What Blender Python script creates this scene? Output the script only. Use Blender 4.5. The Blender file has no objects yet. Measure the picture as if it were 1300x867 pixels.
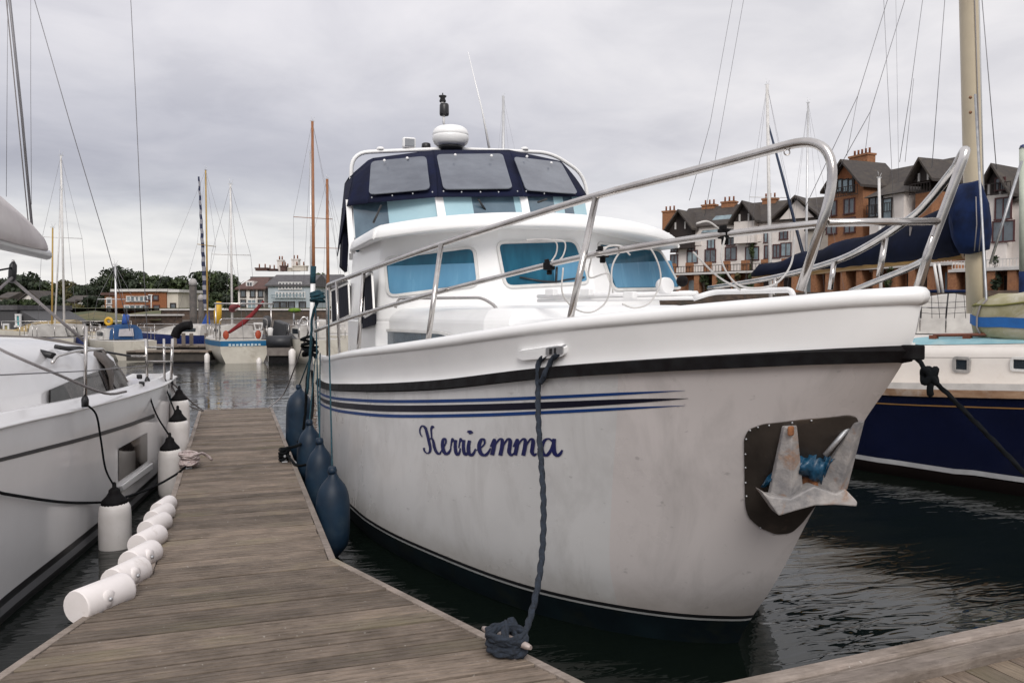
import bpy, bmesh, math, random
from mathutils import Vector, Matrix
random.seed(7)
S = bpy.context.scene
COL = S.collection
R_ = math.radians

# ------------------------------------------------------------------ camera
FPX = 1050.0; CAM = Vector((0, 0, 2.05)); YAW = R_(18.7); PIT = math.atan(38.5 / FPX)
cd = bpy.data.cameras.new('camera'); cam = bpy.data.objects.new('camera', cd); COL.objects.link(cam)
cd.sensor_width = 36; cd.lens = 36 * FPX / 1300; cd.clip_start = 0.05; cd.clip_end = 9000
cam.location = CAM; cam.rotation_euler = (math.pi / 2 - PIT, 0, -YAW)
S.camera = cam
FH = Vector((math.sin(YAW), math.cos(YAW), 0)); RT = Vector((math.cos(YAW), -math.sin(YAW), 0)); ZZ = Vector((0, 0, 1))
FW = FH * math.cos(PIT) - ZZ * math.sin(PIT); UP = ZZ * math.cos(PIT) + FH * math.sin(PIT)
def ray(u, v): return FW + RT * ((u - 650) / FPX) - UP * ((v - 433.5) / FPX)
def P(u, v, z=None, X=None, Y=None, d=None):
    r = ray(u, v)
    if z is not None: t = (z - CAM.z) / r.z
    elif Y is not None: t = Y / r.y
    elif X is not None: t = X / r.x
    else: t = d
    return CAM + r * t
def plane_hit(u, v, p0, n):
    r = ray(u, v); return CAM + r * ((p0 - CAM).dot(n) / r.dot(n))

# ------------------------------------------------------------------ light
SUN_EL, SUN_AZ = R_(38), R_(196)          # azimuth clockwise from +Y: behind the camera, veiled by cloud
W = bpy.data.worlds.new('World'); S.world = W; W.use_nodes = True
nt = W.node_tree; nt.nodes.clear()
def N(t, kind, **kw):
    n = t.nodes.new(kind)
    for k, v in kw.items():
        if k.startswith('i_'): n.inputs[k[2:]].default_value = v
        else: setattr(n, k, v)
    return n
def ramp(t, stops, interp='LINEAR'):
    n = t.nodes.new('ShaderNodeValToRGB'); n.color_ramp.interpolation = interp
    e = n.color_ramp.elements
    while len(e) < len(stops): e.new(0.5)
    for el, (p, c) in zip(e, stops):
        el.position = p; el.color = (*c, 1) if len(c) == 3 else c
    return n
def math_(t, op, a, b=None, clamp=False):
    n = t.nodes.new('ShaderNodeMath'); n.operation = op; n.use_clamp = clamp
    for i, x in enumerate((a, b)):
        if x is None: continue
        if isinstance(x, (int, float)): n.inputs[i].default_value = x
        else: t.links.new(x, n.inputs[i])
    return n.outputs[0]
def mixc(t, fac, a, b, mode='MIX'):
    n = t.nodes.new('ShaderNodeMix'); n.data_type = 'RGBA'; n.blend_type = mode
    for s, x in ((n.inputs[0], fac), (n.inputs[6], a), (n.inputs[7], b)):
        if isinstance(x, (int, float)): s.default_value = x
        elif isinstance(x, (tuple, list)): s.default_value = (*x, 1) if len(x) == 3 else x
        else: t.links.new(x, s)
    return n.outputs[2]
L = nt.links
tc = N(nt, 'ShaderNodeTexCoord'); sep = N(nt, 'ShaderNodeSeparateXYZ'); L.new(tc.outputs['Generated'], sep.inputs[0])
zc = math_(nt, 'MAXIMUM', sep.outputs['Z'], 0.0)
den = math_(nt, 'ADD', zc, 0.16)
cx = math_(nt, 'DIVIDE', sep.outputs['X'], den); cy = math_(nt, 'DIVIDE', sep.outputs['Y'], den)
cv = N(nt, 'ShaderNodeCombineXYZ'); L.new(cx, cv.inputs[0]); L.new(cy, cv.inputs[1])
n1 = N(nt, 'ShaderNodeTexNoise', i_Scale=0.62, i_Detail=8.0, i_Roughness=0.58, i_Distortion=0.5); L.new(cv.outputs[0], n1.inputs['Vector'])
n2 = N(nt, 'ShaderNodeTexNoise', i_Scale=2.3, i_Detail=6.0, i_Roughness=0.55, i_Distortion=0.4); L.new(cv.outputs[0], n2.inputs['Vector'])
# overcast deck: pale at the horizon, blue-grey bands above it, lavender white overhead
el_ = math_(nt, 'ADD', zc, math_(nt, 'MULTIPLY', math_(nt, 'SUBTRACT', n1.outputs[0], 0.5), 0.13))
base = ramp(nt, [(0.0, (0.82, 0.80, 0.785)), (0.055, (0.80, 0.785, 0.775)), (0.095, (0.74, 0.735, 0.735)), (0.125, (0.56, 0.568, 0.61)), (0.165, (0.465, 0.468, 0.525)),
                 (0.215, (0.54, 0.54, 0.595)), (0.28, (0.69, 0.68, 0.72)), (0.40, (0.82, 0.80, 0.835)), (1.0, (0.93, 0.915, 0.94))])
L.new(el_, base.inputs[0])
pale = ramp(nt, [(0.0, (0.86, 0.84, 0.845)), (0.10, (0.84, 0.825, 0.84)), (0.2, (0.72, 0.705, 0.73)), (0.3, (0.76, 0.745, 0.765)), (0.45, (0.84, 0.825, 0.84)), (1.0, (0.95, 0.94, 0.97))])
L.new(el_, pale.inputs[0])
# the darker bank lies towards the north-west (left), the brighter sky to the right
azm = math_(nt, 'ADD', math_(nt, 'SUBTRACT', math_(nt, 'MULTIPLY', sep.outputs['X'], 1.6), math_(nt, 'MULTIPLY', sep.outputs['Y'], 0.16)), math_(nt, 'MULTIPLY', math_(nt, 'SUBTRACT', n1.outputs[0], 0.5), 0.9))
azf = N(nt, 'ShaderNodeMapRange', interpolation_type='SMOOTHSTEP'); L.new(azm, azf.inputs[0])
azf.inputs[1].default_value = -0.10; azf.inputs[2].default_value = 0.95
deck_c = mixc(nt, azf.outputs[0], base.outputs[0], pale.outputs[0])
mot = ramp(nt, [(0.32, (0.82, 0.825, 0.85)), (0.50, (0.98, 0.98, 0.985)), (0.70, (1.13, 1.12, 1.10))]); L.new(n2.outputs[0], mot.inputs[0])
cl = mixc(nt, 0.75, deck_c, mot.outputs[0], 'MULTIPLY')
sky = N(nt, 'ShaderNodeTexSky', sky_type='NISHITA', sun_disc=False, sun_elevation=SUN_EL, sun_rotation=SUN_AZ)
b1 = N(nt, 'ShaderNodeBackground', i_Strength=0.1); L.new(sky.outputs[0], b1.inputs[0])
b2 = N(nt, 'ShaderNodeBackground', i_Strength=0.80); L.new(cl, b2.inputs[0])
ms = N(nt, 'ShaderNodeMixShader', i_Fac=0.97); L.new(b1.outputs[0], ms.inputs[1]); L.new(b2.outputs[0], ms.inputs[2])
wo = N(nt, 'ShaderNodeOutputWorld'); L.new(ms.outputs[0], wo.inputs[0])
sd = bpy.data.lights.new('sun', 'SUN'); sd.energy = 1.5; sd.angle = R_(28); sd.color = (1, 0.96, 0.91)
so = bpy.data.objects.new('sun', sd); COL.objects.link(so); so.location = (-20, -30, 60)
sv = Vector((math.sin(SUN_AZ) * math.cos(SUN_EL), math.cos(SUN_AZ) * math.cos(SUN_EL), math.sin(SUN_EL)))
so.rotation_euler = sv.to_track_quat('Z', 'Y').to_euler()
S.view_settings.view_transform = 'Standard'; S.view_settings.look = 'None'
S.view_settings.gamma = 1; S.view_settings.exposure = 0.45; S.view_settings.use_curve_mapping = False
S.cycles.use_denoising = True
S.cycles.max_bounces = 8; S.cycles.caustics_reflective = False; S.cycles.caustics_refractive = False

# ------------------------------------------------------------------ materials
MATS = {}
def mat(name, col, rough=0.5, metal=0.0, col2=None, scale=6.0, stretch=(1, 1, 1), lo=0.35, hi=0.65, bump=0.0, bscale=60.0, coat=0.0,
        rnd=0.0, spec=0.5, dirt=None, dscale=1.5, dlo=0.5, dhi=0.75, alpha=1.0, rvar=0.12):
    if name in MATS: return MATS[name]
    m = bpy.data.materials.new(name); m.use_nodes = True; t = m.node_tree; l = t.links
    b = t.nodes['Principled BSDF']
    b.inputs['Roughness'].default_value = rough; b.inputs['Metallic'].default_value = metal
    b.inputs['Specular IOR Level'].default_value = spec
    b.inputs['Coat Weight'].default_value = coat; b.inputs['Coat Roughness'].default_value = 0.08
    b.inputs['Alpha'].default_value = alpha
    tc = N(t, 'ShaderNodeTexCoord'); mp = N(t, 'ShaderNodeMapping'); mp.inputs['Scale'].default_value = stretch
    l.new(tc.outputs['Object'], mp.inputs[0])
    c2 = col2 if col2 else tuple(x * 0.82 for x in col)
    nz = N(t, 'ShaderNodeTexNoise', i_Scale=scale, i_Detail=6.0, i_Roughness=0.6); l.new(mp.outputs[0], nz.inputs['Vector'])
    r = ramp(t, [(lo, c2), (hi, col)]); l.new(nz.outputs[0], r.inputs[0])
    c = r.outputs[0]
    if dirt:
        nd = N(t, 'ShaderNodeTexNoise', i_Scale=dscale, i_Detail=8.0, i_Roughness=0.65, i_Distortion=0.5); l.new(tc.outputs['Object'], nd.inputs['Vector'])
        rd = ramp(t, [(dlo, (0, 0, 0)), (dhi, (1, 1, 1))]); l.new(nd.outputs[0], rd.inputs[0])
        c = mixc(t, rd.outputs[0], c, dirt)
    if rnd:
        oi = N(t, 'ShaderNodeObjectInfo')
        hs = N(t, 'ShaderNodeHueSaturation'); l.new(c, hs.inputs['Color'])
        l.new(math_(t, 'ADD', math_(t, 'MULTIPLY', oi.outputs['Random'], rnd), 1 - rnd / 2), hs.inputs['Value'])
        c = hs.outputs[0]
    l.new(c, b.inputs['Base Color'])
    rr = math_(t, 'ADD', math_(t, 'MULTIPLY', math_(t, 'SUBTRACT', nz.outputs[0], 0.5), rvar * 2), rough, True); l.new(rr, b.inputs['Roughness'])
    if bump:
        nb = N(t, 'ShaderNodeTexNoise', i_Scale=bscale, i_Detail=4.0); l.new(mp.outputs[0], nb.inputs['Vector'])
        bp = N(t, 'ShaderNodeBump', i_Strength=bump, i_Distance=0.01); l.new(nb.outputs[0], bp.inputs['Height']); l.new(bp.outputs[0], b.inputs['Normal'])
    MATS[name] = m
    return m

# ------------------------------------------------------------------ mesh builder
class M:
    def __init__(s): s.v = []; s.f = []; s.sm = []
    def add(s, vs, fs, smooth=False):
        o = len(s.v); s.v += [Vector(p) for p in vs]
        for f in fs: s.f.append([i + o for i in f]); s.sm.append(smooth)
        return s
    def box(s, c, size, rz=0.0, mtx=None):
        x, y, z = (k / 2 for k in size); c = Vector(c)
        q = Matrix.Rotation(rz, 3, 'Z') if mtx is None else mtx
        vs = [c + q @ Vector((sx * x, sy * y, sz * z)) for sz in (-1, 1) for sx, sy in ((-1, -1), (1, -1), (1, 1), (-1, 1))]
        return s.add(vs, [[3, 2, 1, 0], [4, 5, 6, 7], [0, 1, 5, 4], [1, 2, 6, 5], [2, 3, 7, 6], [3, 0, 4, 7]])
    def prism(s, poly, off):
        # poly: list of 3-D points, off: vector
        n = len(poly); off = Vector(off); a = [Vector(p) for p in poly]; b = [p + off for p in a]
        return s.add(a + b, [list(range(n))[::-1], list(range(n, 2 * n))] + [[i, (i + 1) % n, n + (i + 1) % n, n + i] for i in range(n)])
    def loft(s, rows, closed=False, smooth=True, cap=False, flip=False):
        n = len(rows[0]); fs = []
        for j in range(len(rows) - 1):
            for i in range(n if closed else n - 1):
                f = [j * n + i, j * n + (i + 1) % n, (j + 1) * n + (i + 1) % n, (j + 1) * n + i]
                fs.append(f[::-1] if flip else f)
        s.add([p for r in rows for p in r], fs, smooth)
        if cap:
            o = len(s.v) - len(rows) * n
            s.f += [[o + i for i in range(n)][::-1], [o + (len(rows) - 1) * n + i for i in range(n)]]; s.sm += [False, False]
        return s
    def tube(s, pts, r, n=8, closed=False, cap=True, twist=0.0, lobes=0, smooth=True):
        pts = [Vector(p) for p in pts]; k = len(pts)
        rr = r if isinstance(r, (list, tuple)) else [r] * k
        rows = []; up = None; acc = 0.0
        for i, p in enumerate(pts):
            a = pts[i - 1] if (i > 0 or closed) else p; b = pts[(i + 1) % k] if (i < k - 1 or closed) else p
            t = (b - a)
            t = t.normalized() if t.length > 1e-9 else Vector((0, 0, 1))
            if up is None:
                up = Vector((0, 0, 1)) if abs(t.z) < 0.9 else Vector((1, 0, 0))
            x = up - t * up.dot(t)
            if x.length < 1e-6: x = Vector((0, 1, 0)) - t * t.y
            x.normalize(); up = x; y = t.cross(x)
            if i: acc += (p - pts[i - 1]).length
            row = []
            for j in range(n):
                an = 2 * math.pi * j / n
                q = rr[i] * (1 + (0.26 * math.cos(lobes * an + twist * acc) if lobes else 0))
                row.append(p + (x * math.cos(an) + y * math.sin(an)) * q)
            rows.append(row)
        if closed: rows.append(rows[0])
        return s.loft(rows, True, smooth, cap and not closed, flip=True)
    def lathe(s, prof, base=(0, 0, 0), axis=None, n=16, smooth=True):
        q = Vector((0, 0, 1)).rotation_difference(Vector(axis)).to_matrix() if axis is not None else Matrix.Identity(3)
        base = Vector(base)
        rows = [[base + q @ Vector((r * math.cos(2 * math.pi * j / n), r * math.sin(2 * math.pi * j / n), z)) for j in range(n)] for r, z in prof]
        return s.loft(rows, True, smooth, True)
    def ball(s, c, r, n=10, sc=(1, 1, 1)):
        prof = [(max(1e-4, r * math.sin(math.pi * i / n)), -r * math.cos(math.pi * i / n)) for i in range(n + 1)]
        o = len(s.v); s.lathe(prof, (0, 0, 0), None, n + 4)
        for i in range(o, len(s.v)):
            p = s.v[i]; s.v[i] = Vector((p.x * sc[0], p.y * sc[1], p.z * sc[2])) + Vector(c)
        return s
    def mesh(s, name, m, off=None, bevel=0):
        me = bpy.data.meshes.new(name)
        me.from_pydata([(p - off) if off else p for p in s.v], [], s.f)
        me.polygons.foreach_set('use_smooth', s.sm); me.materials.append(m)
        me.update(); return me
    def build(s, name, m, parent=None, world=True, bevel=0, auto=False):
        off = None
        if parent is not None and world:
            r = parent
            while r.parent: r = r.parent
            off = r.location.copy()
        me = s.mesh(name, m, off)
        bm = bmesh.new(); bm.from_mesh(me)
        if bevel:
            bmesh.ops.remove_doubles(bm, verts=bm.verts, dist=1e-5)
        bmesh.ops.recalc_face_normals(bm, faces=bm.faces); bm.to_mesh(me); bm.free()
        o = bpy.data.objects.new(name, me); COL.objects.link(o)
        if parent is not None: o.parent = parent
        if bevel:
            b = o.modifiers.new('bevel', 'BEVEL'); b.width = bevel; b.segments = 2; b.limit_method = 'ANGLE'; b.angle_limit = R_(40)
        return o
def tag(o, label=None, cat=None, group=None, kind=None):
    if label: o['label'] = label
    if cat: o['category'] = cat
    if group: o['group'] = group
    if kind: o['kind'] = kind
    return o
def thing(name, label, cat, loc=(0, 0, 0), rz=0.0, group=None):
    o = bpy.data.objects.new(name, None); COL.objects.link(o); o.location = loc; o.rotation_euler = (0, 0, rz); o.empty_display_size = 0.2
    return tag(o, label, cat, group)
def copy_tree(o, parent=None):
    c = o.copy(); COL.objects.link(c)
    if parent is not None: c.parent = parent
    for ch in list(o.children): copy_tree(ch, c)
    return c
def lerp(a, b, t): return a + (b - a) * t
def interp(tab, x):
    # monotone cubic through (x, y) pairs
    n = len(tab)
    if x <= tab[0][0]: return tab[0][1]
    if x >= tab[-1][0]: return tab[-1][1]
    for i in range(n - 1):
        if x <= tab[i + 1][0]: break
    def sl(k): return (tab[k + 1][1] - tab[k][1]) / (tab[k + 1][0] - tab[k][0])
    def tg(k):
        if k == 0: return sl(0)
        if k == n - 1: return sl(n - 2)
        a, b = sl(k - 1), sl(k)
        return 0.0 if a * b <= 0 else 2 * a * b / (a + b)
    h = tab[i + 1][0] - tab[i][0]; t = (x - tab[i][0]) / h
    return ((2*t**3 - 3*t*t + 1) * tab[i][1] + (t**3 - 2*t*t + t) * h * tg(i) + (-2*t**3 + 3*t*t) * tab[i + 1][1] + (t**3 - t*t) * h * tg(i + 1))
def spline(pts, n=8, closed=False):
    # Catmull-Rom through points
    pts = [Vector(p) for p in pts]; k = len(pts); out = []
    for i in range(k if closed else k - 1):
        p1, p2 = pts[i], pts[(i + 1) % k]
        p0 = pts[i - 1] if (i > 0 or closed) else p1 * 2 - p2
        p3 = pts[(i + 2) % k] if (i < k - 2 or closed) else p2 * 2 - p1
        for j in range(n):
            t = j / n
            out.append(0.5 * ((2 * p1) + (p2 - p0) * t + (2 * p0 - 5 * p1 + 4 * p2 - p3) * t * t + (3 * p1 - p0 - 3 * p2 + p3) * t ** 3))
    if not closed: out.append(pts[-1])
    return out
def fillet(pts, r=0.1, n=6):
    # round the inner corners of a polyline
    pts = [Vector(p) for p in pts]; out = [pts[0]]
    for i in range(1, len(pts) - 1):
        a, b, c = pts[i - 1], pts[i], pts[i + 1]
        ra = min(r, (a - b).length * 0.45, (c - b).length * 0.45)
        p = b + (a - b).normalized() * ra; q = b + (c - b).normalized() * ra
        for j in range(n + 1):
            t = j / n; out.append(p * (1 - t) ** 2 + b * 2 * t * (1 - t) + q * t * t)
    out.append(pts[-1]); return out
def round_poly(pts, r, n=4):
    # round all corners of a closed 2-D/3-D polygon
    pts = [Vector(p) for p in pts]; k = len(pts); out = []
    for i in range(k):
        a, b, c = pts[i - 1], pts[i], pts[(i + 1) % k]
        ra = min(r, (a - b).length * 0.45, (c - b).length * 0.45)
        p = b + (a - b).normalized() * ra; q = b + (c - b).normalized() * ra
        for j in range(n + 1):
            t = j / n; out.append(p * (1 - t) ** 2 + b * 2 * t * (1 - t) + q * t * t)
    return out
def offset_ring(ring, d):
    # move ring points away from / towards the ring's centre line by d (approximate inset)
    k = len(ring); c = sum(ring, Vector((0, 0, 0))) / k; out = []
    for i, p in enumerate(ring):
        t = (ring[(i + 1) % k] - ring[i - 1])
        e = (c - p); e = e - t * (e.dot(t) / max(t.length_squared, 1e-9))
        out.append(p + (e.normalized() * d if e.length > 1e-6 else e))
    return out
def framed(ring, nrm, fw, depth, mframe, mpane, name, parent, sub=('frame', 'pane'), lift=0.003):
    # a window: flat pane (the part) with a raised frame round it (its sub-part); ring is a rounded 3-D outline
    nrm = Vector(nrm).normalized(); inner = offset_ring(ring, fw)
    p = M().prism([q + nrm * lift for q in offset_ring(ring, fw * 0.5)], nrm * 0.004).build(name, mpane, parent)
    a = [q - nrm * 0.004 for q in ring]; b = [q + nrm * depth for q in offset_ring(ring, fw * 0.12)]; c = [q + nrm * depth for q in offset_ring(ring, fw * 0.85)]; d = [q + nrm * lift for q in inner]
    M().loft([a + [a[0]], b + [b[0]], c + [c[0]], d + [d[0]]], False, False).build(sub[0], mframe, p)
    return p

# ------------------------------------------------------------------ material palette
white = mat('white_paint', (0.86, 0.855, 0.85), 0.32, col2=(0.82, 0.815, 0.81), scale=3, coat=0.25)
gel = mat('gelcoat_deck', (0.87, 0.87, 0.865), 0.38, col2=(0.83, 0.83, 0.825), scale=4, coat=0.1)
steel = mat('stainless_steel', (0.62, 0.60, 0.58), 0.20, 1.0, col2=(0.45, 0.42, 0.40), scale=5, dirt=(0.40, 0.34, 0.30), dscale=4, dlo=0.55, dhi=0.9, rvar=0.08)
dullsteel = mat('galvanised_steel', (0.50, 0.50, 0.51), 0.5, 0.75, col2=(0.34, 0.35, 0.37), scale=14, bump=0.15)
alu = mat('anodised_aluminium', (0.66, 0.66, 0.66), 0.4, 0.6, col2=(0.56, 0.56, 0.57), scale=3)
blackrub = mat('black_rubber', (0.006, 0.0045, 0.005), 0.7, spec=0.12, col2=(0.012, 0.012, 0.013), scale=10, bump=0.1)
blackpl = mat('black_plastic', (0.016, 0.016, 0.018), 0.4)
navy = mat('navy_canvas', (0.0045, 0.006, 0.017), 0.9, col2=(0.002, 0.003, 0.010), scale=5, bump=0.6, bscale=14, spec=0.25)
royal = mat('blue_canvas', (0.008, 0.022, 0.082), 0.9, col2=(0.003, 0.008, 0.030), scale=4, bump=0.8, bscale=9, spec=0.25)
ropeblue = mat('blue_rope', (0.024, 0.034, 0.052), 0.9, col2=(0.010, 0.014, 0.022), scale=60, bump=0.6, bscale=300)
ropeblack = mat('black_rope', (0.0055, 0.0065, 0.008), 0.95, spec=0.2, col2=(0.002, 0.003, 0.004), scale=60, bump=0.5, bscale=300)
ropeteal = mat('teal_rope', (0.012, 0.062, 0.085), 0.9, col2=(0.006, 0.030, 0.045), scale=40)
ropegrey = mat('grey_rope', (0.26, 0.24, 0.24), 0.9, scale=60)
ropewhite = mat('white_rope', (0.62, 0.55, 0.52), 0.9, col2=(0.40, 0.30, 0.30), scale=50, bump=0.5, bscale=300)
wire = mat('steel_wire', (0.24, 0.235, 0.25), 0.5, 0.3)
fend_b = mat('blue_fender_vinyl', (0.008, 0.026, 0.052), 0.55, col2=(0.004, 0.014, 0.030), scale=4, dirt=(0.030, 0.048, 0.066), dscale=3, dlo=0.5, dhi=0.8, spec=0.35)
fend_w = mat('white_fender_vinyl', (0.78, 0.74, 0.72), 0.42, col2=(0.70, 0.66, 0.63), scale=5, dirt=(0.50, 0.44, 0.38), dscale=4, dlo=0.62, dhi=0.85)
def wood_mat(name, a, b, along, groove=0.0):
    m = bpy.data.materials.new(name); m.use_nodes = True; t = m.node_tree; l = t.links; bs = t.nodes['Principled BSDF']
    tc = N(t, 'ShaderNodeTexCoord'); oi = N(t, 'ShaderNodeObjectInfo')
    ad = N(t, 'ShaderNodeVectorMath', operation='ADD'); l.new(tc.outputs['Object'], ad.inputs[0])
    cb = N(t, 'ShaderNodeCombineXYZ'); l.new(math_(t, 'MULTIPLY', oi.outputs['Random'], 37.0), cb.inputs[0]); l.new(math_(t, 'MULTIPLY', oi.outputs['Random'], 91.0), cb.inputs[1]); l.new(cb.outputs[0], ad.inputs[1])
    mp = N(t, 'ShaderNodeMapping'); mp.inputs['Scale'].default_value = (7.5, 70, 70) if along == 'X' else (70, 7.5, 70); l.new(ad.outputs[0], mp.inputs[0])
    g = N(t, 'ShaderNodeTexNoise', i_Scale=1.0, i_Detail=7.0, i_Roughness=0.7, i_Distortion=0.3); l.new(mp.outputs[0], g.inputs['Vector'])
    mid = tuple(lerp(p, q, 0.5) for p, q in zip(a, b))
    r = ramp(t, [(0.28, tuple(x * 0.55 for x in a)), (0.40, tuple(lerp(p, q, 0.25) for p, q in zip(a, b))), (0.54, mid), (0.72, tuple(lerp(p, q, 0.85) for p, q in zip(a, b)))]); l.new(g.outputs[0], r.inputs[0])
    s2 = N(t, 'ShaderNodeTexNoise', i_Scale=2.6, i_Detail=6.0, i_Roughness=0.65); l.new(ad.outputs[0], s2.inputs['Vector'])
    r2 = ramp(t, [(0.33, (0.55, 0.53, 0.49)), (0.53, (1, 1, 1)), (0.70, (1.32, 1.28, 1.25))]); l.new(s2.outputs[0], r2.inputs[0])
    c = mixc(t, 0.85, r.outputs[0], r2.outputs[0], 'MULTIPLY')
    s3 = N(t, 'ShaderNodeTexNoise', i_Scale=38.0, i_Detail=2.0); l.new(ad.outputs[0], s3.inputs['Vector'])
    r3 = ramp(t, [(0.70, (0, 0, 0)), (0.76, (1, 1, 1))]); l.new(s3.outputs[0], r3.inputs[0])
    c = mixc(t, math_(t, 'MULTIPLY', r3.outputs[0], 0.5), c, (0.46, 0.44, 0.41))
    s4 = N(t, 'ShaderNodeTexNoise', i_Scale=1.3, i_Detail=5.0); l.new(ad.outputs[0], s4.inputs['Vector'])
    r4 = ramp(t, [(0.58, (0, 0, 0)), (0.72, (1, 1, 1))]); l.new(s4.outputs[0], r4.inputs[0])
    c = mixc(t, math_(t, 'MULTIPLY', r4.outputs[0], 0.45), c, (0.12, 0.112, 0.055))
    hs = N(t, 'ShaderNodeHueSaturation'); l.new(c, hs.inputs['Color']); l.new(math_(t, 'ADD', math_(t, 'MULTIPLY', oi.outputs['Random'], 0.60), 0.70), hs.inputs['Value']); l.new(hs.outputs[0], bs.inputs['Base Color'])
    bs.inputs['Roughness'].default_value = 0.78
    h = g.outputs[0]
    bp = N(t, 'ShaderNodeBump', i_Strength=0.55, i_Distance=0.006); l.new(h, bp.inputs['Height']); l.new(bp.outputs[0], bs.inputs['Normal'])
    return m
plank_m = wood_mat('weathered_decking', (0.090, 0.069, 0.054), (0.268, 0.212, 0.168), 'X')
plank_y = wood_mat('weathered_walkway_decking', (0.098, 0.072, 0.054), (0.315, 0.242, 0.186), 'Y')
timber_m = wood_mat('weathered_timber', (0.15, 0.122, 0.105), (0.32, 0.27, 0.235), 'X')

# ------------------------------------------------------------------ water
def make_water():
    m = bpy.data.materials.new('harbour_water'); m.use_nodes = True; t = m.node_tree; l = t.links; b = t.nodes['Principled BSDF']
    b.inputs['Base Color'].default_value = (0.004, 0.0065, 0.005, 1); b.inputs['Roughness'].default_value = 0.02; b.inputs['IOR'].default_value = 1.333
    ge = N(t, 'ShaderNodeNewGeometry')
    mp = N(t, 'ShaderNodeMapping'); mp.inputs['Scale'].default_value = (1.0, 3.4, 1); mp.inputs['Rotation'].default_value = (0, 0, R_(14)); l.new(ge.outputs['Position'], mp.inputs[0])
    a = N(t, 'ShaderNodeTexNoise', i_Scale=2.3, i_Detail=2.0, i_Roughness=0.45, i_Distortion=1.0); l.new(mp.outputs[0], a.inputs['Vector'])
    mp2 = N(t, 'ShaderNodeMapping'); mp2.inputs['Scale'].default_value = (0.35, 0.9, 1); mp2.inputs['Rotation'].default_value = (0, 0, R_(-12)); l.new(ge.outputs['Position'], mp2.inputs[0])
    c = N(t, 'ShaderNodeTexNoise', i_Scale=1.2, i_Detail=2.0); l.new(mp2.outputs[0], c.inputs['Vector'])
    pm = N(t, 'ShaderNodeTexNoise', i_Scale=0.22, i_Detail=2.0); l.new(ge.outputs['Position'], pm.inputs['Vector'])
    pr = ramp(t, [(0.40, (0.25, 0.25, 0.25)), (0.62, (1, 1, 1))]); l.new(pm.outputs[0], pr.inputs[0])
    h = math_(t, 'ADD', math_(t, 'MULTIPLY', math_(t, 'MULTIPLY', a.outputs[0], 0.36), pr.outputs[0]), math_(t, 'MULTIPLY', c.outputs[0], 0.7))
    bp = N(t, 'ShaderNodeBump', i_Strength=1.0, i_Distance=0.036); l.new(h, bp.inputs['Height']); l.new(bp.outputs[0], b.inputs['Normal'])
    return m
water_m = make_water()
tag(M().add([(-2500, -600, 0), (2500, -600, 0), (2500, 4000, 0), (-2500, 4000, 0)], [[0, 1, 2, 3]]).build('water', water_m), kind='structure')

# ------------------------------------------------------------------ finger pontoon and main walkway
DZ = 0.45
def finger_l(y): return -0.52 if y > 5.42 else -0.52 - (5.42 - y) * 0.365
def finger_r(y): return 0.615 if y > 5.38 else 0.615 + (5.38 - y) * 0.372
pont = thing('finger_pontoon', 'weathered wooden finger pontoon between the white yacht and the motor cruiser', 'pontoon', (0.05, 8.7, 0))
y = 3.19; k = 0
pitch = 0.137
while y < 14.14:
    y1 = min(y + pitch - 0.018 - random.uniform(0, 0.006), 14.17)
    zt = DZ + random.uniform(-0.004, 0.004)
    lj, rj = random.uniform(-0.006, 0.006), random.uniform(-0.006, 0.006)
    w_ = y1 - y; prof = [(0, -0.035), (0, -0.005), (0.004, 0)]
    for g in (0.34, 0.67): prof += [(g * w_ - 0.007, 0), (g * w_ - 0.005, -0.010), (g * w_ + 0.003, -0.010), (g * w_ + 0.006, 0)]
    prof += [(w_ - 0.004, 0), (w_, -0.005), (w_, -0.035)]
    tl, trr = random.uniform(-0.003, 0.003), random.uniform(-0.003, 0.003)
    M().loft([[Vector((finger_l(y + dy) + lj + 0.045, y + dy, zt + dz + tl)) for dy, dz in prof], [Vector((0.05, y + dy, zt + dz)) for dy, dz in prof], [Vector((finger_r(y + dy) + rj - 0.045, y + dy, zt + dz + trr)) for dy, dz in prof]], True, False, cap=True).build('plank', plank_m, pont)
    y += pitch; k += 1
def edge_board(name, pts, parent, w=0.045, h=0.16, z=DZ + 0.004, m=None):
    for i in range(len(pts) - 1):
        a, b = Vector((*pts[i], z)), Vector((*pts[i + 1], z)); t = (b - a).normalized(); n = Vector((t.y, -t.x, 0)) * w / 2
        M().prism([a - n, a + n, b + n, b - n], (0, 0, -h)).build(name, m or timber_m, parent, bevel=0.004)
edge_board('edge_board', [(finger_l(3.19) + .02, 3.19), (-0.50, 5.42), (-0.50, 14.2)], pont)
edge_board('edge_board', [(finger_r(3.19) - .02, 3.19), (0.595, 5.38), (0.595, 14.2)], pont)
edge_board('edge_board', [(-0.52, 14.225), (0.62, 14.225)], pont)
conc = mat('wet_concrete', (0.10, 0.10, 0.095), 0.8, col2=(0.05, 0.05, 0.045), scale=5)
for yy in (4.6, 7.6, 10.6, 13.4):
    M().box((0.05, yy, 0.1), (0.98, 1.3, 0.4)).build('float', conc, pont, bevel=0.03)
for sx in (-0.44, 0.53):
    M().box((sx, 9.7, 0.35), (0.05, 8.8, 0.12)).build('side_beam', dullsteel, pont)

walk = thing('main_walkway', 'wide wooden walkway with a pale raised edge timber at lower right', 'walkway', (2, 1.6, 0))
x = -6.0
while x < 9.0:
    M().prism([(x, -1.2, DZ - 0.04), (x + 0.135, -1.2, DZ - 0.04), (x + 0.135, 3.0, DZ - 0.04), (x, 3.0, DZ - 0.04)], (0, 0, 0.035)).build('plank', plank_y, walk)
    x += 0.142
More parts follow.
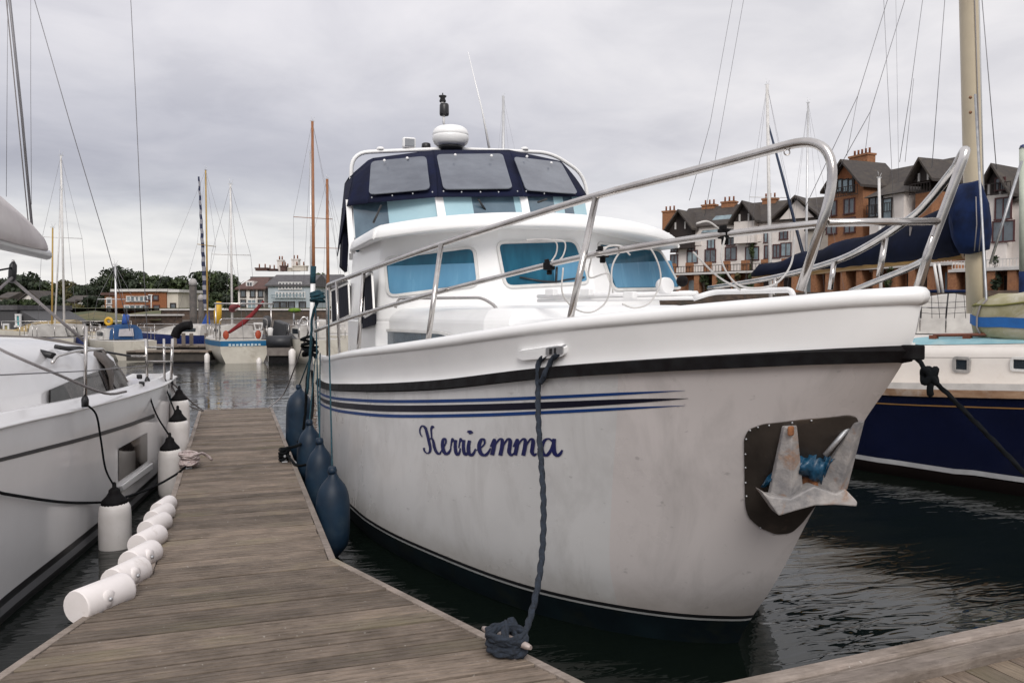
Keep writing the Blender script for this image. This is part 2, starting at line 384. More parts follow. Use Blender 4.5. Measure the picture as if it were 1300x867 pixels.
# raised edge timber right of the gusset: two rounded baulks with a groove between
pA, pB = P(905, 867, z=0.50), P(1300, 783, z=0.50)
tdir = (pB - pA); tdir.z = 0; tdir.normalize(); tn = Vector((-tdir.y, tdir.x, 0))
def baulk(off, w, h, z, name):
    a = pA - tdir * 0.42 + tn * off; b = pA + tdir * 6.5 + tn * off
    a.z = b.z = z
    M().prism([a, b, b - tn * w, a - tn * w], (0, 0, -h)).build(name, timber_m, walk, bevel=0.014)
baulk(0.0, 0.085, 0.24, 0.500, 'edge_timber'); baulk(-0.093, 0.02, 0.2, 0.488, 'edge_strip'); baulk(-0.121, 0.115, 0.2, 0.497, 'edge_timber')
for xx in (-4.5, -1.5, 1.6, 4.6, 7.6):
    M().box((xx, 0.9, 0.12), (2.4, 3.4, 0.44)).build('float', conc, walk, bevel=0.03)

# ------------------------------------------------------------------ motor cruiser hull
CLX = 2.95
T_YS = [(-0.6, 4.75), (0, 4.34), (0.1, 4.28), (0.5, 3.97), (0.95, 3.68), (1.5, 3.30), (1.83, 3.04), (1.95, 2.985), (2.14, 2.95), (2.4, 2.93)]
def sq(tab): return [(math.sqrt(a), b) for a, b in tab]
T_B0 = sq([(0, 0), (0.04, 0.16), (0.12, 0.33), (0.34, 0.62), (0.97, 1.12), (1.84, 1.49), (2.74, 1.77), (3.3, 1.87), (4.5, 1.95), (6, 1.95), (7, 1.90), (11, 1.85)])
T_B1 = sq([(0, 0), (0.04, 0.12), (0.1, 0.21), (0.35, 0.43), (0.8, 0.77), (1.5, 1.16), (3.0, 1.61), (4.5, 1.86), (5.5, 1.93), (6.5, 1.94), (8.0, 1.88), (11.5, 1.8)])
T_ZR = [(2.9, 1.875), (4.5, 1.70), (6, 1.50), (8, 1.315), (10, 1.175), (14.2, 1.08)]
T_ZT = [(2.9, 2.145), (4.5, 1.985), (6, 1.825), (8, 1.655), (10, 1.50), (14.2, 1.38)]
def zr(y): return interp(T_ZR, y)
def zt(y): return interp(T_ZT, y)
def hb(y, z, side=-1):
    a = y - interp(T_YS, z)
    if a <= 0: return 0.0
    s = math.sqrt(a); b0 = interp(T_B0, s); b1 = interp(T_B1, s); r = zr(y)
    if z <= 0.2: return fine(b0 * (1 - 0.22 * max(0, (0.2 - z) / 0.8) ** 1.4), a, z, side)
    t = min((z - 0.2) / (r - 0.2), 1.0) ** 1.25
    b = b0 * (1 - t) + b1 * t
    if z > r:                                    # bulwark flares outwards to its rim
        q = min(1.0, (z - r) / 0.3); b += (0.045 * q * q - 0.055 * (1 - math.exp(-5.0 * q))) * min(1, s * 1.4)
    return fine(b, a, z, side)
def fine(b, a, z, side):
    if side < 0 or b <= 0: return b
    k = (lerp(0.60, 0.92, min(1, max(0, z / 2))) + 0.35 * a) * a
    return b * k / math.sqrt(b * b + k * k) if a < 3 else b * lerp(k / math.sqrt(b * b + k * k), 1.0, min(1, (a - 3) / 2))
def hp(y, z, side=-1, off=0.0):
    p = Vector((CLX + side * hb(y, z, side), y, z))
    if off:
        e = 0.01; by = (hb(y + e, z, side) - hb(y - e, z, side)) / (2 * e); bz = (hb(y, z + e, side) - hb(y, z - e, side)) / (2 * e)
        n = Vector((side, -by, -bz)).normalized(); p += n * off
    return p
def hull_hit(u, v):
    r = ray(u, v); t0 = 2.5; pf = None; t = t0
    def F(t):
        p = CAM + r * t; return (CLX - hb(p.y, p.z)) - p.x if p.y > interp(T_YS, p.z) else CLX - p.x + 0.001
    while t < 16:
        if F(t) < 0: break
        t += 0.02
    lo, hi = t - 0.02, t
    for _ in range(25):
        m_ = (lo + hi) / 2
        if F(m_) < 0: hi = m_
        else: lo = m_
    p = CAM + r * hi; return p.y, p.z
YST = 10.85
def solve_y(s, zf):
    # station parameter s in 0..1 -> y with a = y - Ys(z(y))
    y = 3.0
    for _ in range(12):
        z = zf(y); ys = interp(T_YS, z); y = ys + s * s * (YST - ys)
    return y
def hull_rows(zfs, ns=64, side=-1, off=0.0):
    rows = []
    for zf in zfs:
        row = []
        for i in range(ns + 1):
            y = solve_y(i / ns, zf); z = zf(y); row.append(hp(y, z, side, off) if i else Vector((CLX, y - off, z)))
        rows.append(row)
    return rows
def cruiser_paint():
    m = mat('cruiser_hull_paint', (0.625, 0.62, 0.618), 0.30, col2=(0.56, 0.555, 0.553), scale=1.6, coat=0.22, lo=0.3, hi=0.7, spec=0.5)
    t = m.node_tree; l = t.links; b = t.nodes['Principled BSDF']; c = b.inputs['Base Color'].links[0].from_socket
    tc = [n for n in t.nodes if n.type == 'TEX_COORD'][0]
    sp = N(t, 'ShaderNodeSeparateXYZ'); l.new(tc.outputs['Object'], sp.inputs[0])
    # repainted pinker panel at the bow, its edge a straight vertical line on the side
    e = math_(t, 'ADD', math_(t, 'MULTIPLY', sp.outputs['Z'], 0.30), sp.outputs['Y'])
    REP['node'] = math_(t, 'LESS_THAN', e, 0.0); REP['thr'] = t.nodes[-1]
    c = mixc(t, math_(t, 'MULTIPLY', REP['node'], 1.0), c, mixc(t, 0.5, c, (0.60, 0.525, 0.505)))
    # dried scum and rubbed fender marks
    mp = N(t, 'ShaderNodeMapping'); mp.inputs['Scale'].default_value = (2.0, 1.1, 0.55); l.new(tc.outputs['Object'], mp.inputs[0])
    n = N(t, 'ShaderNodeTexNoise', i_Scale=2.2, i_Detail=9.0, i_Roughness=0.68, i_Distortion=0.6); l.new(mp.outputs[0], n.inputs['Vector'])
    r = ramp(t, [(0.47, (0, 0, 0)), (0.72, (1, 1, 1))]); l.new(n.outputs[0], r.inputs[0])
    c = mixc(t, math_(t, 'MULTIPLY', r.outputs[0], 0.36), c, (0.27, 0.255, 0.245))
    n3 = N(t, 'ShaderNodeTexNoise', i_Scale=9.0, i_Detail=8.0, i_Roughness=0.75); l.new(tc.outputs['Object'], n3.inputs['Vector'])
    r3 = ramp(t, [(0.62, (0, 0, 0)), (0.72, (1, 1, 1))]); l.new(n3.outputs[0], r3.inputs[0])
    # scum left by the water: a ragged brownish tide mark just above the boot stripe
    ns = N(t, 'ShaderNodeTexNoise', i_Scale=5.0, i_Detail=7.0, i_Roughness=0.7); l.new(tc.outputs['Object'], ns.inputs['Vector'])
    zz = math_(t, 'ADD', sp.outputs['Z'], math_(t, 'MULTIPLY', math_(t, 'SUBTRACT', ns.outputs[0], 0.5), 0.30))
    mr = N(t, 'ShaderNodeMapRange'); mr.inputs[1].default_value = 0.42; mr.inputs[2].default_value = 0.22; l.new(zz, mr.inputs[0])
    c = mixc(t, math_(t, 'MULTIPLY', mr.outputs[0], 0.35), c, (0.25, 0.215, 0.17))
    # small dark scuffs and rubbed spots
    nv = N(t, 'ShaderNodeTexNoise', i_Scale=16.0, i_Detail=3.0, i_Roughness=0.5); mq = N(t, 'ShaderNodeMapping'); mq.inputs['Scale'].default_value = (1, 0.35, 1.4); l.new(tc.outputs['Object'], mq.inputs[0]); l.new(mq.outputs[0], nv.inputs['Vector'])
    rv_ = ramp(t, [(0.69, (0, 0, 0)), (0.75, (1, 1, 1))]); l.new(nv.outputs[0], rv_.inputs[0])
    c = mixc(t, math_(t, 'MULTIPLY', rv_.outputs[0], 0.35), c, (0.16, 0.15, 0.15))
    c = mixc(t, math_(t, 'MULTIPLY', r3.outputs[0], 0.30), c, (0.33, 0.30, 0.27))
    l.new(c, b.inputs['Base Color'])
    return m
REP = {}
hull_m = cruiser_paint()
anti_m = mat('navy_antifouling', (0.0045, 0.0125, 0.017), 0.6, spec=0.25, col2=(0.0025, 0.006, 0.009), scale=3, dirt=(0.014, 0.018, 0.011), dscale=4, dlo=0.5, dhi=0.8)
cru = thing('motor_cruiser', 'big white motor cruiser with blue stripes and the name Kerriemma on its bow', 'motor boat', (CLX, 8.5, 0))
REP['thr'].inputs[1].default_value = (4.62 - 8.5) + 0.05
def zlev(w): return lambda y: 0.225 + w * (zr(y) - 0.225)
rows_l = hull_rows([zlev(j / 22) for j in range(23)], 64, -1); rows_r = hull_rows([zlev(j / 22) for j in range(23)], 64, 1)
hm = M().loft(rows_l, flip=True); hm.loft(rows_r)
tr = [r[-1] for r in rows_l] + [r[-1] for r in rows_r][::-1]; hm.add(tr, [list(range(len(tr)))])
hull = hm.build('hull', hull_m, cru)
lowf = [lambda y, z=z: z for z in (-0.6, -0.35, -0.1, 0.0, 0.1, 0.19)]
lm = M().loft(hull_rows(lowf, 64, -1), flip=True); lm.loft(hull_rows(lowf, 64, 1)); 
a_, b_ = hull_rows(lowf, 64, -1), hull_rows(lowf, 64, 1)
tr = [r[-1] for r in a_] + [r[-1] for r in b_][::-1]; lm.add(tr, [list(range(len(tr)))])
lm.build('antifouled_bottom', anti_m, cru)
def band(name, z0, z1, m, off, y0=None, y1=None, ns=64, both=True):
    f = M(); d = z0
    for sd_ in ((-1, 1) if both else (-1,)):
        rr = hull_rows([z0, z1], ns, sd_, off)
        f.loft(rr, flip=sd_ < 0)
    return f.build(name, m, cru)
blackp = mat('black_boot_paint', (0.012, 0.012, 0.014), 0.35); greyp = mat('grey_boot_line', (0.42, 0.43, 0.43), 0.4)
band('boot_stripe', lambda y: 0.186, lambda y: 0.208, greyp, 0.003)
band('boot_stripe', lambda y: 0.204, lambda y: 0.228, blackp, 0.004)
# the black rubbing strake
def strake(z_of, h, d, name, m):
    f = M()
    for sd_ in (-1, 1):
        sec = [(-h / 2, 0.0), (-h / 2 + 0.01, d), (h / 2 - 0.012, d * 1.05), (h / 2, 0.0)]
        f.loft([[p for p in r] for r in zip(*[hull_rows([lambda y, dz=dz: z_of(y) + dz], 64, sd_, o)[0] for dz, o in sec])] , False, False, flip=sd_ > 0)
    return f.build(name, m, cru)
strake(lambda y: zr(y) - 0.003, 0.072, 0.034, 'rubbing_strake', blackrub)
M().prism([(CLX - 0.035, 2.955, zr(3.0) - 0.036), (CLX + 0.035, 2.955, zr(3.0) - 0.036), (CLX + 0.06, 3.03, zr(3.0) - 0.036), (CLX - 0.06, 3.03, zr(3.0) - 0.036)], (0, 0, 0.068)).build('strake_end_cap', blackrub, cru, bevel=0.008)
# bulwark with a rolled rim
def bulwark():
    f = M()
    for sd_ in (-1, 1):
        fs = [lambda y, q=q: zr(y) + q * (zt(y) - zr(y)) for q in (0.0, 0.12, 0.3, 0.5, 0.7, 0.85, 0.95)]
        f.loft(hull_rows(fs, 64, sd_, 0.004), flip=sd_ < 0)
        inner = [[p + Vector((-sd_ * 0.07, 0.05 * math.exp(-i / 6), 0)) for i, p in enumerate(r)] for r in hull_rows([fs[-1], lambda y: zt(y) - 0.3], 64, sd_)]
        f.loft(inner, flip=sd_ < 0)
    top = [p + Vector((0.03, 0, 0)) for p in hull_rows([lambda y: zt(y) - 0.02], 64, -1)[0]][::-1]
    top2 = [p + Vector((-0.03, 0, 0)) for p in hull_rows([lambda y: zt(y) - 0.02], 64, 1)[0]]
    top[-1].x = CLX; ring = top[:-1] + [Vector((CLX, top[-1].y + 0.012, top[-1].z))] + top2[1:]
    f.tube(ring, 0.043, 10)
    return f.build('bulwark', white, cru)
bulwark()
M().loft([[Vector((CLX + s * max(0, hb(y, zt(y) - .25, 1 if s > 0 else -1) - 0.05), y, zt(y) - 0.27 + 0.05 * (1 - abs(s)))) for s in (-1, -0.6, -0.2, 0.2, 0.6, 1)] for y in [2.98 + i * 0.28 for i in range(29)]], False, True).build('deck', gel, cru)
# blue stripes
bl_m = mat('blue_stripe_paint', (0.006, 0.040, 0.17), 0.5, spec=0.25); dk_m = mat('dark_stripe_paint', (0.004, 0.004, 0.014), 0.5, spec=0.25)
def stripe(px_c, widths, m, name):
    f = M(); a = []; b = []
    for (u, v), w in zip(px_c, widths):
        y, z = hull_hit(u, v); y0, z0 = hull_hit(u, v + 2); k = (z - z0) / 2 * w / 2
        a.append(hp(y, z + k, -1, 0.003)); b.append(hp(y, z - k, -1, 0.003))
    f.loft([a, b], False, True); return f.build(name, m, hull)
def curve_px(ctrl, n=40):
    c = spline([(u, v, w) for u, v, w in ctrl], n // (len(ctrl) - 1)); return [(p.x, p.y) for p in c], [p.z for p in c]
stripe(*curve_px([(404, 497, 2), (415, 503, 3), (440, 507, 3.6), (500, 509.5, 4), (600, 508, 4.2), (700, 504, 4), (790, 499.5, 3.2), (870, 495.5, 0.3)], 56), bl_m, 'stripe')
stripe(*curve_px([(404, 503, 3), (415, 510, 5), (440, 515, 7), (500, 518.5, 8.2), (600, 517.5, 8.6), (700, 514, 8.2), (800, 509, 5.5), (874, 505.5, 0.3)], 56), dk_m, 'stripe')
stripe(*curve_px([(404, 510, 2), (415, 517, 3), (440, 523, 3.6), (500, 528, 4), (600, 527, 4.2), (700, 523, 4), (790, 518.5, 3.2), (870, 514.5, 0.3)], 56), bl_m, 'stripe')
# painted script name (strokes traced on the hull side)
def lettering():
    f = M()
    def S_(pts, w, n=10):
        c = spline([(p[0], p[1], 0) for p in pts], n); k = len(c); A = []; B = []
        for i, p in enumerate(c):
            t = (c[min(i + 1, k - 1)] - c[max(i - 1, 0)]); t.normalize()
            nn = Vector((-t.y, t.x, 0))
            tt = i / (k - 1); wi = w[0] if len(w) == 1 else interp([(j / (len(w) - 1), x) for j, x in enumerate(w)], tt)
            # broad-nib pen: down strokes thicker than hairlines
            wi *= 0.76 + 0.50 * abs(t.y)
            for s_, out in ((-1, A), (1, B)):
                q = p + nn * (s_ * wi / 2); y, z = hull_hit(520 + q.x / 6.19, 520 + q.y / 6.19); out.append(hp(y, z, -1, 0.0045))
        f.loft([A, B], False, False)
    # K
    S_([(104, 212), (88, 190), (84, 155), (98, 128), (116, 130), (128, 146)], [6, 9, 10, 14, 18], 7)
    S_([(128, 140), (142, 190), (156, 250), (166, 300), (160, 332), (140, 340), (120, 322), (116, 298)], [17, 19, 18, 14, 10, 14], 7)
    S_([(192, 142), (182, 130), (174, 146), (174, 180), (178, 226)], [17, 13, 9], 6)
    S_([(156, 240), (176, 222), (190, 250), (198, 292), (214, 330), (235, 346), (252, 325)], [5, 14, 19, 18, 8], 6)
    # e
    S_([(252, 325), (272, 290), (288, 258), (284, 228), (268, 232), (262, 270), (270, 320), (292, 347), (315, 330), (330, 300)], [9, 10, 14, 20, 24, 20, 9], 6)
    # r r
    for dx in (0, 64):
        S_([(326 + dx, 300), (334 + dx, 250), (340 + dx, 226), (348 + dx, 244), (366 + dx, 240)], [9, 13, 16, 12], 5)
        S_([(366 + dx, 236), (362 + dx, 285), (368 + dx, 335), (382 + dx, 352), (396 + dx, 332), (402 + dx, 300)], [19, 22, 18, 8], 6)
    # i
    S_([(474, 240), (466, 290), (470, 338), (490, 356), (510, 335), (522, 305)], [21, 24, 20, 9], 6)
    S_([(466, 182), (474, 172), (484, 178), (488, 188)], [26, 28], 4)
    # e
    S_([(528, 318), (560, 300), (592, 265), (588, 232), (566, 236), (550, 280), (560, 335), (590, 356), (618, 340), (640, 300)], [9, 11, 16, 24, 26, 22, 10], 6)
    # m m
    for x0, s in ((648, 1.0), (828, 1.02)):
        S_([(x0 - 8, 290), (x0 + 12, 245), (x0 + 22, 236), (x0 + 18, 290), (x0 + 4, 355)], [12, 16, 26, 26], 6)
        S_([(x0 + 6, 320), (x0 + 36, 262), (x0 + 66, 228), (x0 + 84, 240), (x0 + 82, 290), (x0 + 68, 358)], [10, 12, 18, 26, 26], 6)
        S_([(x0 + 72, 320), (x0 + 100, 265), (x0 + 128, 228), (x0 + 146, 242), (x0 + 142, 290), (x0 + 138, 330), (x0 + 156, 356), (x0 + 174, 340)], [10, 12, 18, 26, 26, 20, 10], 6)
    # a
    S_([(1126, 246), (1096, 226), (1064, 240), (1042, 290), (1050, 340), (1080, 356), (1112, 318), (1132, 250), (1142, 226)], [14, 16, 24, 26, 24, 14, 10], 6)
    S_([(1140, 226), (1136, 280), (1142, 335), (1166, 358), (1190, 340), (1204, 314)], [24, 28, 24, 12], 6)
    S_([(1012, 300), (1024, 352), (1036, 330)], [10, 10], 4)
    return f.build('name_lettering', mat('blue_lettering', (0.007, 0.011, 0.085), 0.35), hull)
lettering()

# ------------------------------------------------------------------ motor cruiser superstructure
# trunk cabin ahead of the wheelhouse
def shell(rows_ring, name, m, parent, bevel=0.03, top=True):
    f = M(); n = len(rows_ring[0])
    f.loft([r + [r[0]] for r in rows_ring], False, False)
    if top: f.add(rows_ring[-1], [list(range(n))])
    f.add(rows_ring[0], [list(range(n))[::-1]])
    return f.build(name, m, parent, bevel=bevel)
def sym(half, z, inset=0.0):
    if half[0][0] == 0.0 and half[1][1] == half[0][1]: half = half[1:]
    # half: starboard outline (x offset from the centre line, y), front to back
    l = [Vector((CLX - max(0, x - inset), y, z)) for x, y in half]; r = [Vector((CLX + max(0, x - inset), y, z)) for x, y in half if x > 0.001][::-1]
    return l + r
trunk_h = [(0.0, 5.80), (0.55, 5.82), (0.96, 5.95), (1.10, 6.15), (1.51, 8.3)]
trk = shell([sym(trunk_h, 1.5), sym(trunk_h, 1.98), [p + Vector((0, 0.07, 0)) for p in sym(trunk_h, 2.07, 0.07)], [p + Vector((0, 0.25, 0)) for p in sym(trunk_h, 2.10, 0.35)]], 'trunk_cabin', gel, cru)
fd_h = [(0.0, 3.95), (0.30, 4.0), (0.62, 4.45), (0.85, 5.2), (1.0, 6.2)]
shell([sym(fd_h, 1.6, -0.15), sym(fd_h, 1.93), [p + Vector((0, 0.05, 0)) for p in sym(fd_h, 1.985, 0.08)], [p + Vector((0, 0.3, 0)) for p in sym(fd_h, 2.01, 0.4)]], 'raised_foredeck', gel, cru)
# wheelhouse
wh_half = [(0.0, 7.63), (0.53, 7.63), (1.57, 8.20), (1.62, 9.9)]
WZ0, WZ1 = 1.95, 2.80
wh = shell([sym(wh_half, WZ0, -0.03), [p + Vector((0, 0.10, 0)) for p in sym(wh_half, WZ1, 0.05)], [p + Vector((0, 0.10 + 0.115 * (0.005 + 0.13 * (1 - ((p.x - CLX) / 1.7) ** 2)), 0.005 + 0.13 * (1 - ((p.x - CLX) / 1.7) ** 2))) for p in sym(wh_half, WZ1, 0.06)]], 'wheelhouse', white, cru, bevel=0.05)
shell([sym(wh_half, 1.30, -0.035), sym(wh_half, 1.955, -0.032)], 'wheelhouse_base', white, cru, bevel=0.02)
shell([sym([(0.0, 9.95), (1.52, 9.95), (1.50, 10.75)], 1.2), sym([(0.0, 9.95), (1.52, 9.95), (1.50, 10.75)], 2.15)], 'aft_cabin', white, cru, bevel=0.03)
curt = mat('teal_curtain_glass', (0.010, 0.100, 0.165), 0.14, col2=(0.004, 0.062, 0.11), scale=2.5, stretch=(5, 5, 0.6), coat=0.12, lo=0.3, hi=0.7, spec=0.25)
blind = mat('pale_blue_blind', (0.11, 0.275, 0.42), 0.25, col2=(0.085, 0.23, 0.37), scale=2.0, stretch=(4, 4, 0.5), coat=0.15, spec=0.25)
dglass = mat('dark_glass', (0.012, 0.018, 0.024), 0.06, coat=0.5, col2=(0.02, 0.03, 0.04), scale=3)
frame_w = mat('white_window_frame', (0.70, 0.69, 0.67), 0.35, coat=0.2)
def facet(i, z0=WZ0, z1=WZ1):
    h0, h1 = wh_half[i], wh_half[i + 1]
    a = Vector((CLX - h0[0], h0[1], 0)); b = Vector((CLX - h1[0], h1[1], 0)); return a, b
def wh_plane(b0, b1, t0):
    n = (b1 - b0).cross(t0 - b0).normalized()
    return (b0, -n if n.y > 0 else n)
C_ = CLX; V_ = Vector
wl = wh_plane(V_((C_ - 1.60, 8.20, WZ0)), V_((C_ - 0.56, 7.63, WZ0)), V_((C_ - 0.48, 7.73, WZ1)))
wc = wh_plane(V_((C_ - 0.56, 7.63, WZ0)), V_((C_ + 0.56, 7.63, WZ0)), V_((C_ - 0.48, 7.73, WZ1)))
wr = wh_plane(V_((C_ + 0.56, 7.63, WZ0)), V_((C_ + 1.60, 8.20, WZ0)), V_((C_ + 0.48, 7.73, WZ1)))
def pxring(px, plane, r=0.09): return round_poly([plane_hit(u, v, plane[0] + plane[1] * 0.006, plane[1]) for u, v in px], r)
win_px = [([(486, 326), (604, 311), (610, 364), (491, 379)], wl), ([(628, 306), (732, 303), (751, 361), (640, 367)], wc), ([(756, 306), (838, 316), (866, 368), (778, 370)], wr)]
for px, pl in win_px:
    wn = framed(pxring(px, pl, 0.10), pl[1], 0.035, 0.016, frame_w, curt, 'front_window', cru, sub=('window_frame', 'pane'))
    bl = {486: [(492, 338), (604, 334), (605, 359), (495, 375)], 628: [(702, 331), (740, 330), (745, 357), (704, 359)], 756: [(772, 335), (852, 331), (860, 364), (782, 365)]}[px[0][0]]
    M().prism(pxring(bl, (pl[0] + pl[1] * 0.007, pl[1]), 0.02), pl[1] * 0.003).build('blind', blind, wn)
# curtain headers and a windscreen wiper
c0 = win_px[1][1]
wip = [plane_hit(u, v, c0[0] + c0[1] * 0.03, c0[1]) for u, v in ((742, 352), (720, 355), (705, 358), (688, 357), (660, 352))]
M().tube(wip, 0.008, 6).build('wiper', blackpl, cru)
M().tube([plane_hit(u, v, c0[0] + c0[1] * 0.035, c0[1]) for u, v in ((707, 339), (706, 358))], 0.012, 6).build('wiper_arm', blackpl, cru)
# side: door opening, side window and deck locker
sx = CLX - 1.645
def side_quad(px, name, m, fm=None):
    pl = (Vector((sx, 9, 2)), Vector((-1, 0, 0))); ring = round_poly([plane_hit(u, v, *pl) for u, v in px], 0.05)
    if fm: return framed(ring, (-1, 0, 0), 0.03, 0.014, fm, m, name, cru, sub=('window_frame',))
    return M().prism(ring, (-0.012, 0, 0)).build(name, m, cru)
side_quad([(462, 352), (473, 344), (476, 398), (464, 405)], 'side_window', navy, frame_w)
side_quad([(456, 404), (478, 398), (478, 412), (458, 418)], 'vent_panel', navy)
side_quad([(421, 368), (443, 358), (445, 402), (422, 412)], 'wheelhouse_door', navy, frame_w)
# trunk side window
tp = (Vector((CLX - 1.308, 7.2, 2)), Vector((-0.9824, -0.187, 0.0)))
framed(round_poly([plane_hit(u, v, *tp) for u, v in ((486, 417), (560, 420), (598, 431), (486, 446))], 0.05), tp[1], 0.03, 0.018, frame_w, mat('dark_curtain_glass', (0.05, 0.09, 0.13), 0.2, col2=(0.02, 0.035, 0.05), scale=20, stretch=(1, 3, 0.5), coat=0.6), 'trunk_window', cru, sub=('window_frame',))
# roof with a moulded brow
roof_h = [(0.0, 7.36), (0.7, 7.42), (1.2, 7.58), (1.56, 7.86), (1.645, 7.97), (1.665, 8.12), (1.66, 9.65)]
def crown(p, z): x = (p.x - CLX) / 1.7; return Vector((p.x, p.y, z + 0.13 * (1 - x * x)))
def roof_ring(z, inset, back=0.0):
    half = [(max(0, x - inset * (0 if x == 0 else 1)), y + inset + back * 0) for x, y in roof_h[:-1]] + [(roof_h[-1][0] - inset, 9.65)]
    l = spline([Vector((CLX - x, y, 0)) for x, y in half], 4)
    l = l + [Vector((2 * CLX - p.x, p.y, 0)) for p in l[1:]][::-1]
    return [crown(p, z) for p in l]
rf = M(); rr_ = [roof_ring(z, i) for z, i in ((WZ1 - 0.055, 0.26), (WZ1 - 0.075, 0.035), (WZ1 - 0.07, 0.0), (WZ1 - 0.055, -0.006), (WZ1 + 0.022, 0.018), (WZ1 + 0.048, 0.04), (WZ1 + 0.066, 0.09), (WZ1 + 0.08, 0.22))]
rf.loft([r + [r[0]] for r in rr_], False, True)
m_ = len(rr_[0]); top = rr_[-1]
rf.loft([[Vector((lerp(CLX, p.x, q), lerp(9.0, p.y, q), lerp(WZ1 + 0.215, p.z, q))) for p in top + [top[0]]] for q in (1, 0.66, 0.33, 0.001)], False, True)
rf.add(rr_[0], [list(range(m_))])
rf.build('roof', gel, cru)
# flying bridge: coaming, windscreen panes, mullions
fb_h = [(0.0, 8.95), (0.62, 8.98), (1.42, 9.40), (1.50, 10.6)]
shell([sym(fb_h, 2.80), sym(fb_h, 2.98, 0.02)], 'flybridge_coaming', white, cru, bevel=0.02)
def fbp(x, y, z): return Vector((CLX + x, y + (z - 3.15) * 0.35, z))
tint = mat('tinted_screen', (0.10, 0.155, 0.20), 0.12, col2=(0.055, 0.09, 0.125), scale=1.2, coat=0.6, lo=0.42, hi=0.58)
pale_s = mat('pale_blue_screen', (0.36, 0.54, 0.60), 0.15, col2=(0.32, 0.50, 0.57), scale=2, coat=0.6)
sb = [P(447, 322, Y=9.60), P(562, 284, Y=8.93), P(670, 283, Y=8.93), P(750, 282, Y=9.45)]
stp = [P(442, 254, Y=9.85), P(556, 246, Y=9.05), P(663, 245, Y=9.05), P(744, 247, Y=9.6)]
for i in range(3):
    nrm = (sb[i + 1] - sb[i]).cross(stp[i] - sb[i]).normalized()
    if nrm.y > 0: nrm = -nrm
    def q(t, k): return lerp(lerp(sb[i], sb[i + 1], t), lerp(stp[i], stp[i + 1], t), k)
    split = [(0.05, 0.44, tint), (0.44, 0.97, pale_s)] if i == 0 else ([(0.05, 0.38, pale_s), (0.38, 0.88, tint), (0.88, 0.97, pale_s)] if i == 1 else [(0.05, 0.45, tint), (0.45, 0.6, pale_s), (0.6, 0.75, tint), (0.75, 0.97, pale_s)])
    for a, b, mm in split:
        M().prism([q(a, 0), q(b, 0), q(b, 1), q(a, 1)], -nrm * 0.012).build('screen_pane', mm, cru)
for i in range(4):
    w = Vector((0.045, 0, 0)) if i else Vector((0.03, 0, 0))
    M().prism([sb[i] - w * 1.1, sb[i] + w * 1.1, stp[i] + w, stp[i] - w], (0, -0.02, 0)).build('screen_mullion', white, cru)
for (u, v, u2, v2) in ((474, 283, 484, 261), (683, 279 - 22, 694, 240 + 13), (607, 253, 617, 268)):
    M().tube([P(u, v, Y=8.93), P(u2, v2, Y=9.0)], 0.013, 6).build('screen_wiper', blackpl, cru)
# canopy: three facets with clear panels, and dark side flaps
yb = {0: 9.75, 1: 9.25, 2: 8.95, 3: 8.95, 4: 9.35}
bot = [P(441, 262, Y=9.80), P(468, 258, Y=9.45), P(556, 250.5, Y=8.95), P(664, 250, Y=8.95), P(745, 250, Y=9.5)]
topc = [P(449, 224, Y=10.0), P(474, 202, Y=9.95), P(550, 192, Y=9.75), P(646, 191.5, Y=9.75), P(712, 206, Y=9.95)]
cf = M()
for i in range(4):
    n = 8; rows = []
    for j in range(n + 1):
        t = j / n; a, b = lerp(bot[i], topc[i], t), lerp(bot[i + 1], topc[i + 1], t); bul = 0.05 * math.sin(math.pi * t)
        rows.append([lerp(a, b, k / 8) + Vector((0, -bul, 0)) for k in range(9)])
    cf.loft(rows, False, True)
back = [Vector((p.x, 10.75, p.z + 0.02)) for p in topc]
cf.loft([topc, [lerp(a, b, 0.5) + Vector((0, 0, 0.03)) for a, b in zip(topc, back)], back], False, True)
cf.loft([[bot[0], Vector((bot[0].x - 0.0, 10.75, 2.75))], [topc[0], back[0]]], False, False)
cf.loft([[topc[-1], back[-1]], [bot[-1], Vector((bot[-1].x, 10.75, 2.95))]], False, False)
can = cf.build('canopy', mat('canopy_canvas', (0.0075, 0.011, 0.038), 0.9, col2=(0.004, 0.006, 0.022), scale=5, bump=0.5, bscale=14, spec=0.25), cru)
sol = can.modifiers.new('cloth', 'SOLIDIFY'); sol.thickness = 0.012; sol.offset = 1
clear = mat('clear_vinyl', (0.135, 0.15, 0.18), 0.2, col2=(0.085, 0.095, 0.12), scale=2.2, coat=0.4, stretch=(1, 1, 2.5), bump=0.25, bscale=5)
def canopy_window(i, px):
    p0 = bot[i]; n = (bot[i + 1] - bot[i]).cross(topc[i] - bot[i]).normalized()
    if n.y > 0: n = -n
    r = round_poly([plane_hit(u, v, p0 + n * 0.075, n) for u, v in px], 0.07)
    M().prism(r, -n * 0.012).build('clear_panel', clear, can)
canopy_window(1, [(471, 205), (541, 198), (546, 240), (468, 247)])
canopy_window(2, [(554, 196), (638, 195), (651, 239), (563, 240)])
canopy_window(3, [(652, 199), (712, 206), (734, 246), (668, 241)])
for (u, v, Y) in ((488, 204, 9.7), (517, 201, 9.6), (578, 197, 9.5), (624, 198, 9.5), (669, 199, 9.6), (700, 207, 9.7)): M().ball(P(u, v, Y=Y - 0.10), 0.017, 6).build('canopy_stud', white, can)
for (u, v, Y) in ((472, 251, 9.3), (498, 248.5, 9.1), (524, 246, 9.0), (549, 244, 8.9), (563, 243, 8.85), (586, 244, 8.85), (610, 244, 8.85), (633, 244, 8.85), (657, 243, 8.85), (668, 243, 8.85), (691, 246, 9.0)): M().ball(P(u, v, Y=Y - 0.02), 0.009, 5).build('press_stud', dullsteel, can)
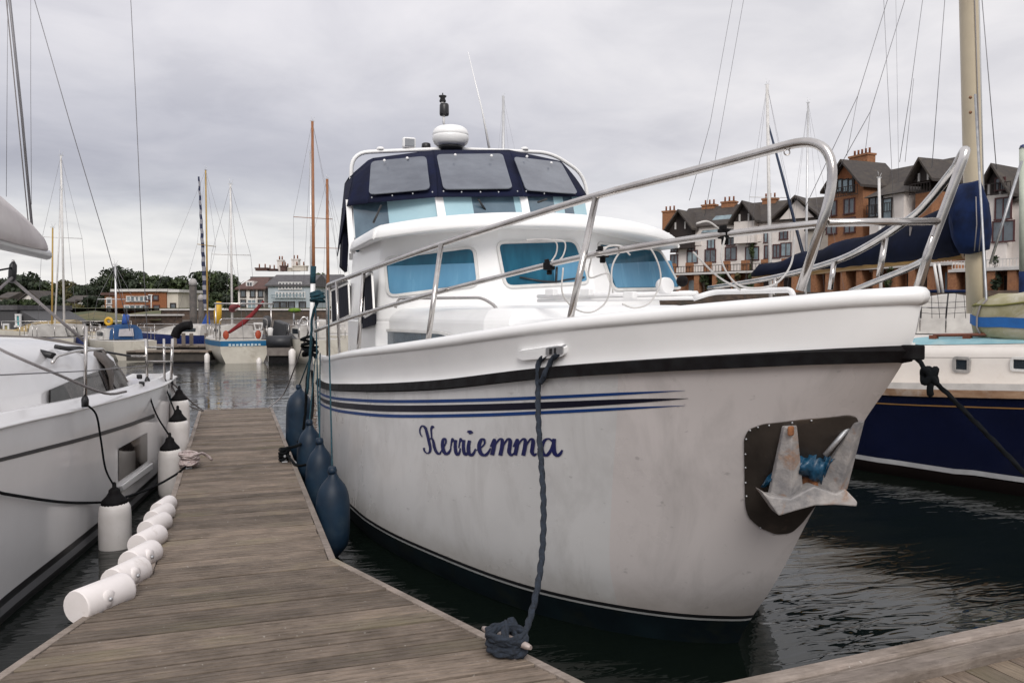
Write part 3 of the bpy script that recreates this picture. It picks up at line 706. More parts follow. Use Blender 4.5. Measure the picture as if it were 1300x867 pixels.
# hanging side curtain end at the back
M().prism([P(437, 262, Y=10.3), P(445, 258, Y=10.3), P(441, 345, Y=10.3), P(434, 338, Y=10.3)], (0, 0.25, 0)).build('side_curtain', navy, cru)
# white gantry arch
arch = fillet([P(446, 330, Y=10.3), P(446, 194, Y=10.3), P(570, 189, Y=10.1), P(700, 194, Y=10.3), P(742, 222, Y=10.4), P(752, 300, Y=10.4)], 0.22, 7)
M().tube(arch, 0.025, 10).build('gantry_arch', white, cru)
# radar scanner, signal mast, searchlight, horn, whip aerial
rc = P(572, 182, Y=10.1)
M().lathe([(0.13, -0.045), (0.175, -0.035), (0.208, -0.005), (0.224, 0.035), (0.229, 0.07), (0.226, 0.084), (0.221, 0.087), (0.226, 0.092), (0.222, 0.125), (0.205, 0.165), (0.165, 0.195), (0.10, 0.212), (0.001, 0.218)], rc, None, 28).build('radar_dome', white, cru)
M().lathe([(0.07, -0.12), (0.09, -0.105), (0.15, -0.07), (0.155, -0.03)], rc, None, 20).build('radar_base', blackpl, cru)
M().lathe([(0.05, -0.2), (0.05, -0.11)], rc, None, 12).build('radar_foot', mat('brass_foot', (0.40, 0.22, 0.10), 0.4, 0.7), cru)
lm_ = P(563.5, 158, Y=10.35)
M().tube([lm_, P(563, 140, Y=10.35)], 0.016, 8).build('signal_mast', white, cru)
M().lathe([(0.055, -0.07), (0.062, -0.05), (0.06, 0.06), (0.05, 0.08)], P(564, 140, Y=10.35), None, 12).build('steaming_light', blackpl, cru)
M().lathe([(0.03, -0.045), (0.045, -0.03), (0.03, 0.01), (0.05, 0.03), (0.05, 0.04), (0.008, 0.05), (0.008, 0.075)], P(562, 126, Y=10.35), None, 12).build('all_round_light', blackpl, cru)
M().lathe([(0.028, 0), (0.028, 0.06)], P(562, 133, Y=10.35), None, 10).build('light_spacer', white, cru)
sl = P(519, 182, Y=10.2)
M().box(sl, (0.16, 0.10, 0.13)).build('searchlight', white, cru, bevel=0.02)
M().box(sl + Vector((0, -0.052, 0)), (0.12, 0.01, 0.09)).build('searchlight_lens', mat('lamp_lens', (0.36, 0.37, 0.38), 0.1, 0.6), cru)
M().lathe([(0.05, -0.035), (0.06, -0.02), (0.055, 0.03), (0.04, 0.04)], P(541, 186, Y=10.2), None, 12).build('horn', blackpl, cru)
for u in (483, 666): M().lathe([(0.05, -0.01), (0.05, 0.015), (0.03, 0.03)], P(u, 190, Y=10.25), None, 12).build('aerial_mount', white, cru)
wb = P(621, 188, Y=10.3)
M().tube([wb, P(612, 140, Y=10.3), P(594, 66, Y=10.3)], [0.018, 0.010, 0.004], 6).build('whip_aerial', white, cru)

# guard rails: starboard side measured, port side mirrored about the centre line
def rail_foot(y, side): 
    return Vector((CLX + side * (hb(y, zt(y) - 0.02, side) - 0.035), y, zt(y) + 0.01))
def mir(p): return Vector((2 * CLX - p.x, p.y, p.z))
top_px = [(416, 362, 9.6), (462, 345, 8.3), (520, 324, 7.15), (620, 291, 5.85), (757, 249, 4.70), (880, 217, 3.98)]
TOP = [P(u, v, Y=Y) for u, v, Y in top_px]
def bez(a, b, c, n=14): return [a * (1 - t) ** 2 + b * 2 * t * (1 - t) + c * t * t for t in [k / n for k in range(n + 1)]]
h0, hc, h1, h2 = P(1000, 184.5, Y=3.42), P(1078, 163, Y=3.17), P(1049, 266, Y=3.24), P(1016, 369, Y=3.33)
RS = fillet([P(417, 452, Y=9.45), TOP[0], TOP[1]], 0.05)[:-1] + spline(TOP[1:] + [h0], 6) + bez(h0, hc, h1)[1:] + [h2]
PT = [P(1167, 365, Y=3.36), P(1178, 322, Y=3.34), P(1205, 250, Y=3.27), P(1222, 204, Y=3.22)]
PR = [P(1203, 226, Y=3.40), P(1180, 254, Y=3.66), P(1157, 276, Y=3.9), P(1102, 312, Y=4.45), P(1056, 333, Y=5.1), P(980, 353, Y=6.2), P(900, 366, Y=7.3)]
PS = PT[:3] + bez(PT[3], P(1232, 174, Y=3.20), P(1214, 212, Y=3.30), 10) + spline(PR, 6)
M().tube(RS, 0.0235, 12).build('guard_rail', steel, cru)
M().tube(PS, 0.0235, 12).build('guard_rail', steel, cru)
for u0, v0, u1, v1, y in ((1124, 302, 1116, 352, 4.25), (1059, 332, 1054, 368, 5.0), (985, 352, 983, 374, 6.1)):
    M().tube([P(u1, v1, Y=y), P(u0, v0, Y=y)], 0.019, 10).build('stanchion', steel, cru)
M().tube(spline([P(1176, 330, Y=3.36), P(1150, 342, Y=3.7), P(1110, 358, Y=4.2), P(1080, 370, Y=4.6)], 6), 0.019, 10).build('middle_rail', steel, cru)
M().tube([P(1183, 300, Y=3.3), P(1160, 372, Y=3.45)], 0.012, 8).build('pulpit_brace', steel, cru)
MID = [P(400, 420, Y=9.6), P(456, 400, Y=8.2), P(551, 372.5, Y=6.5), P(640, 350, Y=5.6), P(737, 327, Y=4.72), P(860, 306, Y=4.0), P(960, 293, Y=3.55), P(1050, 283, Y=3.25)]
MS = spline(MID, 5)
M().tube(MS, 0.019, 10).build('middle_rail', steel, cru)
M().tube([MID[-1], P(1194, 281, Y=3.30)], 0.019, 10).build('pulpit_bar', steel, cru)
for (u0, v0, u1, v1, y0, y1) in ((462, 345, 455, 446, 8.3, 8.15), (560, 311, 543, 436, 6.45, 6.2), (757, 249, 723, 409, 4.70, 4.45)):
    a, b = P(u0, v0, Y=y0), P(u1, v1, Y=y1)
    M().tube([b, a], 0.021, 10).build('stanchion', steel, cru)
M().tube([P(427, 358, Y=9.2), P(431, 450, Y=9.1)], 0.015, 8).build('stanchion', steel, cru)
# eye under the rail, clamps, loops of wire
er = P(999, 193.5, Y=3.42)
M().tube([er + RT * (0.014 * math.cos(t)) + ZZ * (0.014 * math.sin(t)) for t in [k * math.pi / 8 for k in range(16)]], 0.0035, 6, closed=True).build('rail_eye', steel, cru)
for (u, v, Y) in ((697, 338, 5.05), (765, 322, 4.55), (921, 297, 3.72)):
    p = P(u, v, Y=Y); M().box(p, (0.05, 0.07, 0.05), rz=0.3).box(p + Vector((0.01, 0.02, -0.035)), (0.03, 0.03, 0.04)).box(p + Vector((-0.015, 0, 0.03)), (0.02, 0.05, 0.03)).build('rail_clamp', blackrub, cru, bevel=0.006)
lw = mat('pale_cable', (0.62, 0.60, 0.58), 0.5)
for px, Y in (([(697, 336), (706, 322), (706, 308), (692, 304), (668, 305)], 5.4), ([(699, 338), (714, 326), (717, 308), (700, 304)], 5.4), ([(752, 322), (748, 352), (773, 348), (771, 380), (752, 396), (730, 392), (714, 372), (715, 340)], 4.7),
              ([(766, 318), (776, 312), (801, 315), (822, 312), (836, 336), (838, 360), (825, 384), (806, 391), (790, 386)], 4.4), ([(778, 372), (777, 340), (790, 318), (812, 314)], 4.4),
              ([(921, 299), (916, 330), (932, 358), (955, 366), (985, 360), (1004, 336), (1009, 300)], 3.7), ([(921, 298), (900, 282), (884, 284)], 3.75), ([(880, 320), (910, 350), (940, 368)], 3.9), ([(760, 316), (786, 312), (800, 324)], 4.6)):
    M().tube(spline([P(u, v, Y=Y) for u, v in px], 7), 0.0055, 6).build('cable_loop', lw, cru)
# trunk handrail, foredeck pole, hatch frame, rail light, bow roller bits
M().tube(fillet([P(502, 391, Y=7.6), P(506, 379, Y=7.6), P(612, 378, Y=6.4), P(628, 388, Y=6.25), P(633, 397, Y=6.2)], 0.12), 0.013, 8).build('trunk_handrail', steel, cru)
for v, Y, r in ((374.5, 4.9, 0.016), (380, 4.8, 0.014)):
    M().tube([P(683, v + 2, Y=5.9), P(885, v - 2, Y=4.6)], r, 8).build('boarding_pole', white, cru)
for u, v, Y in ((700, 371, 5.7), (745, 371, 5.4), (800, 375, 5.0), (870, 374, 4.7)):
    M().box(P(u, v, Y=Y), (0.05, 0.09, 0.05), 0.4).build('pole_chock', white, cru, bevel=0.008)
M().tube(fillet([P(880, 379, Y=4.35), P(905, 371, Y=4.3), P(1004, 368, Y=3.75), P(1008, 378, Y=3.72)], 0.06), 0.016, 8).build('deck_rail', white, cru)
M().lathe([(0.05, 0), (0.055, 0.03), (0.05, 0.06)], P(840, 364, Y=4.6), (0.2, -1, 0.1), 14).build('deck_lamp', white, cru)
M().ball(P(866, 357, Y=4.5), 0.036, 10).build('lamp_cap', blackrub, cru)
# fairlead plate in the bulwark
def plate(px, off, name, m, parent, th=0.012, r=0.02, n=5):
    # a plate that follows the hull side, outlined in the photograph and wrapped onto the hull
    ring = round_poly([Vector((u, v, 0)) for u, v in px], r, n); out = []; inn = []
    for p in ring:
        y, z = hull_hit(p.x, p.y); out.append(hp(y, z, -1, off + th)); inn.append(hp(y, z, -1, off - 0.01))
    f = M(); k = len(ring); f.loft([inn + [inn[0]], out + [out[0]]], False, False)
    c = sum(ring, Vector()) / k; prev = out
    for q in (0.75, 0.5, 0.25, 0.02):
        cur = []
        for p in ring:
            w = c + (p - c) * q; y, z = hull_hit(w.x, w.y); cur.append(hp(y, z, -1, off + th))
        f.loft([prev + [prev[0]], cur + [cur[0]]], False, True); prev = cur
    return f.build(name, m, parent)
fl = plate([(661, 444), (714, 436), (721, 438), (721, 449), (715, 452), (668, 456), (661, 452)], 0.004, 'fairlead', mat('polished_white', (0.9, 0.9, 0.9), 0.2, col2=(0.88, 0.88, 0.88)), cru, 0.03, 5)
plate([(699, 439), (720, 436.5), (720, 447), (699, 449)], 0.016, 'fairlead_roller', dullsteel, cru, 0.026, 2)
plate([(704, 440), (707, 439.7), (707, 447), (704, 447.5)], 0.04, 'roller_slot', blackpl, cru, 0.006, 0.5, 2)
plate([(710, 439), (712, 438.8), (712, 446), (710, 446.5)], 0.04, 'roller_slot', blackpl, cru, 0.006, 0.5, 2)
# anchor recess plate
rec_m = mat('tarnished_anchor_plate', (0.080, 0.066, 0.056), 0.38, 0.35, col2=(0.045, 0.037, 0.032), scale=3, dirt=(0.16, 0.12, 0.09), dscale=5, dlo=0.55, dhi=0.8)
ap = plate([(945, 556), (950, 545), (968, 538), (1020, 532), (1078, 526.5), (1090, 530), (1078, 560), (1058, 600), (1038, 636), (1018, 662), (1004, 675), (985, 677), (964, 668), (950, 655), (946, 640)], 0.002, 'anchor_plate', rec_m, cru, 0.008, 6)
rv = M()
for (u, v) in ((948, 556), (947, 575), (947, 592), (947, 611), (948, 628), (953, 545), (963, 541), (977, 538.5), (1006, 535), (1030, 532), (965, 668)):
    y, z = hull_hit(u, v); rv.ball(hp(y, z, -1, 0.012), 0.0055, 6)
rv.build('rivet', dullsteel, ap)

# ------------------------------------------------------------------ anchor and what hangs at the bow
rust_m = mat('rusty_galvanised_anchor', (0.40, 0.375, 0.36), 0.7, 0.1, col2=(0.20, 0.195, 0.20), scale=9, dirt=(0.30, 0.15, 0.07), dscale=6, dlo=0.55, dhi=0.70, bump=0.4, bscale=40)
dirty_rust = mat('rust', (0.30, 0.12, 0.045), 0.8, col2=(0.15, 0.06, 0.03), scale=20, bump=0.3)
anc = thing('anchor', 'rusty galvanised double fluke anchor hanging at the bow of the white cruiser', 'anchor', tuple(P(1030, 640, d=4.22)))
def hulld(u, v, off):
    y, z = hull_hit(u, v); return (hp(y, z) - CAM).dot(FW) - off
def fluke(tl, tr_, bl, bm, br, d_top, d_bot, name):
    f = M(); a = [P(*tl, d=d_top), P(*tr_, d=d_top + 0.01)]; b = [P(*bl, d=d_bot + 0.02), P(*bm, d=d_bot - 0.05), P(*br, d=d_bot + 0.01)]
    tm = P((tl[0] + tr_[0]) / 2 + 1, (tl[1] + tr_[1]) / 2, d=d_top - 0.02)
    bk = [p + FH * 0.045 for p in (a[0], a[1], b[2], b[0])]
    f.add([a[0], tm, a[1], b[0], b[1], b[2]] + bk, [[0, 3, 4, 1], [1, 4, 5, 2], [0, 1, 2, 7, 6], [2, 5, 8, 7], [0, 6, 9, 3], [6, 7, 8, 9], [3, 9, 8, 5, 4]])
    return f.build(name, rust_m, anc, bevel=0.006)
dA, dB = hulld(1003, 545, 0.05), hulld(1000, 620, 0.13)
dC = hulld(1020, 640, 0.13)
fluke((996, 542), (1012, 540), (977, 632), (1004, 634), (1020, 622), dA, dB, 'fluke')
fluke((1085, 537), (1098, 534), (1034, 619), (1064, 628), (1076, 621), dA - 0.06, dC - 0.03, 'fluke')
f = M()
cr = [(966, 623), (978, 630), (1004, 633), (1020, 624), (1034, 617), (1062, 627), (1073, 620), (1089, 637), (1088, 643), (1060, 641), (1034, 642), (1012, 648), (989, 655)]
def crd(u): return lerp(dB, dC - 0.03, (u - 1000) / 60)
f.prism([P(u, v, d=crd(u) - 0.085) for u, v in cr], FH * 0.11); f.build('crown', rust_m, anc, bevel=0.008)
M().tube([P(1081, 538, d=dA - 0.02), P(1047, 578, d=dA)], 0.013, 8).build('shank', dullsteel, anc)
M().box(P(1027, 611, d=dC), (0.05, 0.09, 0.10), 0.4).build('shackle', dirty_rust, anc, bevel=0.01)
M().box(P(1004, 547, d=dA - 0.03), (0.04, 0.02, 0.05), 0.3).build('rust_patch', dirty_rust, anc, bevel=0.01)
cloth = mat('blue_polythene', (0.006, 0.080, 0.160), 0.45, col2=(0.003, 0.035, 0.08), scale=9, bump=0.5, bscale=14, coat=0.2)
f = M()
cl_top = [(966, 617), (976, 602), (990, 590), (1004, 583), (1020, 577), (1032, 573), (1046, 572), (1056, 574), (1060, 580)]
cl_bot = [(968, 619), (980, 617), (992, 612), (1006, 606), (1020, 604), (1032, 610), (1043, 614), (1050, 600), (1059, 584)]
rr0 = random.Random(12)
rows = []
for k in range(9):
    t = k / 8; row = []
    for i in range(25):
        q = i / 24 * 8; i0 = min(7, int(q)); e = q - i0
        (a0, b0), (a1, b1) = (cl_top[i0], cl_bot[i0]), (cl_top[i0 + 1], cl_bot[i0 + 1])
        u, v = lerp(lerp(a0[0], a1[0], e), lerp(b0[0], b1[0], e), t), lerp(lerp(a0[1], a1[1], e), lerp(b0[1], b1[1], e), t)
        fold = 0.018 * math.sin(i * 1.3 + k * 0.9) + 0.014 * math.sin(i * 2.9 - k * 1.7) + rr0.uniform(-0.006, 0.006)
        dd = hulld(min(u, 1012), 590, 0.0) if u > 1012 else hulld(u, v, 0.0)
        row.append(P(u, v + 0.8 * math.sin(i * 2.2), d=dd - 0.035 - 0.05 * math.sin(math.pi * t) - fold))
    rows.append(row)
f = M().loft(rows); o = f.build('plastic_wrap', cloth); sol = o.modifiers.new('thick', 'SOLIDIFY'); sol.thickness = 0.006
tag(o, 'blue polythene wrap bundled behind the anchor flukes', 'wrap')

# ------------------------------------------------------------------ ropes and cleats
def rope(name, label, pts, r, m, lobes=3, n=9, dens=10, twist=None, group=None, parent=None, lab=True):
    c = spline(pts, dens); f = M().tube(c, r, n if lobes else 6, twist=(twist if twist else 0.55 / r) if lobes else 0, lobes=lobes)
    o = f.build(name, m, parent)
    if lab and parent is None: tag(o, label, 'rope', group)
    return o
def dense(pts, n): return spline(pts, n)
def cleat(name, label, a, b, z, m, r=0.017):
    a, b = Vector(a), Vector(b); c = (a + b) / 2; t = (b - a).normalized()
    th = thing(name, label, 'cleat', (c.x, c.y, z))
    pts = [a, a + t * 0.02, c, b - t * 0.02, b]; M().tube([a, lerp(a, b, .08), lerp(a, b, .3), c, lerp(a, b, .7), lerp(a, b, .92), b], [r * .6, r * .95, r * 1.05, r * 1.1, r * 1.05, r * .95, r * .6], 10).build('horn', m, th)
    for s in (-0.05, 0.05):
        q = c + t * s; M().tube([Vector((q.x, q.y, z)), Vector((q.x, q.y, c.z))], [r * 1.3, r], 8).build('leg', m, th)
    M().box((c.x, c.y, z + 0.006), (0.16, 0.06, 0.012), math.atan2(t.y, t.x)).build('base', m, th, bevel=0.004)
    return th
pale_cleat = mat('weathered_alloy_cleat', (0.42, 0.36, 0.33), 0.55, 0.35, col2=(0.33, 0.27, 0.25), scale=20)
ca, cb_ = P(613, 797, z=0.535), P(674, 822, z=0.525)
cleat('dock_cleat', 'pale alloy cleat under a thick coil of dark blue rope', ca, cb_, DZ, pale_cleat)
cc = (ca + cb_) / 2; ct = (cb_ - ca).normalized(); cnn = Vector((-ct.y, ct.x, 0))
coil = []
random.seed(3)
for k in range(5):
    for j in range(10):
        an = 2 * math.pi * j / 10
        ra = 0.088 + 0.012 * math.sin(k * 2.1) + random.uniform(-0.004, 0.004); rb = 0.066 + 0.008 * math.cos(k * 1.7)
        coil.append(Vector((cc.x, cc.y, 0)) + ct * (ra * math.cos(an)) + cnn * (rb * math.sin(an)) + ZZ * (DZ + 0.018 + 0.018 * (k + j / 10)))
# figure-of-eight turns over the horns
for k in range(3):
    s = 1 if k % 2 == 0 else -1; h = 0.555 + 0.008 * k
    for q in ((0.055, 0.062, 0.02), (0.0, 0.0, 0.055 + .008 * k), (-0.06, -0.058, 0.02), (-0.085, 0.0, -0.035), (-0.055, 0.058, 0.012), (0.0, 0.0, 0.06 + .008 * k), (0.058, -0.058, 0.01), (0.08, 0.01, -0.03)):
        coil.append(Vector((cc.x, cc.y, 0)) + ct * (q[0] * (1 - 0.1 * k)) + cnn * (q[1] * s) + ZZ * (0.535 + q[2] * 0.8))
up_px = [(662, 806), (674, 780), (684, 735), (689, 690), (690, 640), (688, 600), (685, 560), (683, 520), (683, 490)]
hd = hulld(684, 480, 0.05)
d_end = (cc - CAM).dot(FW) + 0.03
upr = [P(u, v, d=lerp(d_end, hd, (i / (len(up_px) - 1)) ** 0.8)) for i, (u, v) in enumerate(up_px)]
rope('mooring_rope', 'dark blue mooring rope from the cruiser fairlead down to its coil on the near cleat', coil + [cc + Vector((0.03, 0.02, 0.075))] + upr + [P(683, 470, d=hulld(684, 470, 0.04)), P(685, 458, d=hulld(686, 456, 0.035)), P(692, 452.5, d=hulld(692, 452, 0.03)), P(703, 451, d=hulld(703, 451, 0.02)), P(712, 449, d=hulld(712, 449, 0.03))], 0.0150, ropeblue, n=12, dens=14, twist=75)
rope('mooring_rope', 'short second strand of blue rope looped from the fairlead beside the name', [P(714, 448, d=hulld(714, 448, 0.02)), P(706, 451, d=hulld(706, 451, 0.05)), P(699, 460, d=hulld(699, 460, 0.045)), P(692, 474, d=hulld(692, 474, 0.055)), P(687, 486, d=hulld(686, 486, 0.065))], 0.0150, ropeblue, n=12, dens=14, twist=75)
# dark bow line with a knot
bl0, bl1 = P(1156, 446, d=3.78), P(1478, 800, d=2.9)
bpts = [P(1152, 440, d=3.83), bl0, P(1168, 460, d=3.76), P(1180, 477, d=3.73), P(1205, 502, d=3.69), P(1250, 548, d=3.60), P(1300, 600, d=3.48), P(1390, 695, d=3.2), bl1]
bl = rope('mooring_rope', 'black bow line knotted near the cruiser stem and running down to the right', bpts, 0.0100, ropeblack, twist=70)
kp = P(1180, 477, d=3.72)
kn = []
for k in range(26):
    t = k / 25 * 4 * math.pi; kn.append(kp + RT * (0.026 * math.cos(t)) + UP * (0.030 * math.sin(t * 1.5 + .5)) - FW * (0.022 * math.sin(t)))
kn += [kp - UP * 0.04 - FW * 0.01, kp - UP * 0.075 - FW * 0.005, kp - UP * 0.083 + RT * 0.006]
M().tube(spline(kn, 3), 0.015, 8).build('knot', ropeblack, bl)
# side cleats half way down the finger
def blob_rope(name, label, c, rx, ry, rz_, r, m, seed, tail=None, turns=9):
    rr = random.Random(seed); pts = []
    for k in range(turns * 5):
        a = k * 2 * math.pi / 5 + rr.uniform(-.3, .3); q = k / (turns * 5)
        pts.append(Vector(c) + Vector((rx * math.cos(a) * rr.uniform(0.6, 1), ry * math.sin(a) * rr.uniform(0.6, 1), rz_ * (q + rr.uniform(-.12, .12)))))
    if tail: pts += [Vector(p) for p in tail]
    return rope(name, label, pts, r, m, lobes=3, n=8, dens=5)
lc = P(240, 590, z=DZ + 0.03)
cleat('dock_cleat', 'small cleat on the left finger edge buried in white rope', lc + Vector((0, -0.11, 0.04)), lc + Vector((0, 0.11, 0.04)), DZ, dullsteel, 0.014)
blob_rope('mooring_rope', 'heap of white rope tied round the left cleat beside the yacht', lc + Vector((0, 0, -0.01)), 0.10, 0.13, 0.13, 0.013, ropewhite, 5, tail=[lc + Vector((0.14, 0.05, 0.10)), lc + Vector((0.22, 0.1, 0.02))])
rc_ = P(361, 582, z=DZ + 0.03)
cleat('dock_cleat', 'dark cleat on the right finger edge wound with black rope', rc_ + Vector((0, -0.11, 0.04)), rc_ + Vector((0, 0.11, 0.04)), DZ, dullsteel, 0.016)
blob_rope('mooring_rope', 'black rope wound on the right cleat of the finger beside the blue fenders', rc_ + Vector((0, 0, -0.01)), 0.06, 0.09, 0.12, 0.015, ropeblack, 9, tail=[P(385, 560, Y=9.2), P(397, 520, Y=10.2), P(396, 470, Y=10.7)], turns=6)
rope('mooring_rope', 'thin black line from the right finger cleat across to the fenders', [rc_ + Vector((0.02, -0.05, 0.05)), P(376, 590, z=0.47), P(388, 590, Y=8.8)], 0.013, ropeblack)
for pts, lb in (([P(258, 521, z=0.5), P(244, 511, Y=13.0), P(232, 499, Y=12.3), P(219, 486, Y=11.6)], 'grey stern line from the far finger corner up to the white yacht'),
                ([P(258, 522, z=0.5), P(240, 515, Y=13.0), P(226, 503, Y=12.2), P(217, 488, Y=11.5)], 'second grey stern line sagging lower to the white yacht'),
                ([P(340, 518, z=0.5), P(356, 505, Y=14.0), P(366, 488, Y=13.6), P(384, 440, Y=12.0), P(397, 410, Y=11.0)], 'grey stern line rising from the far right finger corner to the cruiser')):
    rope('mooring_rope', lb, pts, 0.011, ropegrey, lobes=0)
rope('mooring_rope', 'thin rope lying at the far right corner of the finger', [P(372, 550, z=0.3), P(378, 560, z=0.35), P(392, 561, Y=10)], 0.010, ropeblack, lobes=0)
# timber stain
# ------------------------------------------------------------------ blue fenders of the cruiser
def blue_fender(c, h, r, label, tops):
    t = thing('blue_fender', label, 'fender', tuple(c), group='blue fenders between the cruiser and the finger')
    c = Vector(c)
    prof = [(0.02, -h / 2 - 0.04), (0.03, -h / 2), (r * 0.5, -h / 2 + 0.05), (r * 0.92, -h / 2 + 0.14), (r, -h / 2 + 0.24), (r * 1.01, 0), (r, h / 2 - 0.26), (r * 0.92, h / 2 - 0.16), (r * 0.72, h / 2 - 0.08), (r * 0.36, h / 2 - 0.015), (0.032, h / 2 + 0.02), (0.028, h / 2 + 0.05)]
    pz = [(interp([(z, q) for q, z in prof], lerp(prof[0][1], prof[-1][1], k / 26)), lerp(prof[0][1], prof[-1][1], k / 26)) for k in range(27)]
    M().lathe(pz, c, (0.02, 0.0, 1), 24).build('fender_body', fend_b, t)
    M().lathe([(0.034, h / 2 + 0.02), (0.04, h / 2 + 0.045), (0.03, h / 2 + 0.08)], c, None, 12).build('fender_eye', fend_b, t)
    for tp_ in tops: M().tube([c + Vector((0, 0, h / 2 + 0.05)), tp_], 0.008, 6).build('lanyard', ropeteal, t)
blue_fender((0.775, 6.95, 0.33), 0.70, 0.142, 'nearest big blue fender hanging low by the cruiser side', [Vector((1.01, 9.35, 2.28))])
blue_fender((0.785, 8.10, 0.42), 0.66, 0.135, 'second blue fender tucked behind the nearest one', [Vector((0.985, 10.0, 1.55))])
blue_fender((0.785, 9.20, 0.48), 0.62, 0.135, 'third blue fender half hidden behind two others', [Vector((0.98, 10.5, 1.52))])
blue_fender((0.83, 11.3, 0.52), 0.95, 0.17, 'tallest and farthest blue fender with black line crossing it', [Vector((0.99, 10.8, 1.6))])
for px, lb, m in (([(400, 300 + 70, 9.9), (402, 440, 9.9), (404, 520, 9.7), (407, 570, 9.4)], 'thin teal line hanging down the cruiser quarter', ropeteal),):
    rope('fender_line', lb, [P(u, v, Y=Y) for u, v, Y in px], 0.008, m, lobes=0)
# knotted teal ropes at the aft rail
blob_rope('rope_hank', 'hank of teal rope tied to the aft end of the cruiser guard rail', P(403, 382, Y=9.9), 0.09, 0.1, 0.10, 0.016, ropeteal, 2, tail=[P(397, 400, Y=10.1), P(395, 430, Y=10.2), P(393, 460, Y=10.3), P(390, 500, Y=10.4)], turns=6)
blob_rope('rope_hank', 'dark knotted rope hanging low beside the cruiser quarter', P(393, 452, Y=10.5), 0.11, 0.1, 0.22, 0.016, ropeblack, 4, tail=[P(390, 480, Y=10.5), P(388, 520, Y=10.6), P(385, 545, Y=10.7)], turns=6)
pole = M().tube([P(398, 338, Y=10.6), P(394, 470, Y=10.6)], 0.03, 10).build('dan_pole', white); tag(pole, 'short white pole upright at the cruiser stern', 'pole')
M().tube([P(398, 338, Y=10.6), P(397, 360, Y=10.6)], 0.034, 10).build('pole_cap', ropeteal, pole)

# ------------------------------------------------------------------ white yacht on the left
LCL = -2.30
T_LD = [(0.9, 0.0), (1.4, 0.22), (2.2, 0.46), (3.2, 0.66), (4.5, 0.80), (6.1, 0.875), (7.4, 1.07), (8.0, 1.15), (9.5, 1.37), (11.1, 1.53), (12.3, 1.56)]
T_LD = [(0.9, 0.0), (1.4, 0.20), (2.2, 0.40), (3.2, 0.56), (4.5, 0.69), (6.1, 0.86), (7.4, 1.06), (8.0, 1.15), (9.5, 1.37), (11.1, 1.53), (12.3, 1.56)]
def lz(y): return interp([(0.9, 1.42), (3, 1.36), (6.1, 1.28), (8, 1.21), (11.1, 1.14), (12.3, 1.13)], y)
def lb(y, z):
    t = max(0.0, min(1, z / 1.2))
    b = interp(T_LD, y + (1 - t) * 0.35 * math.exp(-max(0, y - 0.9) / 2.5) * -1)
    b *= (0.975 + 0.025 * t) if z >= 0 else 0.975 * (1 - 0.5 * min(1, -z / 0.5) ** 2)
    return b
def lp(y, z, side=1, off=0.0):
    p = Vector((LCL + side * lb(y, z), y, z))
    if off:
        e = .02; by = (lb(y + e, z) - lb(y - e, z)) / (2 * e); n = Vector((side, -by, 0)).normalized(); p += n * off
    return p
def lhit(u, v):
    r = ray(u, v); t = 2.0
    F = lambda t: (CAM + r * t).x - (LCL + lb((CAM + r * t).y, (CAM + r * t).z))
    while t < 16 and F(t) > 0: t += 0.02
    lo, hi = t - 0.02, t
    for _ in range(25):
        m_ = (lo + hi) / 2
        if F(m_) > 0: lo = m_
        else: hi = m_
    p = CAM + r * hi; return p.y, p.z
gel2 = mat('yacht_gelcoat', (0.80, 0.785, 0.785), 0.22, col2=(0.77, 0.755, 0.755), scale=2, coat=0.5)
greyline = mat('dark_grey_trim', (0.035, 0.035, 0.038), 0.4)
yl = thing('sailing_yacht', 'white modern yacht with dark hull window, moored left of the finger pontoon', 'yacht', (LCL, 7, 0))
ys = [0.9 + 11.4 * (i / 60) for i in range(61)]
f = M()
for sd_ in (1, -1):
    f.loft([[lp(y, lerp(0.16, lz(y), k / 14), sd_) for y in ys] for k in range(15)], flip=sd_ > 0)
aft = [lp(12.3, lerp(0.16, lz(12.3), k / 14), 1) for k in range(15)] + [lp(12.3, lerp(0.16, lz(12.3), k / 14), -1) for k in range(15)][::-1]
f.add(aft, [list(range(len(aft)))]); lh = f.build('hull', gel2, yl)
f = M()
for sd_ in (1, -1): f.loft([[lp(y, z, sd_, 0.002) for y in ys] for z in (-0.5, -0.25, 0.0, 0.05)], flip=sd_ > 0)
f.build('antifouled_bottom', mat('black_antifouling', (0.012, 0.012, 0.013), 0.6), yl)
f = M()
for sd_ in (1, -1): f.loft([[lp(y, z, sd_, 0.0015) for y in ys] for z in (0.05, 0.11)], flip=sd_ > 0)
f.build('boot_line', mat('grey_boot', (0.20, 0.20, 0.21), 0.4), yl)
f = M()
for sd_ in (1, -1): f.loft([[lp(y, z, sd_, 0.001) for y in ys] for z in (0.11, 0.165)], flip=sd_ > 0)
f.build('boot_stripe', blackp, yl)
# stepped gunwale and side deck
f = M()
for sd_ in (1, -1):
    prof = [(0.0, 0.0), (0.018, 0.006), (0.018, 0.022), (-0.03, 0.034), (-0.05, 0.090), (-0.085, 0.10), (-0.13, 0.06), (-0.55, 0.07)]
    f.loft([[Vector((LCL + sd_ * max(0.0, lb(y, lz(y)) + o), y, lz(y) + h)) for y in ys] for o, h in prof], flip=sd_ > 0)
f.build('gunwale', gel2, yl, bevel=0)
f = M()
a = []; b = []
for k in range(41):
    u = lerp(-30, 196, k / 40); v = interp([(-30, 588), (0, 581), (60, 566), (110, 553), (160, 538), (196, 525)], u)
    y, z = lhit(u, v); y2, z2 = lhit(u, v + 5); a.append(lp(y, z, 1, 0.004)); b.append(lp(y2, z2, 1, 0.004))
f.loft([a, b]); f.build('sheer_stripe', greyline, lh)
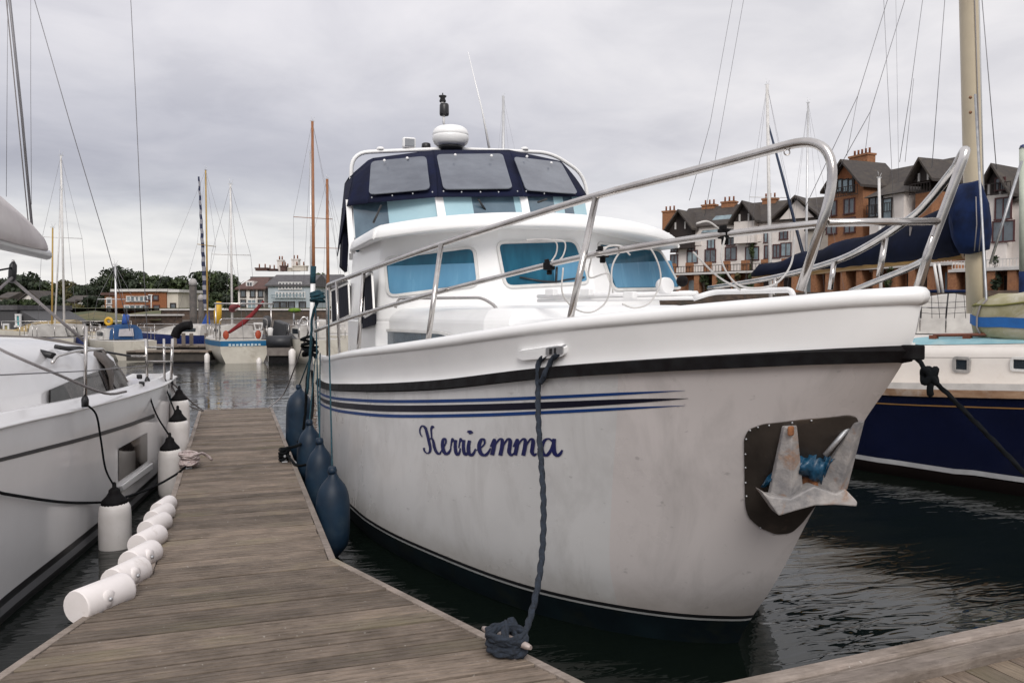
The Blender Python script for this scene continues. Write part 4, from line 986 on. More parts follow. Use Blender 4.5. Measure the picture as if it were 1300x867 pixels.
# hull window with a bright scooped sill
wpx = [(150, 569), (186, 549), (187, 585), (150, 611)]
def hullpx(px, off): return [lp(*lhit(u, v), 1, off) for u, v in px]
def subdiv(px, n=5):
    out = []
    for i, (u, v) in enumerate(px):
        u2, v2 = px[(i + 1) % len(px)]
        for k in range(n): out.append((lerp(u, u2, k / n), lerp(v, v2, k / n)))
    return out
M().loft([[lp(*lhit(lerp(150, 186.5, i / 8), lerp(lerp(569, 549, i / 8), lerp(611, 585, i / 8), k / 5)), 1, 0.006) for i in range(9)] for k in range(6)]).build('hull_window', mat('smoked_glass', (0.014, 0.010, 0.009), 0.10, col2=(0.022, 0.017, 0.015), scale=3, spec=0.3), lh)
M().prism(hullpx([(150, 617), (190, 588), (190, 596), (152, 624)], 0.006), (0.03, 0, 0.004)).build('window_sill', white, lh, bevel=0.008)
# coachroof
def cab(y):
    q = min(1, max(0, (y - 3.0) / 1.4)); e = lb(y, 1.2) - 0.27; zd = lz(y) + 0.02; hgt = 0.52 * q * (1 - 0.10 * max(0, (y - 8.8)))
    return [(e + 0.0, zd), (e - 0.10 * q, zd + hgt * 0.78), (e - 0.20 * q, zd + hgt * 1.0), (e * 0.5, zd + hgt * 1.14), (0, zd + hgt * 1.18)]
cys = [3.0 + 0.2 * i for i in range(36)]
rows = []
for y in cys:
    c = cab(y); rows.append([Vector((LCL + max(0.02, x), y, z)) for x, z in c] + [Vector((LCL - max(0.02, x), y, z)) for x, z in c[::-1][1:]])
f = M().loft(rows, flip=False); f.add(rows[-1], [list(range(len(rows[-1])))]); coach = f.build('coachroof', gel2, yl)
# saloon window on the coachroof side
ca0, ca1 = cab(7.0), cab(9.6)
q0 = Vector((LCL + ca0[0][0], 7.0, ca0[0][1])); q1 = Vector((LCL + ca1[0][0], 9.6, ca1[0][1])); q2 = Vector((LCL + ca0[1][0], 7.0, ca0[1][1]))
n_ = (q1 - q0).cross(q2 - q0).normalized()
if n_.x < 0: n_ = -n_
def cabring(px, off=0.02): return [plane_hit(u, v, q0 + n_ * off, n_) for u, v in px]
sal = M().prism(cabring([(62, 495), (100, 479), (146, 464), (164, 494), (120, 503), (62, 514)], 0.020), n_ * 0.012).build('saloon_window', mat('saloon_glass_reflection', (0.085, 0.075, 0.072), 0.15, col2=(0.018, 0.015, 0.015), scale=3.2, spec=0.12, lo=0.42, hi=0.62), yl)  # reflection on the glass painted in as patchy lighter grey
M().prism(cabring([(63, 496), (80, 489), (90, 508), (63, 513)], 0.033), n_ * 0.008).build('no_reflection_patch', mat('black_glass', (0.008, 0.008, 0.009), 0.2, spec=0.15), sal)  # same glass where it reflects nothing, laid on as a dark patch
for u0, v0, u1, v1 in ((126, 470, 138, 500), (131, 469, 150, 497)): M().tube([*cabring([(u0, v0), (u1, v1)], 0.036)], 0.006, 6).build('glazing_bar', blackpl, sal)
# handrail, hatch gear, lines on the coachroof
def lpt(u, v, X): return P(u, v, X=X)
M().tube(fillet([P(66, 461, Y=7.6), P(72, 452, Y=7.7), P(95, 446, Y=8.2), P(130, 443, Y=9.0), P(134, 449, Y=9.05)], 0.08), 0.014, 8).build('grab_rail', steel, yl)
for px, r in (([(-20, 446, 7.4), (20, 446, 8), (64, 449, 8.3)], 0.018), ([(38, 444, 8.2), (68, 452, 8.0)], 0.03), ([(60, 441, 8.4), (100, 441, 9.0), (165, 452, 9.6)], 0.012), ([(70, 440, 8.4), (110, 447, 8.6)], 0.02)):
    M().tube([P(u, v, Y=Y) for u, v, Y in px], r, 8).build('deck_line_organiser', blackpl, yl)
# sprayhood
spray_m = mat('taupe_canvas', (0.135, 0.115, 0.105), 0.85, col2=(0.10, 0.088, 0.08), scale=6, bump=0.3)
sh = M(); rows = []
for k in range(8):
    t = k / 7; an = t * math.pi * 0.5; rows.append([Vector((LCL + lb(9.9, 1.2) - 0.30 - (1 - math.cos(an)) * 0.5 - 0.9 * max(0, t - .4), yy, lz(9.9) + 0.05 + 0.60 * hh * math.sin(an) ** 0.8)) for yy, hh in ((9.35, 0.93), (9.55, 1.0), (9.85, 0.98), (10.2, 0.85), (10.6, 0.5), (10.85, 0.05))])
sh.loft(rows); o = sh.build('sprayhood', spray_m, yl); so_ = o.modifiers.new('cloth', 'SOLIDIFY'); so_.thickness = 0.015
# stanchions, lifelines, pushpit
def lstan(u0, v0, u1, v1, Y, boot=True, r=0.014):
    a, b = P(u1, v1, Y=Y), P(u0, v0, Y=Y); s = M().tube([a, b], r, 8).build('stanchion', steel, yl)
    if boot: M().lathe([(0.028, -0.03), (0.030, 0.03), (0.02, 0.06)], a, None, 10).build('stanchion_base', blackpl, s)
lstan(109, 414, 108, 512, 7.65); lstan(185, 430, 187, 486, 10.3); lstan(208, 430, 209, 488, 11.2); lstan(219, 430, 217, 487, 11.6, r=0.018)
for px in ([(-30, 478, 6.0), (0, 476, 6.2), (108, 471, 7.65), (186, 464, 10.3)],): M().tube([P(u, v, Y=Y) for u, v, Y in px], 0.005, 6).build('lifeline', wire, yl)
for v0, v1 in ((441, 441), (459, 459)): M().tube([P(185, v0, Y=10.3), P(209, v1, Y=11.2), P(219, v1, Y=11.6)], 0.012, 8).build('pushpit_rail', steel, yl)
M().tube([P(165, 452, Y=10.0), P(185, 452, Y=10.3)], 0.010, 8).build('pushpit_rail', steel, yl)
# fairlead blocks on the quarter
for u, v, Y in ((180, 487, 9.9), (186, 497, 10.1), (177, 478, 9.9), (206, 487, 11.1), (212, 490, 11.3)): M().box(P(u, v, Y=Y), (0.05, 0.10, 0.05), 0.2).build('deck_block', blackpl, yl, bevel=0.01)
# boom with a pale stack-pack sail cover, topping lift and sheet block
cover_m = mat('pale_sail_cover', (0.60, 0.565, 0.56), 0.8, col2=(0.50, 0.46, 0.46), scale=2.5, bump=0.5, bscale=6)
be = P(56, 318, Y=9.0); bs_ = Vector((-2.25, 3.4, be.z + 0.12)); rows = []
for k in range(15):
    t = k / 14; c = lerp(bs_, be, t); hgt = lerp(0.95, 0.16, t ** 1.15) * (0.72 if k == 14 else 1); w = lerp(0.17, 0.07, t) * (0.5 if k == 14 else 1)
    rows.append([c + Vector((w * sx * (1 + 0.06 * math.sin(k * 2.3)), 0, hgt * (zq + 0.02 * math.sin(k * 1.9 + zq * 5)))) for sx, zq in ((0, -0.12), (0.8, -0.05), (1.0, 0.1), (0.85, 0.4), (0.5, 0.75), (0.12, 1.0), (-0.12, 1.0), (-0.5, 0.75), (-0.85, 0.4), (-1, 0.1), (-0.8, -0.05))])
M().loft(rows, True, True, cap=True).build('sail_cover', cover_m, yl)
M().tube([bs_ - ZZ * 0.1, be + Vector((0, .12, -0.035))], 0.05, 10).build('boom', alu, yl)
M().tube([P(8, -40, Y=8.3), P(28, 150, Y=8.7), P(41, 293, Y=8.95)], 0.012, 6).build('topping_lift', wire, yl)
M().tube([P(4, -40, Y=8.3), P(37, 293, Y=8.95)], 0.005, 6).build('topping_lift', ropegrey, yl)
bk = P(16, 345, Y=8.3)
M().tube([P(17, 330, Y=8.3), P(16, 336, Y=8.3)], 0.012, 6).build('sheet_shackle', steel, yl)
M().lathe([(0.012, -0.10), (0.03, -0.08), (0.034, 0), (0.03, 0.06), (0.012, 0.09)], bk, (0.1, 0, 1), 10).build('sheet_block', blackpl, yl)
M().tube([P(16, 355, Y=8.3), P(60, 393, Y=8.2), P(108, 434, Y=8.3)], 0.014, 6).build('mainsheet', ropegrey, yl)
M().tube([P(16, 352, Y=8.3), P(0, 366, Y=7.8), P(-20, 380, Y=7.5)], 0.012, 6).build('mainsheet', ropegrey, yl)
M().tube([P(16, 340, Y=8.3), P(0, 343, Y=8.0), P(-20, 342, Y=7.6)], 0.008, 6).build('reef_line', ropeblack, yl)
M().tube(spline([P(-10, 438, Y=7.3), P(14, 450, Y=7.0), P(70, 474, Y=7.2), P(132, 499, Y=7.9), P(160, 497, Y=9.0)], 5), 0.012, 6).build('jib_sheet', ropegrey, yl)
for px, r in (([(38, -20, 10.6), (90, 160, 10.8), (135, 310, 11.1), (165, 420, 11.4)], 0.006), ([(165, -20, 11.4), (172, 120, 11.4), (180, 300, 11.5), (188, 440, 11.6)], 0.006), ([(39, -20, 8.0), (39, 120, 8.2), (40, 260, 8.5)], 0.0025), ([(10, -20, 7.4), (8, 250, 7.6)], 0.0025)):
    M().tube([P(u, v, Y=Y) for u, v, Y in px], r * 0.75, 6).build('rigging_wire', wire, yl)
# long dark spring line along the topsides
rope('mooring_rope', 'long black spring line sagging along the white yacht to the left cleat', [lp(4.6, 0.95, 1, 0.03)] + [lp(*lhit(u, v), 1, 0.03) for u, v in ((-30, 621), (0, 627), (70, 637), (115, 638))] + [P(145, 635, Y=7.85), P(190, 620, Y=8.3), P(222, 603, Y=8.75), P(236, 592, z=0.52)], 0.011, ropeblack, lobes=0)
# white fenders with dark caps
def white_fender(c, L_, r, label, px, m=ropeblack):
    c = Vector(c); t = thing('white_fender', label, 'fender', tuple(c), group='white fenders along the yacht')
    h = L_ / 2
    M().lathe([(r * 0.55, -h), (r * 0.82, -h + 0.015), (r * 0.97, -h + 0.06), (r, -h + 0.12), (r * 1.01, 0), (r, h - 0.10), (r * 0.96, h - 0.04), (r * 0.80, h)], c, (0.01, 0.0, 1), 24).build('fender_body', fend_w, t)
    M().lathe([(r * 0.84, h - 0.012), (r * 0.80, h + 0.02), (r * 0.54, h + 0.055), (r * 0.38, h + 0.085), (r * 0.35, h + 0.11), (r * 0.2, h + 0.13)], c, None, 20).build('fender_cap', blackrub, t)
    M().tube([c + Vector((0.0, -0.03, h + 0.10)), c + Vector((0, 0, h + 0.165)), c + Vector((0, 0.03, h + 0.10))], 0.016, 8).build('fender_eye', blackrub, t)
    M().tube(spline([P(u, v, Y=Y) for u, v, Y in px] + [c + Vector((0, 0, h + 0.14))], 5), 0.009, 6).build('lanyard', m, t)
white_fender((-0.985, 7.86, 0.13), 0.52, 0.132, 'nearest white fender with black cap, dipping towards the water beside the yacht', [(108, 512, 7.65), (122, 526, 7.72), (128, 558, 7.78), (134, 595, 7.82)])
white_fender((-0.665, 9.80, 0.26), 0.55, 0.125, 'second white fender hanging between yacht and finger near the hull window', [(186, 490, 10.1), (198, 525, 9.95)])
white_fender((-0.635, 10.75, 0.46), 0.54, 0.125, 'third white fender squeezed against the finger edge', [(209, 488, 11.2), (222, 522, 10.8)])
white_fender((-0.655, 11.45, 0.66), 0.50, 0.12, 'farthest white fender with a blue knotted line', [(213, 489, 11.4), (219, 512, 11.45)], ropeteal)
# chain of white dock bumpers on the finger's left edge
bump_m = mat('white_bumper_plastic', (0.80, 0.75, 0.74), 0.5, col2=(0.72, 0.67, 0.65), scale=4, dirt=(0.5, 0.44, 0.40), dscale=5, dlo=0.62, dhi=0.8)
bp_px = [(100, 772, 157, 738), (146, 745, 178, 722), (170, 724, 197, 694), (176, 694, 203, 676), (186, 676, 211, 658), (193, 662, 214, 645)]
bt = thing('dock_bumper', 'chain of white plastic tube bumpers fixed along the left edge of the finger', 'dock bumper', (-0.62, 5.9, DZ))
line = [(P(105, 770, z=DZ + 0.02), 0.105), (P(150, 741, z=DZ + 0.03), 0.105), (P(181, 712, z=DZ + 0.03), 0.1), (P(196, 684, z=DZ + 0.03), 0.095), (P(204, 667, z=DZ + 0.03), 0.09), (P(211, 652, z=DZ + 0.03), 0.085)]
segs = []
for u, v, r, L_, yaw in ((128, 758, .090, .33, -0.66), (161, 730, .080, .27, -0.50), (179, 707, .078, .27, -0.42), (188, 685, .074, .28, -0.40), (197, 667, .070, .28, -0.36), (203, 654, .068, .28, -0.32), (208, 643, .064, .28, -0.24)):
    c = P(u, v, z=DZ + 0.045); dr = Vector((math.sin(-yaw), math.cos(yaw), 0)); segs.append((c - dr * L_ / 2, c + dr * L_ / 2, r))
for i, (a, b, r) in enumerate(segs):
    t = (b - a).normalized(); x = t.cross(ZZ).normalized(); y_ = x.cross(t)
    n = 20; L_ = (b - a).length; rows = []
    for s_, k in ((0.0, 0.95), (0.012, 1.0), (L_ * 0.5, 1.0), (L_ - 0.012, 1.0), (L_, 0.96)): rows.append([a + t * s_ + (x * math.cos(2 * math.pi * j / n) + y_ * math.sin(2 * math.pi * j / n)) * r * k for j in range(n)])
    g = M().loft(rows, True, True, cap=True).build('bumper_segment', bump_m, bt)
    if i in (0, 1, 2):
        q = lerp(a, b, 0.42) + x * r * 0.72 + Vector((0, 0, 0.01)); M().lathe([(0.045, -0.02), (0.05, 0.0), (0.046, 0.02), (0.02, 0.026)], q, x, 14).build('fixing_cup', bump_m, g)
        M().ball(q + x * 0.03, 0.012, 6).build('fixing_bolt', dullsteel, g)

# ------------------------------------------------------------------ dark blue yacht on the right
RR = R_(8); RO = Vector((9.0, 8.1, 0))
def rl(x, y, z): return RO + Matrix.Rotation(RR, 3, 'Z') @ Vector((x, y, z))
yr = thing('sailing_yacht', 'dark blue yacht with cream cabin and pale blue deck panels behind the cruiser bow', 'yacht', tuple(RO))
T_RD = [(-3.9, 0.0), (-3.4, 0.38), (-2.4, 0.85), (-1.13, 1.18), (0.74, 1.45), (2.5, 1.48), (4.2, 1.30), (5.2, 1.05)]
def rz_(y): return interp([(-3.9, 1.42), (-1.1, 1.21), (0.8, 1.12), (5.2, 1.10)], y)
def rb(y, z):
    t = max(0, min(1, z / 1.1)); yy = y - (1 - t) * 0.55 if y < 0.3 else y - (1 - t) * 0.2
    return max(0.0, interp(T_RD, yy) * (0.87 + 0.13 * t) if z >= 0 else interp(T_RD, yy) * 0.87 * (1 + z))
rys = [-3.9 + 9.1 * i / 40 for i in range(41)]
rhull = mat('navy_hull_paint', (0.007, 0.010, 0.036), 0.14, col2=(0.005, 0.007, 0.026), scale=2, coat=0.4)
def rband(name, za, zb, m, off=0.0, n=8, parent=None):
    f = M()
    for sd_ in (-1, 1): f.loft([[rl(sd_ * (rb(y, lerp(za(y), zb(y), k / n)) + off), y, lerp(za(y), zb(y), k / n)) for y in rys] for k in range(n + 1)], flip=sd_ < 0)
    return f.build(name, m, parent or yr)
rband('hull', lambda y: 0.20, lambda y: rz_(y) - 0.10, rhull)
rband('antifouled_bottom', lambda y: -0.3, lambda y: 0.15, mat('brown_antifouling', (0.007, 0.0035, 0.003), 0.7, spec=0.2), 0, 3)
rband('boot_line', lambda y: 0.145 + 0.02 * (y < -0.5), lambda y: 0.205 + 0.02 * (y < -0.5), mat('white_boot_line', (0.55, 0.55, 0.56), 0.35), 0.004, 1)
rband('cove_line', lambda y: rz_(y) - 0.23, lambda y: rz_(y) - 0.215, mat('gold_cove_line', (0.36, 0.19, 0.06), 0.4), 0.004, 1)
rband('rubbing_strake', lambda y: rz_(y) - 0.115, lambda y: rz_(y) - 0.03, mat('weathered_teak_strake', (0.42, 0.27, 0.17), 0.6, col2=(0.24, 0.13, 0.07), scale=3, stretch=(1, 1, 4), dirt=(0.55, 0.48, 0.42), dscale=3), 0.022, 2)
rband('toe_rail', lambda y: rz_(y) - 0.03, lambda y: rz_(y) + 0.045, mat('cream_toe_rail', (0.70, 0.66, 0.62), 0.5), 0.012, 2)
cream = mat('cream_gelcoat', (0.74, 0.695, 0.645), 0.38, col2=(0.68, 0.63, 0.58), scale=2.5, coat=0.15, dirt=(0.55, 0.48, 0.42), dscale=2, dlo=0.62, dhi=0.85)
f = M().loft([[rl(s * rb(y, 1.1), y, rz_(y) - 0.02) for s in (-1, -.5, 0, .5, 1)] for y in rys]); f.build('deck', cream, yr)
# coachroof: side wall, rounded shoulder, pale blue panels on top
def rcab(y):
    e = interp([(-2.7, 0.42), (-1.5, 0.80), (0, 0.98), (1.2, 1.05), (4, 0.95)], y); h = interp([(-2.7, 0.05), (-2.3, 0.38), (-1.6, 0.46), (1.3, 0.50), (4, 0.50)], y)
    z0 = rz_(y) - 0.02; return [(e + 0.02, z0), (e, z0 + h * 0.55), (e - 0.01, z0 + h * 0.80), (e - 0.04, z0 + h * 0.93), (e - 0.12, z0 + h), (e * 0.45, z0 + h + 0.10), (0, z0 + h + 0.125)]
rcy = [-2.7 + 0.2 * i for i in range(34)]
rows = [[rl(-x, y, z) for x, z in rcab(y)] + [rl(x, y, z) for x, z in rcab(y)[::-1][1:]] for y in rcy]
rc2 = M().loft(rows, flip=True); rc2.add(rows[0], [list(range(len(rows[0])))]); rc2.add(rows[-1], [list(range(len(rows[-1])))[::-1]]); rcabin = rc2.build('coachroof', cream, yr)
paleb = mat('pale_blue_deck_paint', (0.27, 0.47, 0.52), 0.7, col2=(0.22, 0.40, 0.45), scale=6, bump=0.3, bscale=90, dirt=(0.36, 0.46, 0.46), dscale=3)
def roof_panel(y0, y1, x0, x1, skew=0.0):
    f = M(); rows = []
    for i in range(9):
        y = lerp(y0, y1, i / 8); c = rcab(y); e = c[4][0]; row = []
        for j in range(7):
            x = lerp(x0, x1, j / 6) * e; yy = y + skew * (1 - j / 6); cc_ = rcab(yy)
            z = interp([(0, cc_[6][1]), (cc_[5][0], cc_[5][1]), (cc_[4][0], cc_[4][1])], abs(x)); row.append(rl(-x, yy, z + 0.006))
        rows.append(row)
    f.loft(rows); return f.build('non_slip_panel', paleb, rcabin)
roof_panel(-2.2, 0.35, 0.97, 0.30, 0.35); roof_panel(0.95, 2.6, 0.97, 0.30, 0.35)
teak = mat('varnished_teak', (0.20, 0.055, 0.022), 0.4, col2=(0.12, 0.03, 0.012), scale=4, coat=0.3)
def on_roof(y, q, dz=0.0): c = rcab(y); return rl(-c[4][0] * q, y, lerp(c[4][1], c[5][1], (1 - q) / 0.55) + dz)
for y0, y1 in ((-2.0, 0.2), (0.9, 1.9)):
    n = 5; f = M()
    for i in range(n + 1):
        yy = lerp(y0, y1, i / n); p = on_roof(yy, 0.62); f.box(p + ZZ * 0.03, (0.05, 0.10, 0.07), RR)
    f.tube([on_roof(lerp(y0, y1, i / 10), 0.62, 0.065) for i in range(11)], 0.022, 6); f.build('teak_grab_rail', teak, yr)
# windows in the coachroof side
def side_win(u, v, w, h, th, frame_m, pane_m):
    r = ray(u, v); y = 0.0; best = None
    for k in range(200):
        yy = -2.4 + k * 0.03; c = rcab(yy); p = rl(-c[1][0] - 0.005, yy, 0); t = ((p - CAM).dot(RT) / (p - CAM).dot(FW)) * FPX + 650
        if best is None or abs(t - u) < best[0]: best = (abs(t - u), yy)
    yy = best[1]; c0, c1 = rcab(yy - 0.1), rcab(yy + 0.1)
    a, b = rl(-c0[1][0], yy - 0.1, 0), rl(-c1[1][0], yy + 0.1, 0); tt = (b - a).normalized(); nn = Vector((-tt.y, tt.x, 0))
    if nn.x > 0: nn = -nn
    c = plane_hit(u, v, lerp(a, b, 0.5) + nn * 0.004, nn)
    ring = round_poly([c + tt * (sx * w / 2) + ZZ * (sz * h / 2) for sx, sz in ((-1, -1), (1, -1), (1, 1), (-1, 1))], 0.05)
    return framed(ring, nn, th, 0.02, frame_m, pane_m, 'cabin_window', yr, sub=('window_frame',))
side_win(1221, 463, 0.215, 0.20, 0.045, mat('steamed_perspex', (0.36, 0.345, 0.33), 0.3, col2=(0.26, 0.25, 0.24), scale=12), dglass)
side_win(1305, 463, 0.36, 0.17, 0.035, frame_w, dglass)
seam = M().tube([rl(-rcab(y)[2][0] - 0.003, y, rcab(y)[2][1] - 0.035) for y in rcy[6:-2]], 0.004, 4).build('seam_line', mat('grey_sealant', (0.35, 0.32, 0.30), 0.7), rcabin)
# mast, sail track, blue mast cover and boom under a long blue sail cover
spar = mat('cream_spar_paint', (0.56, 0.48, 0.345), 0.42, col2=(0.50, 0.42, 0.30), scale=2, coat=0.2)
m0 = P(1239, 398, Y=8.1); m1 = P(1229, -30, Y=8.1)
mt = M(); rows = []
for k in range(11):
    p = lerp(m0, m1 + (m1 - m0) * 0.8, k / 10); rows.append([p + Vector((0.085 * math.cos(2 * math.pi * j / 14), 0.125 * math.sin(2 * math.pi * j / 14), 0)) for j in range(14)])
mt.loft(rows, True, True, cap=True, flip=True); mast = mt.build('mast', spar, yr)
M().tube([m0 + RT * 0.10 + ZZ * 0.1, m1 + (m1 - m0) * 0.8 + RT * 0.095], 0.034, 8).build('sail_track', alu, mast)
M().tube([m0 + RT * 0.02 - FW * 0.14 + ZZ * 0.2, m1 - FW * 0.13], 0.006, 6).build('halyard', ropegrey, mast)
M().box(m0 + Vector((0, -0.14, 0.02)), (0.11, 0.03, 0.24), RR).build('mast_plate', white, mast)
M().lathe([(0.045, -0.02), (0.05, 0.02), (0.04, 0.04)], m0 + Vector((0.03, -0.15, 0.16)), (0, -1, 0), 12).build('mast_winch', blackpl, mast)
for v in (124, 143): M().ball(P(1232, v, Y=7.96), 0.02, 6).build('mast_rivet', mat('brown_rivet', (0.25, 0.12, 0.06), 0.6), mast)
def rag(rows, name, m, parent, th=0.012, cap=False):
    o = M().loft(rows, True, True, cap=cap).build(name, m, parent); return o
# sail cover wraps the lower mast ...
rows = []
for v, cu, w, dp in ((232, 1231, 0.09, 0.14), (246, 1229, 0.17, 0.18), (262, 1230, 0.22, 0.22), (280, 1231, 0.24, 0.22), (298, 1233, 0.225, 0.22), (310, 1235, 0.195, 0.20), (319, 1237, 0.165, 0.18), (320, 1237, 0.10, 0.1)):
    c = P(cu, v, Y=8.05); rows.append([c + Vector((w * math.cos(2 * math.pi * j / 18) * (1 + 0.16 * math.sin(j * 2.1 + v * .05) * min(1, (v - 236) / 30)), dp * math.sin(2 * math.pi * j / 18), 0.03 * math.cos(2 * math.pi * j / 18))) for j in range(18)])
rag(rows, 'mast_cover', royal, yr, cap=True)
for du in (-3, 3): M().tube([P(1242 + du, 250, Y=7.78), P(1243 + du, 285, Y=7.74), P(1240 + du, 319, Y=7.80)], 0.006, 6).build('cover_tape', ropegrey, yr)
# ... and runs aft along the boom
bst, ben = P(1224, 318, Y=8.3), P(957, 351, Y=12.3); rows = []
for k in range(21):
    t = k / 20; c = lerp(bst, ben, t); hgt = lerp(0.74, 0.17, t ** 0.8) * (0.55 if k == 20 else 1) ; w = lerp(0.20, 0.10, t) * (0.5 if k == 20 else 1)
    sag = 0.03 * math.sin(k * 1.4); row = []
    for j in range(14):
        an = 2 * math.pi * j / 14; zz = math.sin(an); xx = math.cos(an) * (1 - 0.35 * max(0, zz)); row.append(c + RT * (w * xx * (1 + 0.08 * math.sin(j * 3.1 + k * 1.3))) + ZZ * (hgt * 0.5 * (zz + 0.75) + sag * (zz > 0) + 0.015 * math.sin(j * 2 + k * 2.2)))
    rows.append(row)
rag(rows, 'sail_cover', mat('dark_blue_sail_cover', (0.006, 0.010, 0.030), 0.9, col2=(0.003, 0.005, 0.014), scale=3, bump=0.8, bscale=8, spec=0.25), yr, cap=True)
M().tube([bst - ZZ * 0.06, ben - ZZ * 0.03], 0.05, 10).build('boom', mat('varnished_boom', (0.34, 0.20, 0.06), 0.4, col2=(0.24, 0.13, 0.04), scale=3, coat=0.3), yr)
M().box(P(1157, 294, Y=9.0), (0.10, 0.01, 0.12), 0.4).build('cover_label', ropegrey, yr)
# standing rigging
W8 = [([(1133, -20, 12.0), (1089, 122, 12.3), (1020, 268, 12.8)], .010), ([(1089, 122, 12.3), (1075, 198, 12.4)], .007), ([(1155, -20, 11.8), (1105, 142, 12.2), (1066, 212, 12.6)], .010), ([(1105, 142, 12.2), (1098, 196, 12.3)], .007),
      ([(1121, -20, 11), (1135, 277, 11)], .006), ([(1137, -20, 11), (1141, 232, 11)], .004), ([(1174, -20, 10.6), (1156, 114, 10.8), (1142, 206, 11)], .008), ([(1160, 100, 10.8), (1149, 206, 11)], .006), ([(1201, -20, 9.5), (1183, 214, 9.6)], .008),
      ([(1245, -20, 8.4), (1265, 215, 8.4)], .009), ([(1238, 120, 7.9), (1253, 395, 7.6), (1262, 498, 7.4)], .018), ([(1297, 205, 8), (1257, 335, 8.05)], .022)]
for px, r in W8: M().tube([P(u, v, Y=Y) for u, v, Y in px], r * (0.6 if r < 0.015 else 0.8), 6).build('rigging_wire', wire if r < 0.015 else dullsteel, yr)
M().box(P(1261, 498, Y=7.38), (0.16, 0.2, 0.02), RR).build('chainplate_pad', paleb, yr)
M().tube(spline([P(1140, 488, Y=8.6), P(1200, 487, Y=8.0), P(1252, 485, Y=7.5), P(1300, 473, Y=7.0), P(1330, 468, Y=6.8)], 5), 0.009, 6).build('side_rope', ropegrey, yr)
M().tube([P(1141, 455, Y=9.0), P(1140, 482, Y=9.0)], 0.010, 6).build('lanyard', ropeblack, yr)
# covered liferaft / dinghy under a beige tarpaulin with a blue webbing band
raft = thing('covered_dinghy', 'upturned dinghy under a beige tarpaulin with a bright blue strap on the yacht foredeck', 'dinghy', tuple(rl(0.05, -1.45, 1.80)))
tarp = mat('beige_tarpaulin', (0.42, 0.385, 0.26), 0.75, col2=(0.27, 0.245, 0.12), scale=3.2, bump=0.55, bscale=9, dirt=(0.56, 0.53, 0.47), dscale=2.2, dlo=0.5, dhi=0.7)
def raft_ring(z, k, seed=0):
    return [rl(0.05 + (k + 0.018 * math.sin(9 * a + seed * 2.3)) * 0.66 * math.copysign(abs(math.cos(a)) ** 0.55, math.cos(a)), -1.45 + k * 1.35 * math.copysign(abs(math.sin(a)) ** 0.55, math.sin(a)), z + 0.07 * max(0, min(1, (z - 1.9) / 0.2)) + 0.022 * math.sin(3 * a + seed) + 0.012 * math.sin(8 * a + 2 * seed)) for a in [2 * math.pi * j / 36 for j in range(36)]]
rings = [raft_ring(1.70, 0.94), raft_ring(1.76, 0.98, 1), raft_ring(1.86, 1.0, 2), raft_ring(1.97, 1.0, 2), raft_ring(2.06, 0.985, 4), raft_ring(2.13, 0.93, 5), raft_ring(2.16, 0.8, 1), raft_ring(2.20, 0.5, 3), raft_ring(2.21, 0.05)]
M().loft(rings, True, True, cap=True).build('tarpaulin', tarp, raft)
M().loft([[p * 1.0 for p in raft_ring(1.87, 1.012, 2)], raft_ring(1.965, 1.012, 2)], True, True).build('strap', mat('bright_blue_webbing', (0.012, 0.13, 0.42), 0.6, bump=0.2), raft)
M().tube(raft_ring(2.075, 0.99, 4), 0.012, 6, closed=True).build('edge_piping', mat('olive_piping', (0.20, 0.19, 0.05), 0.7), raft)
for a in (2.6, 3.6): 
    M().tube([raft_ring(z, k, sd2)[int(a / (2 * math.pi) * 36)] for z, k, sd2 in ((1.72, 0.98, 0), (1.86, 1.02, 2), (1.97, 1.02, 2), (2.06, 1.0, 4), (2.14, 0.93, 5))], 0.012, 6).build('lashing', ropegrey, raft)

# ------------------------------------------------------------------ shore: bank, quays, hill
def B(u, v, d): return P(u, v, d=d)
def BX(u, d, z):
    p = P(u, 433.5, d=d); return Vector((p.x, p.y, z))
grass_m = mat('rough_grass', (0.085, 0.088, 0.028), 0.9, col2=(0.040, 0.050, 0.016), scale=0.25, dirt=(0.13, 0.10, 0.04), dscale=0.12, dlo=0.5, dhi=0.65)
mud_m = mat('harbour_mud_and_stone', (0.10, 0.075, 0.055), 0.9, col2=(0.055, 0.045, 0.038), scale=0.5, bump=0.6, bscale=2)
f = M(); rows = []
us = [-2600, -1400, -700, -300, -150, 0, 60, 120, 180, 240, 300, 360, 420, 500, 600, 700, 800]
for d, zs in ((66, -0.6), (72, 0.05), (84, 0.45), (98, 0.9), (104, 1.2)): rows.append([BX(u, d, zs) for u in us])
f.loft(rows); tag(f.build('foreshore', mud_m), kind='structure')
f = M(); rows = []
us = [-2600, -1600, -900, -500, -300, -150, 0, 100, 200, 300, 400, 500, 650, 800, 1000, 1200, 1500, 1900, 2600]
def hillz(u, d):
    k = max(0, (d - 122) / 140.0); return 2.5 + (7.5 * min(1, k) + 6 * max(0, min(3, (d - 262) / 300))) * (1.0 if u < 420 else 1.0)
for d in (103.5, 112, 122, 140, 160, 185, 220, 262, 340, 500, 900, 1600): rows.append([BX(u, d, hillz(u, d) if d > 103.6 else 2.4) for u in us])
f.loft(rows); tag(f.build('hillside', grass_m), kind='structure')
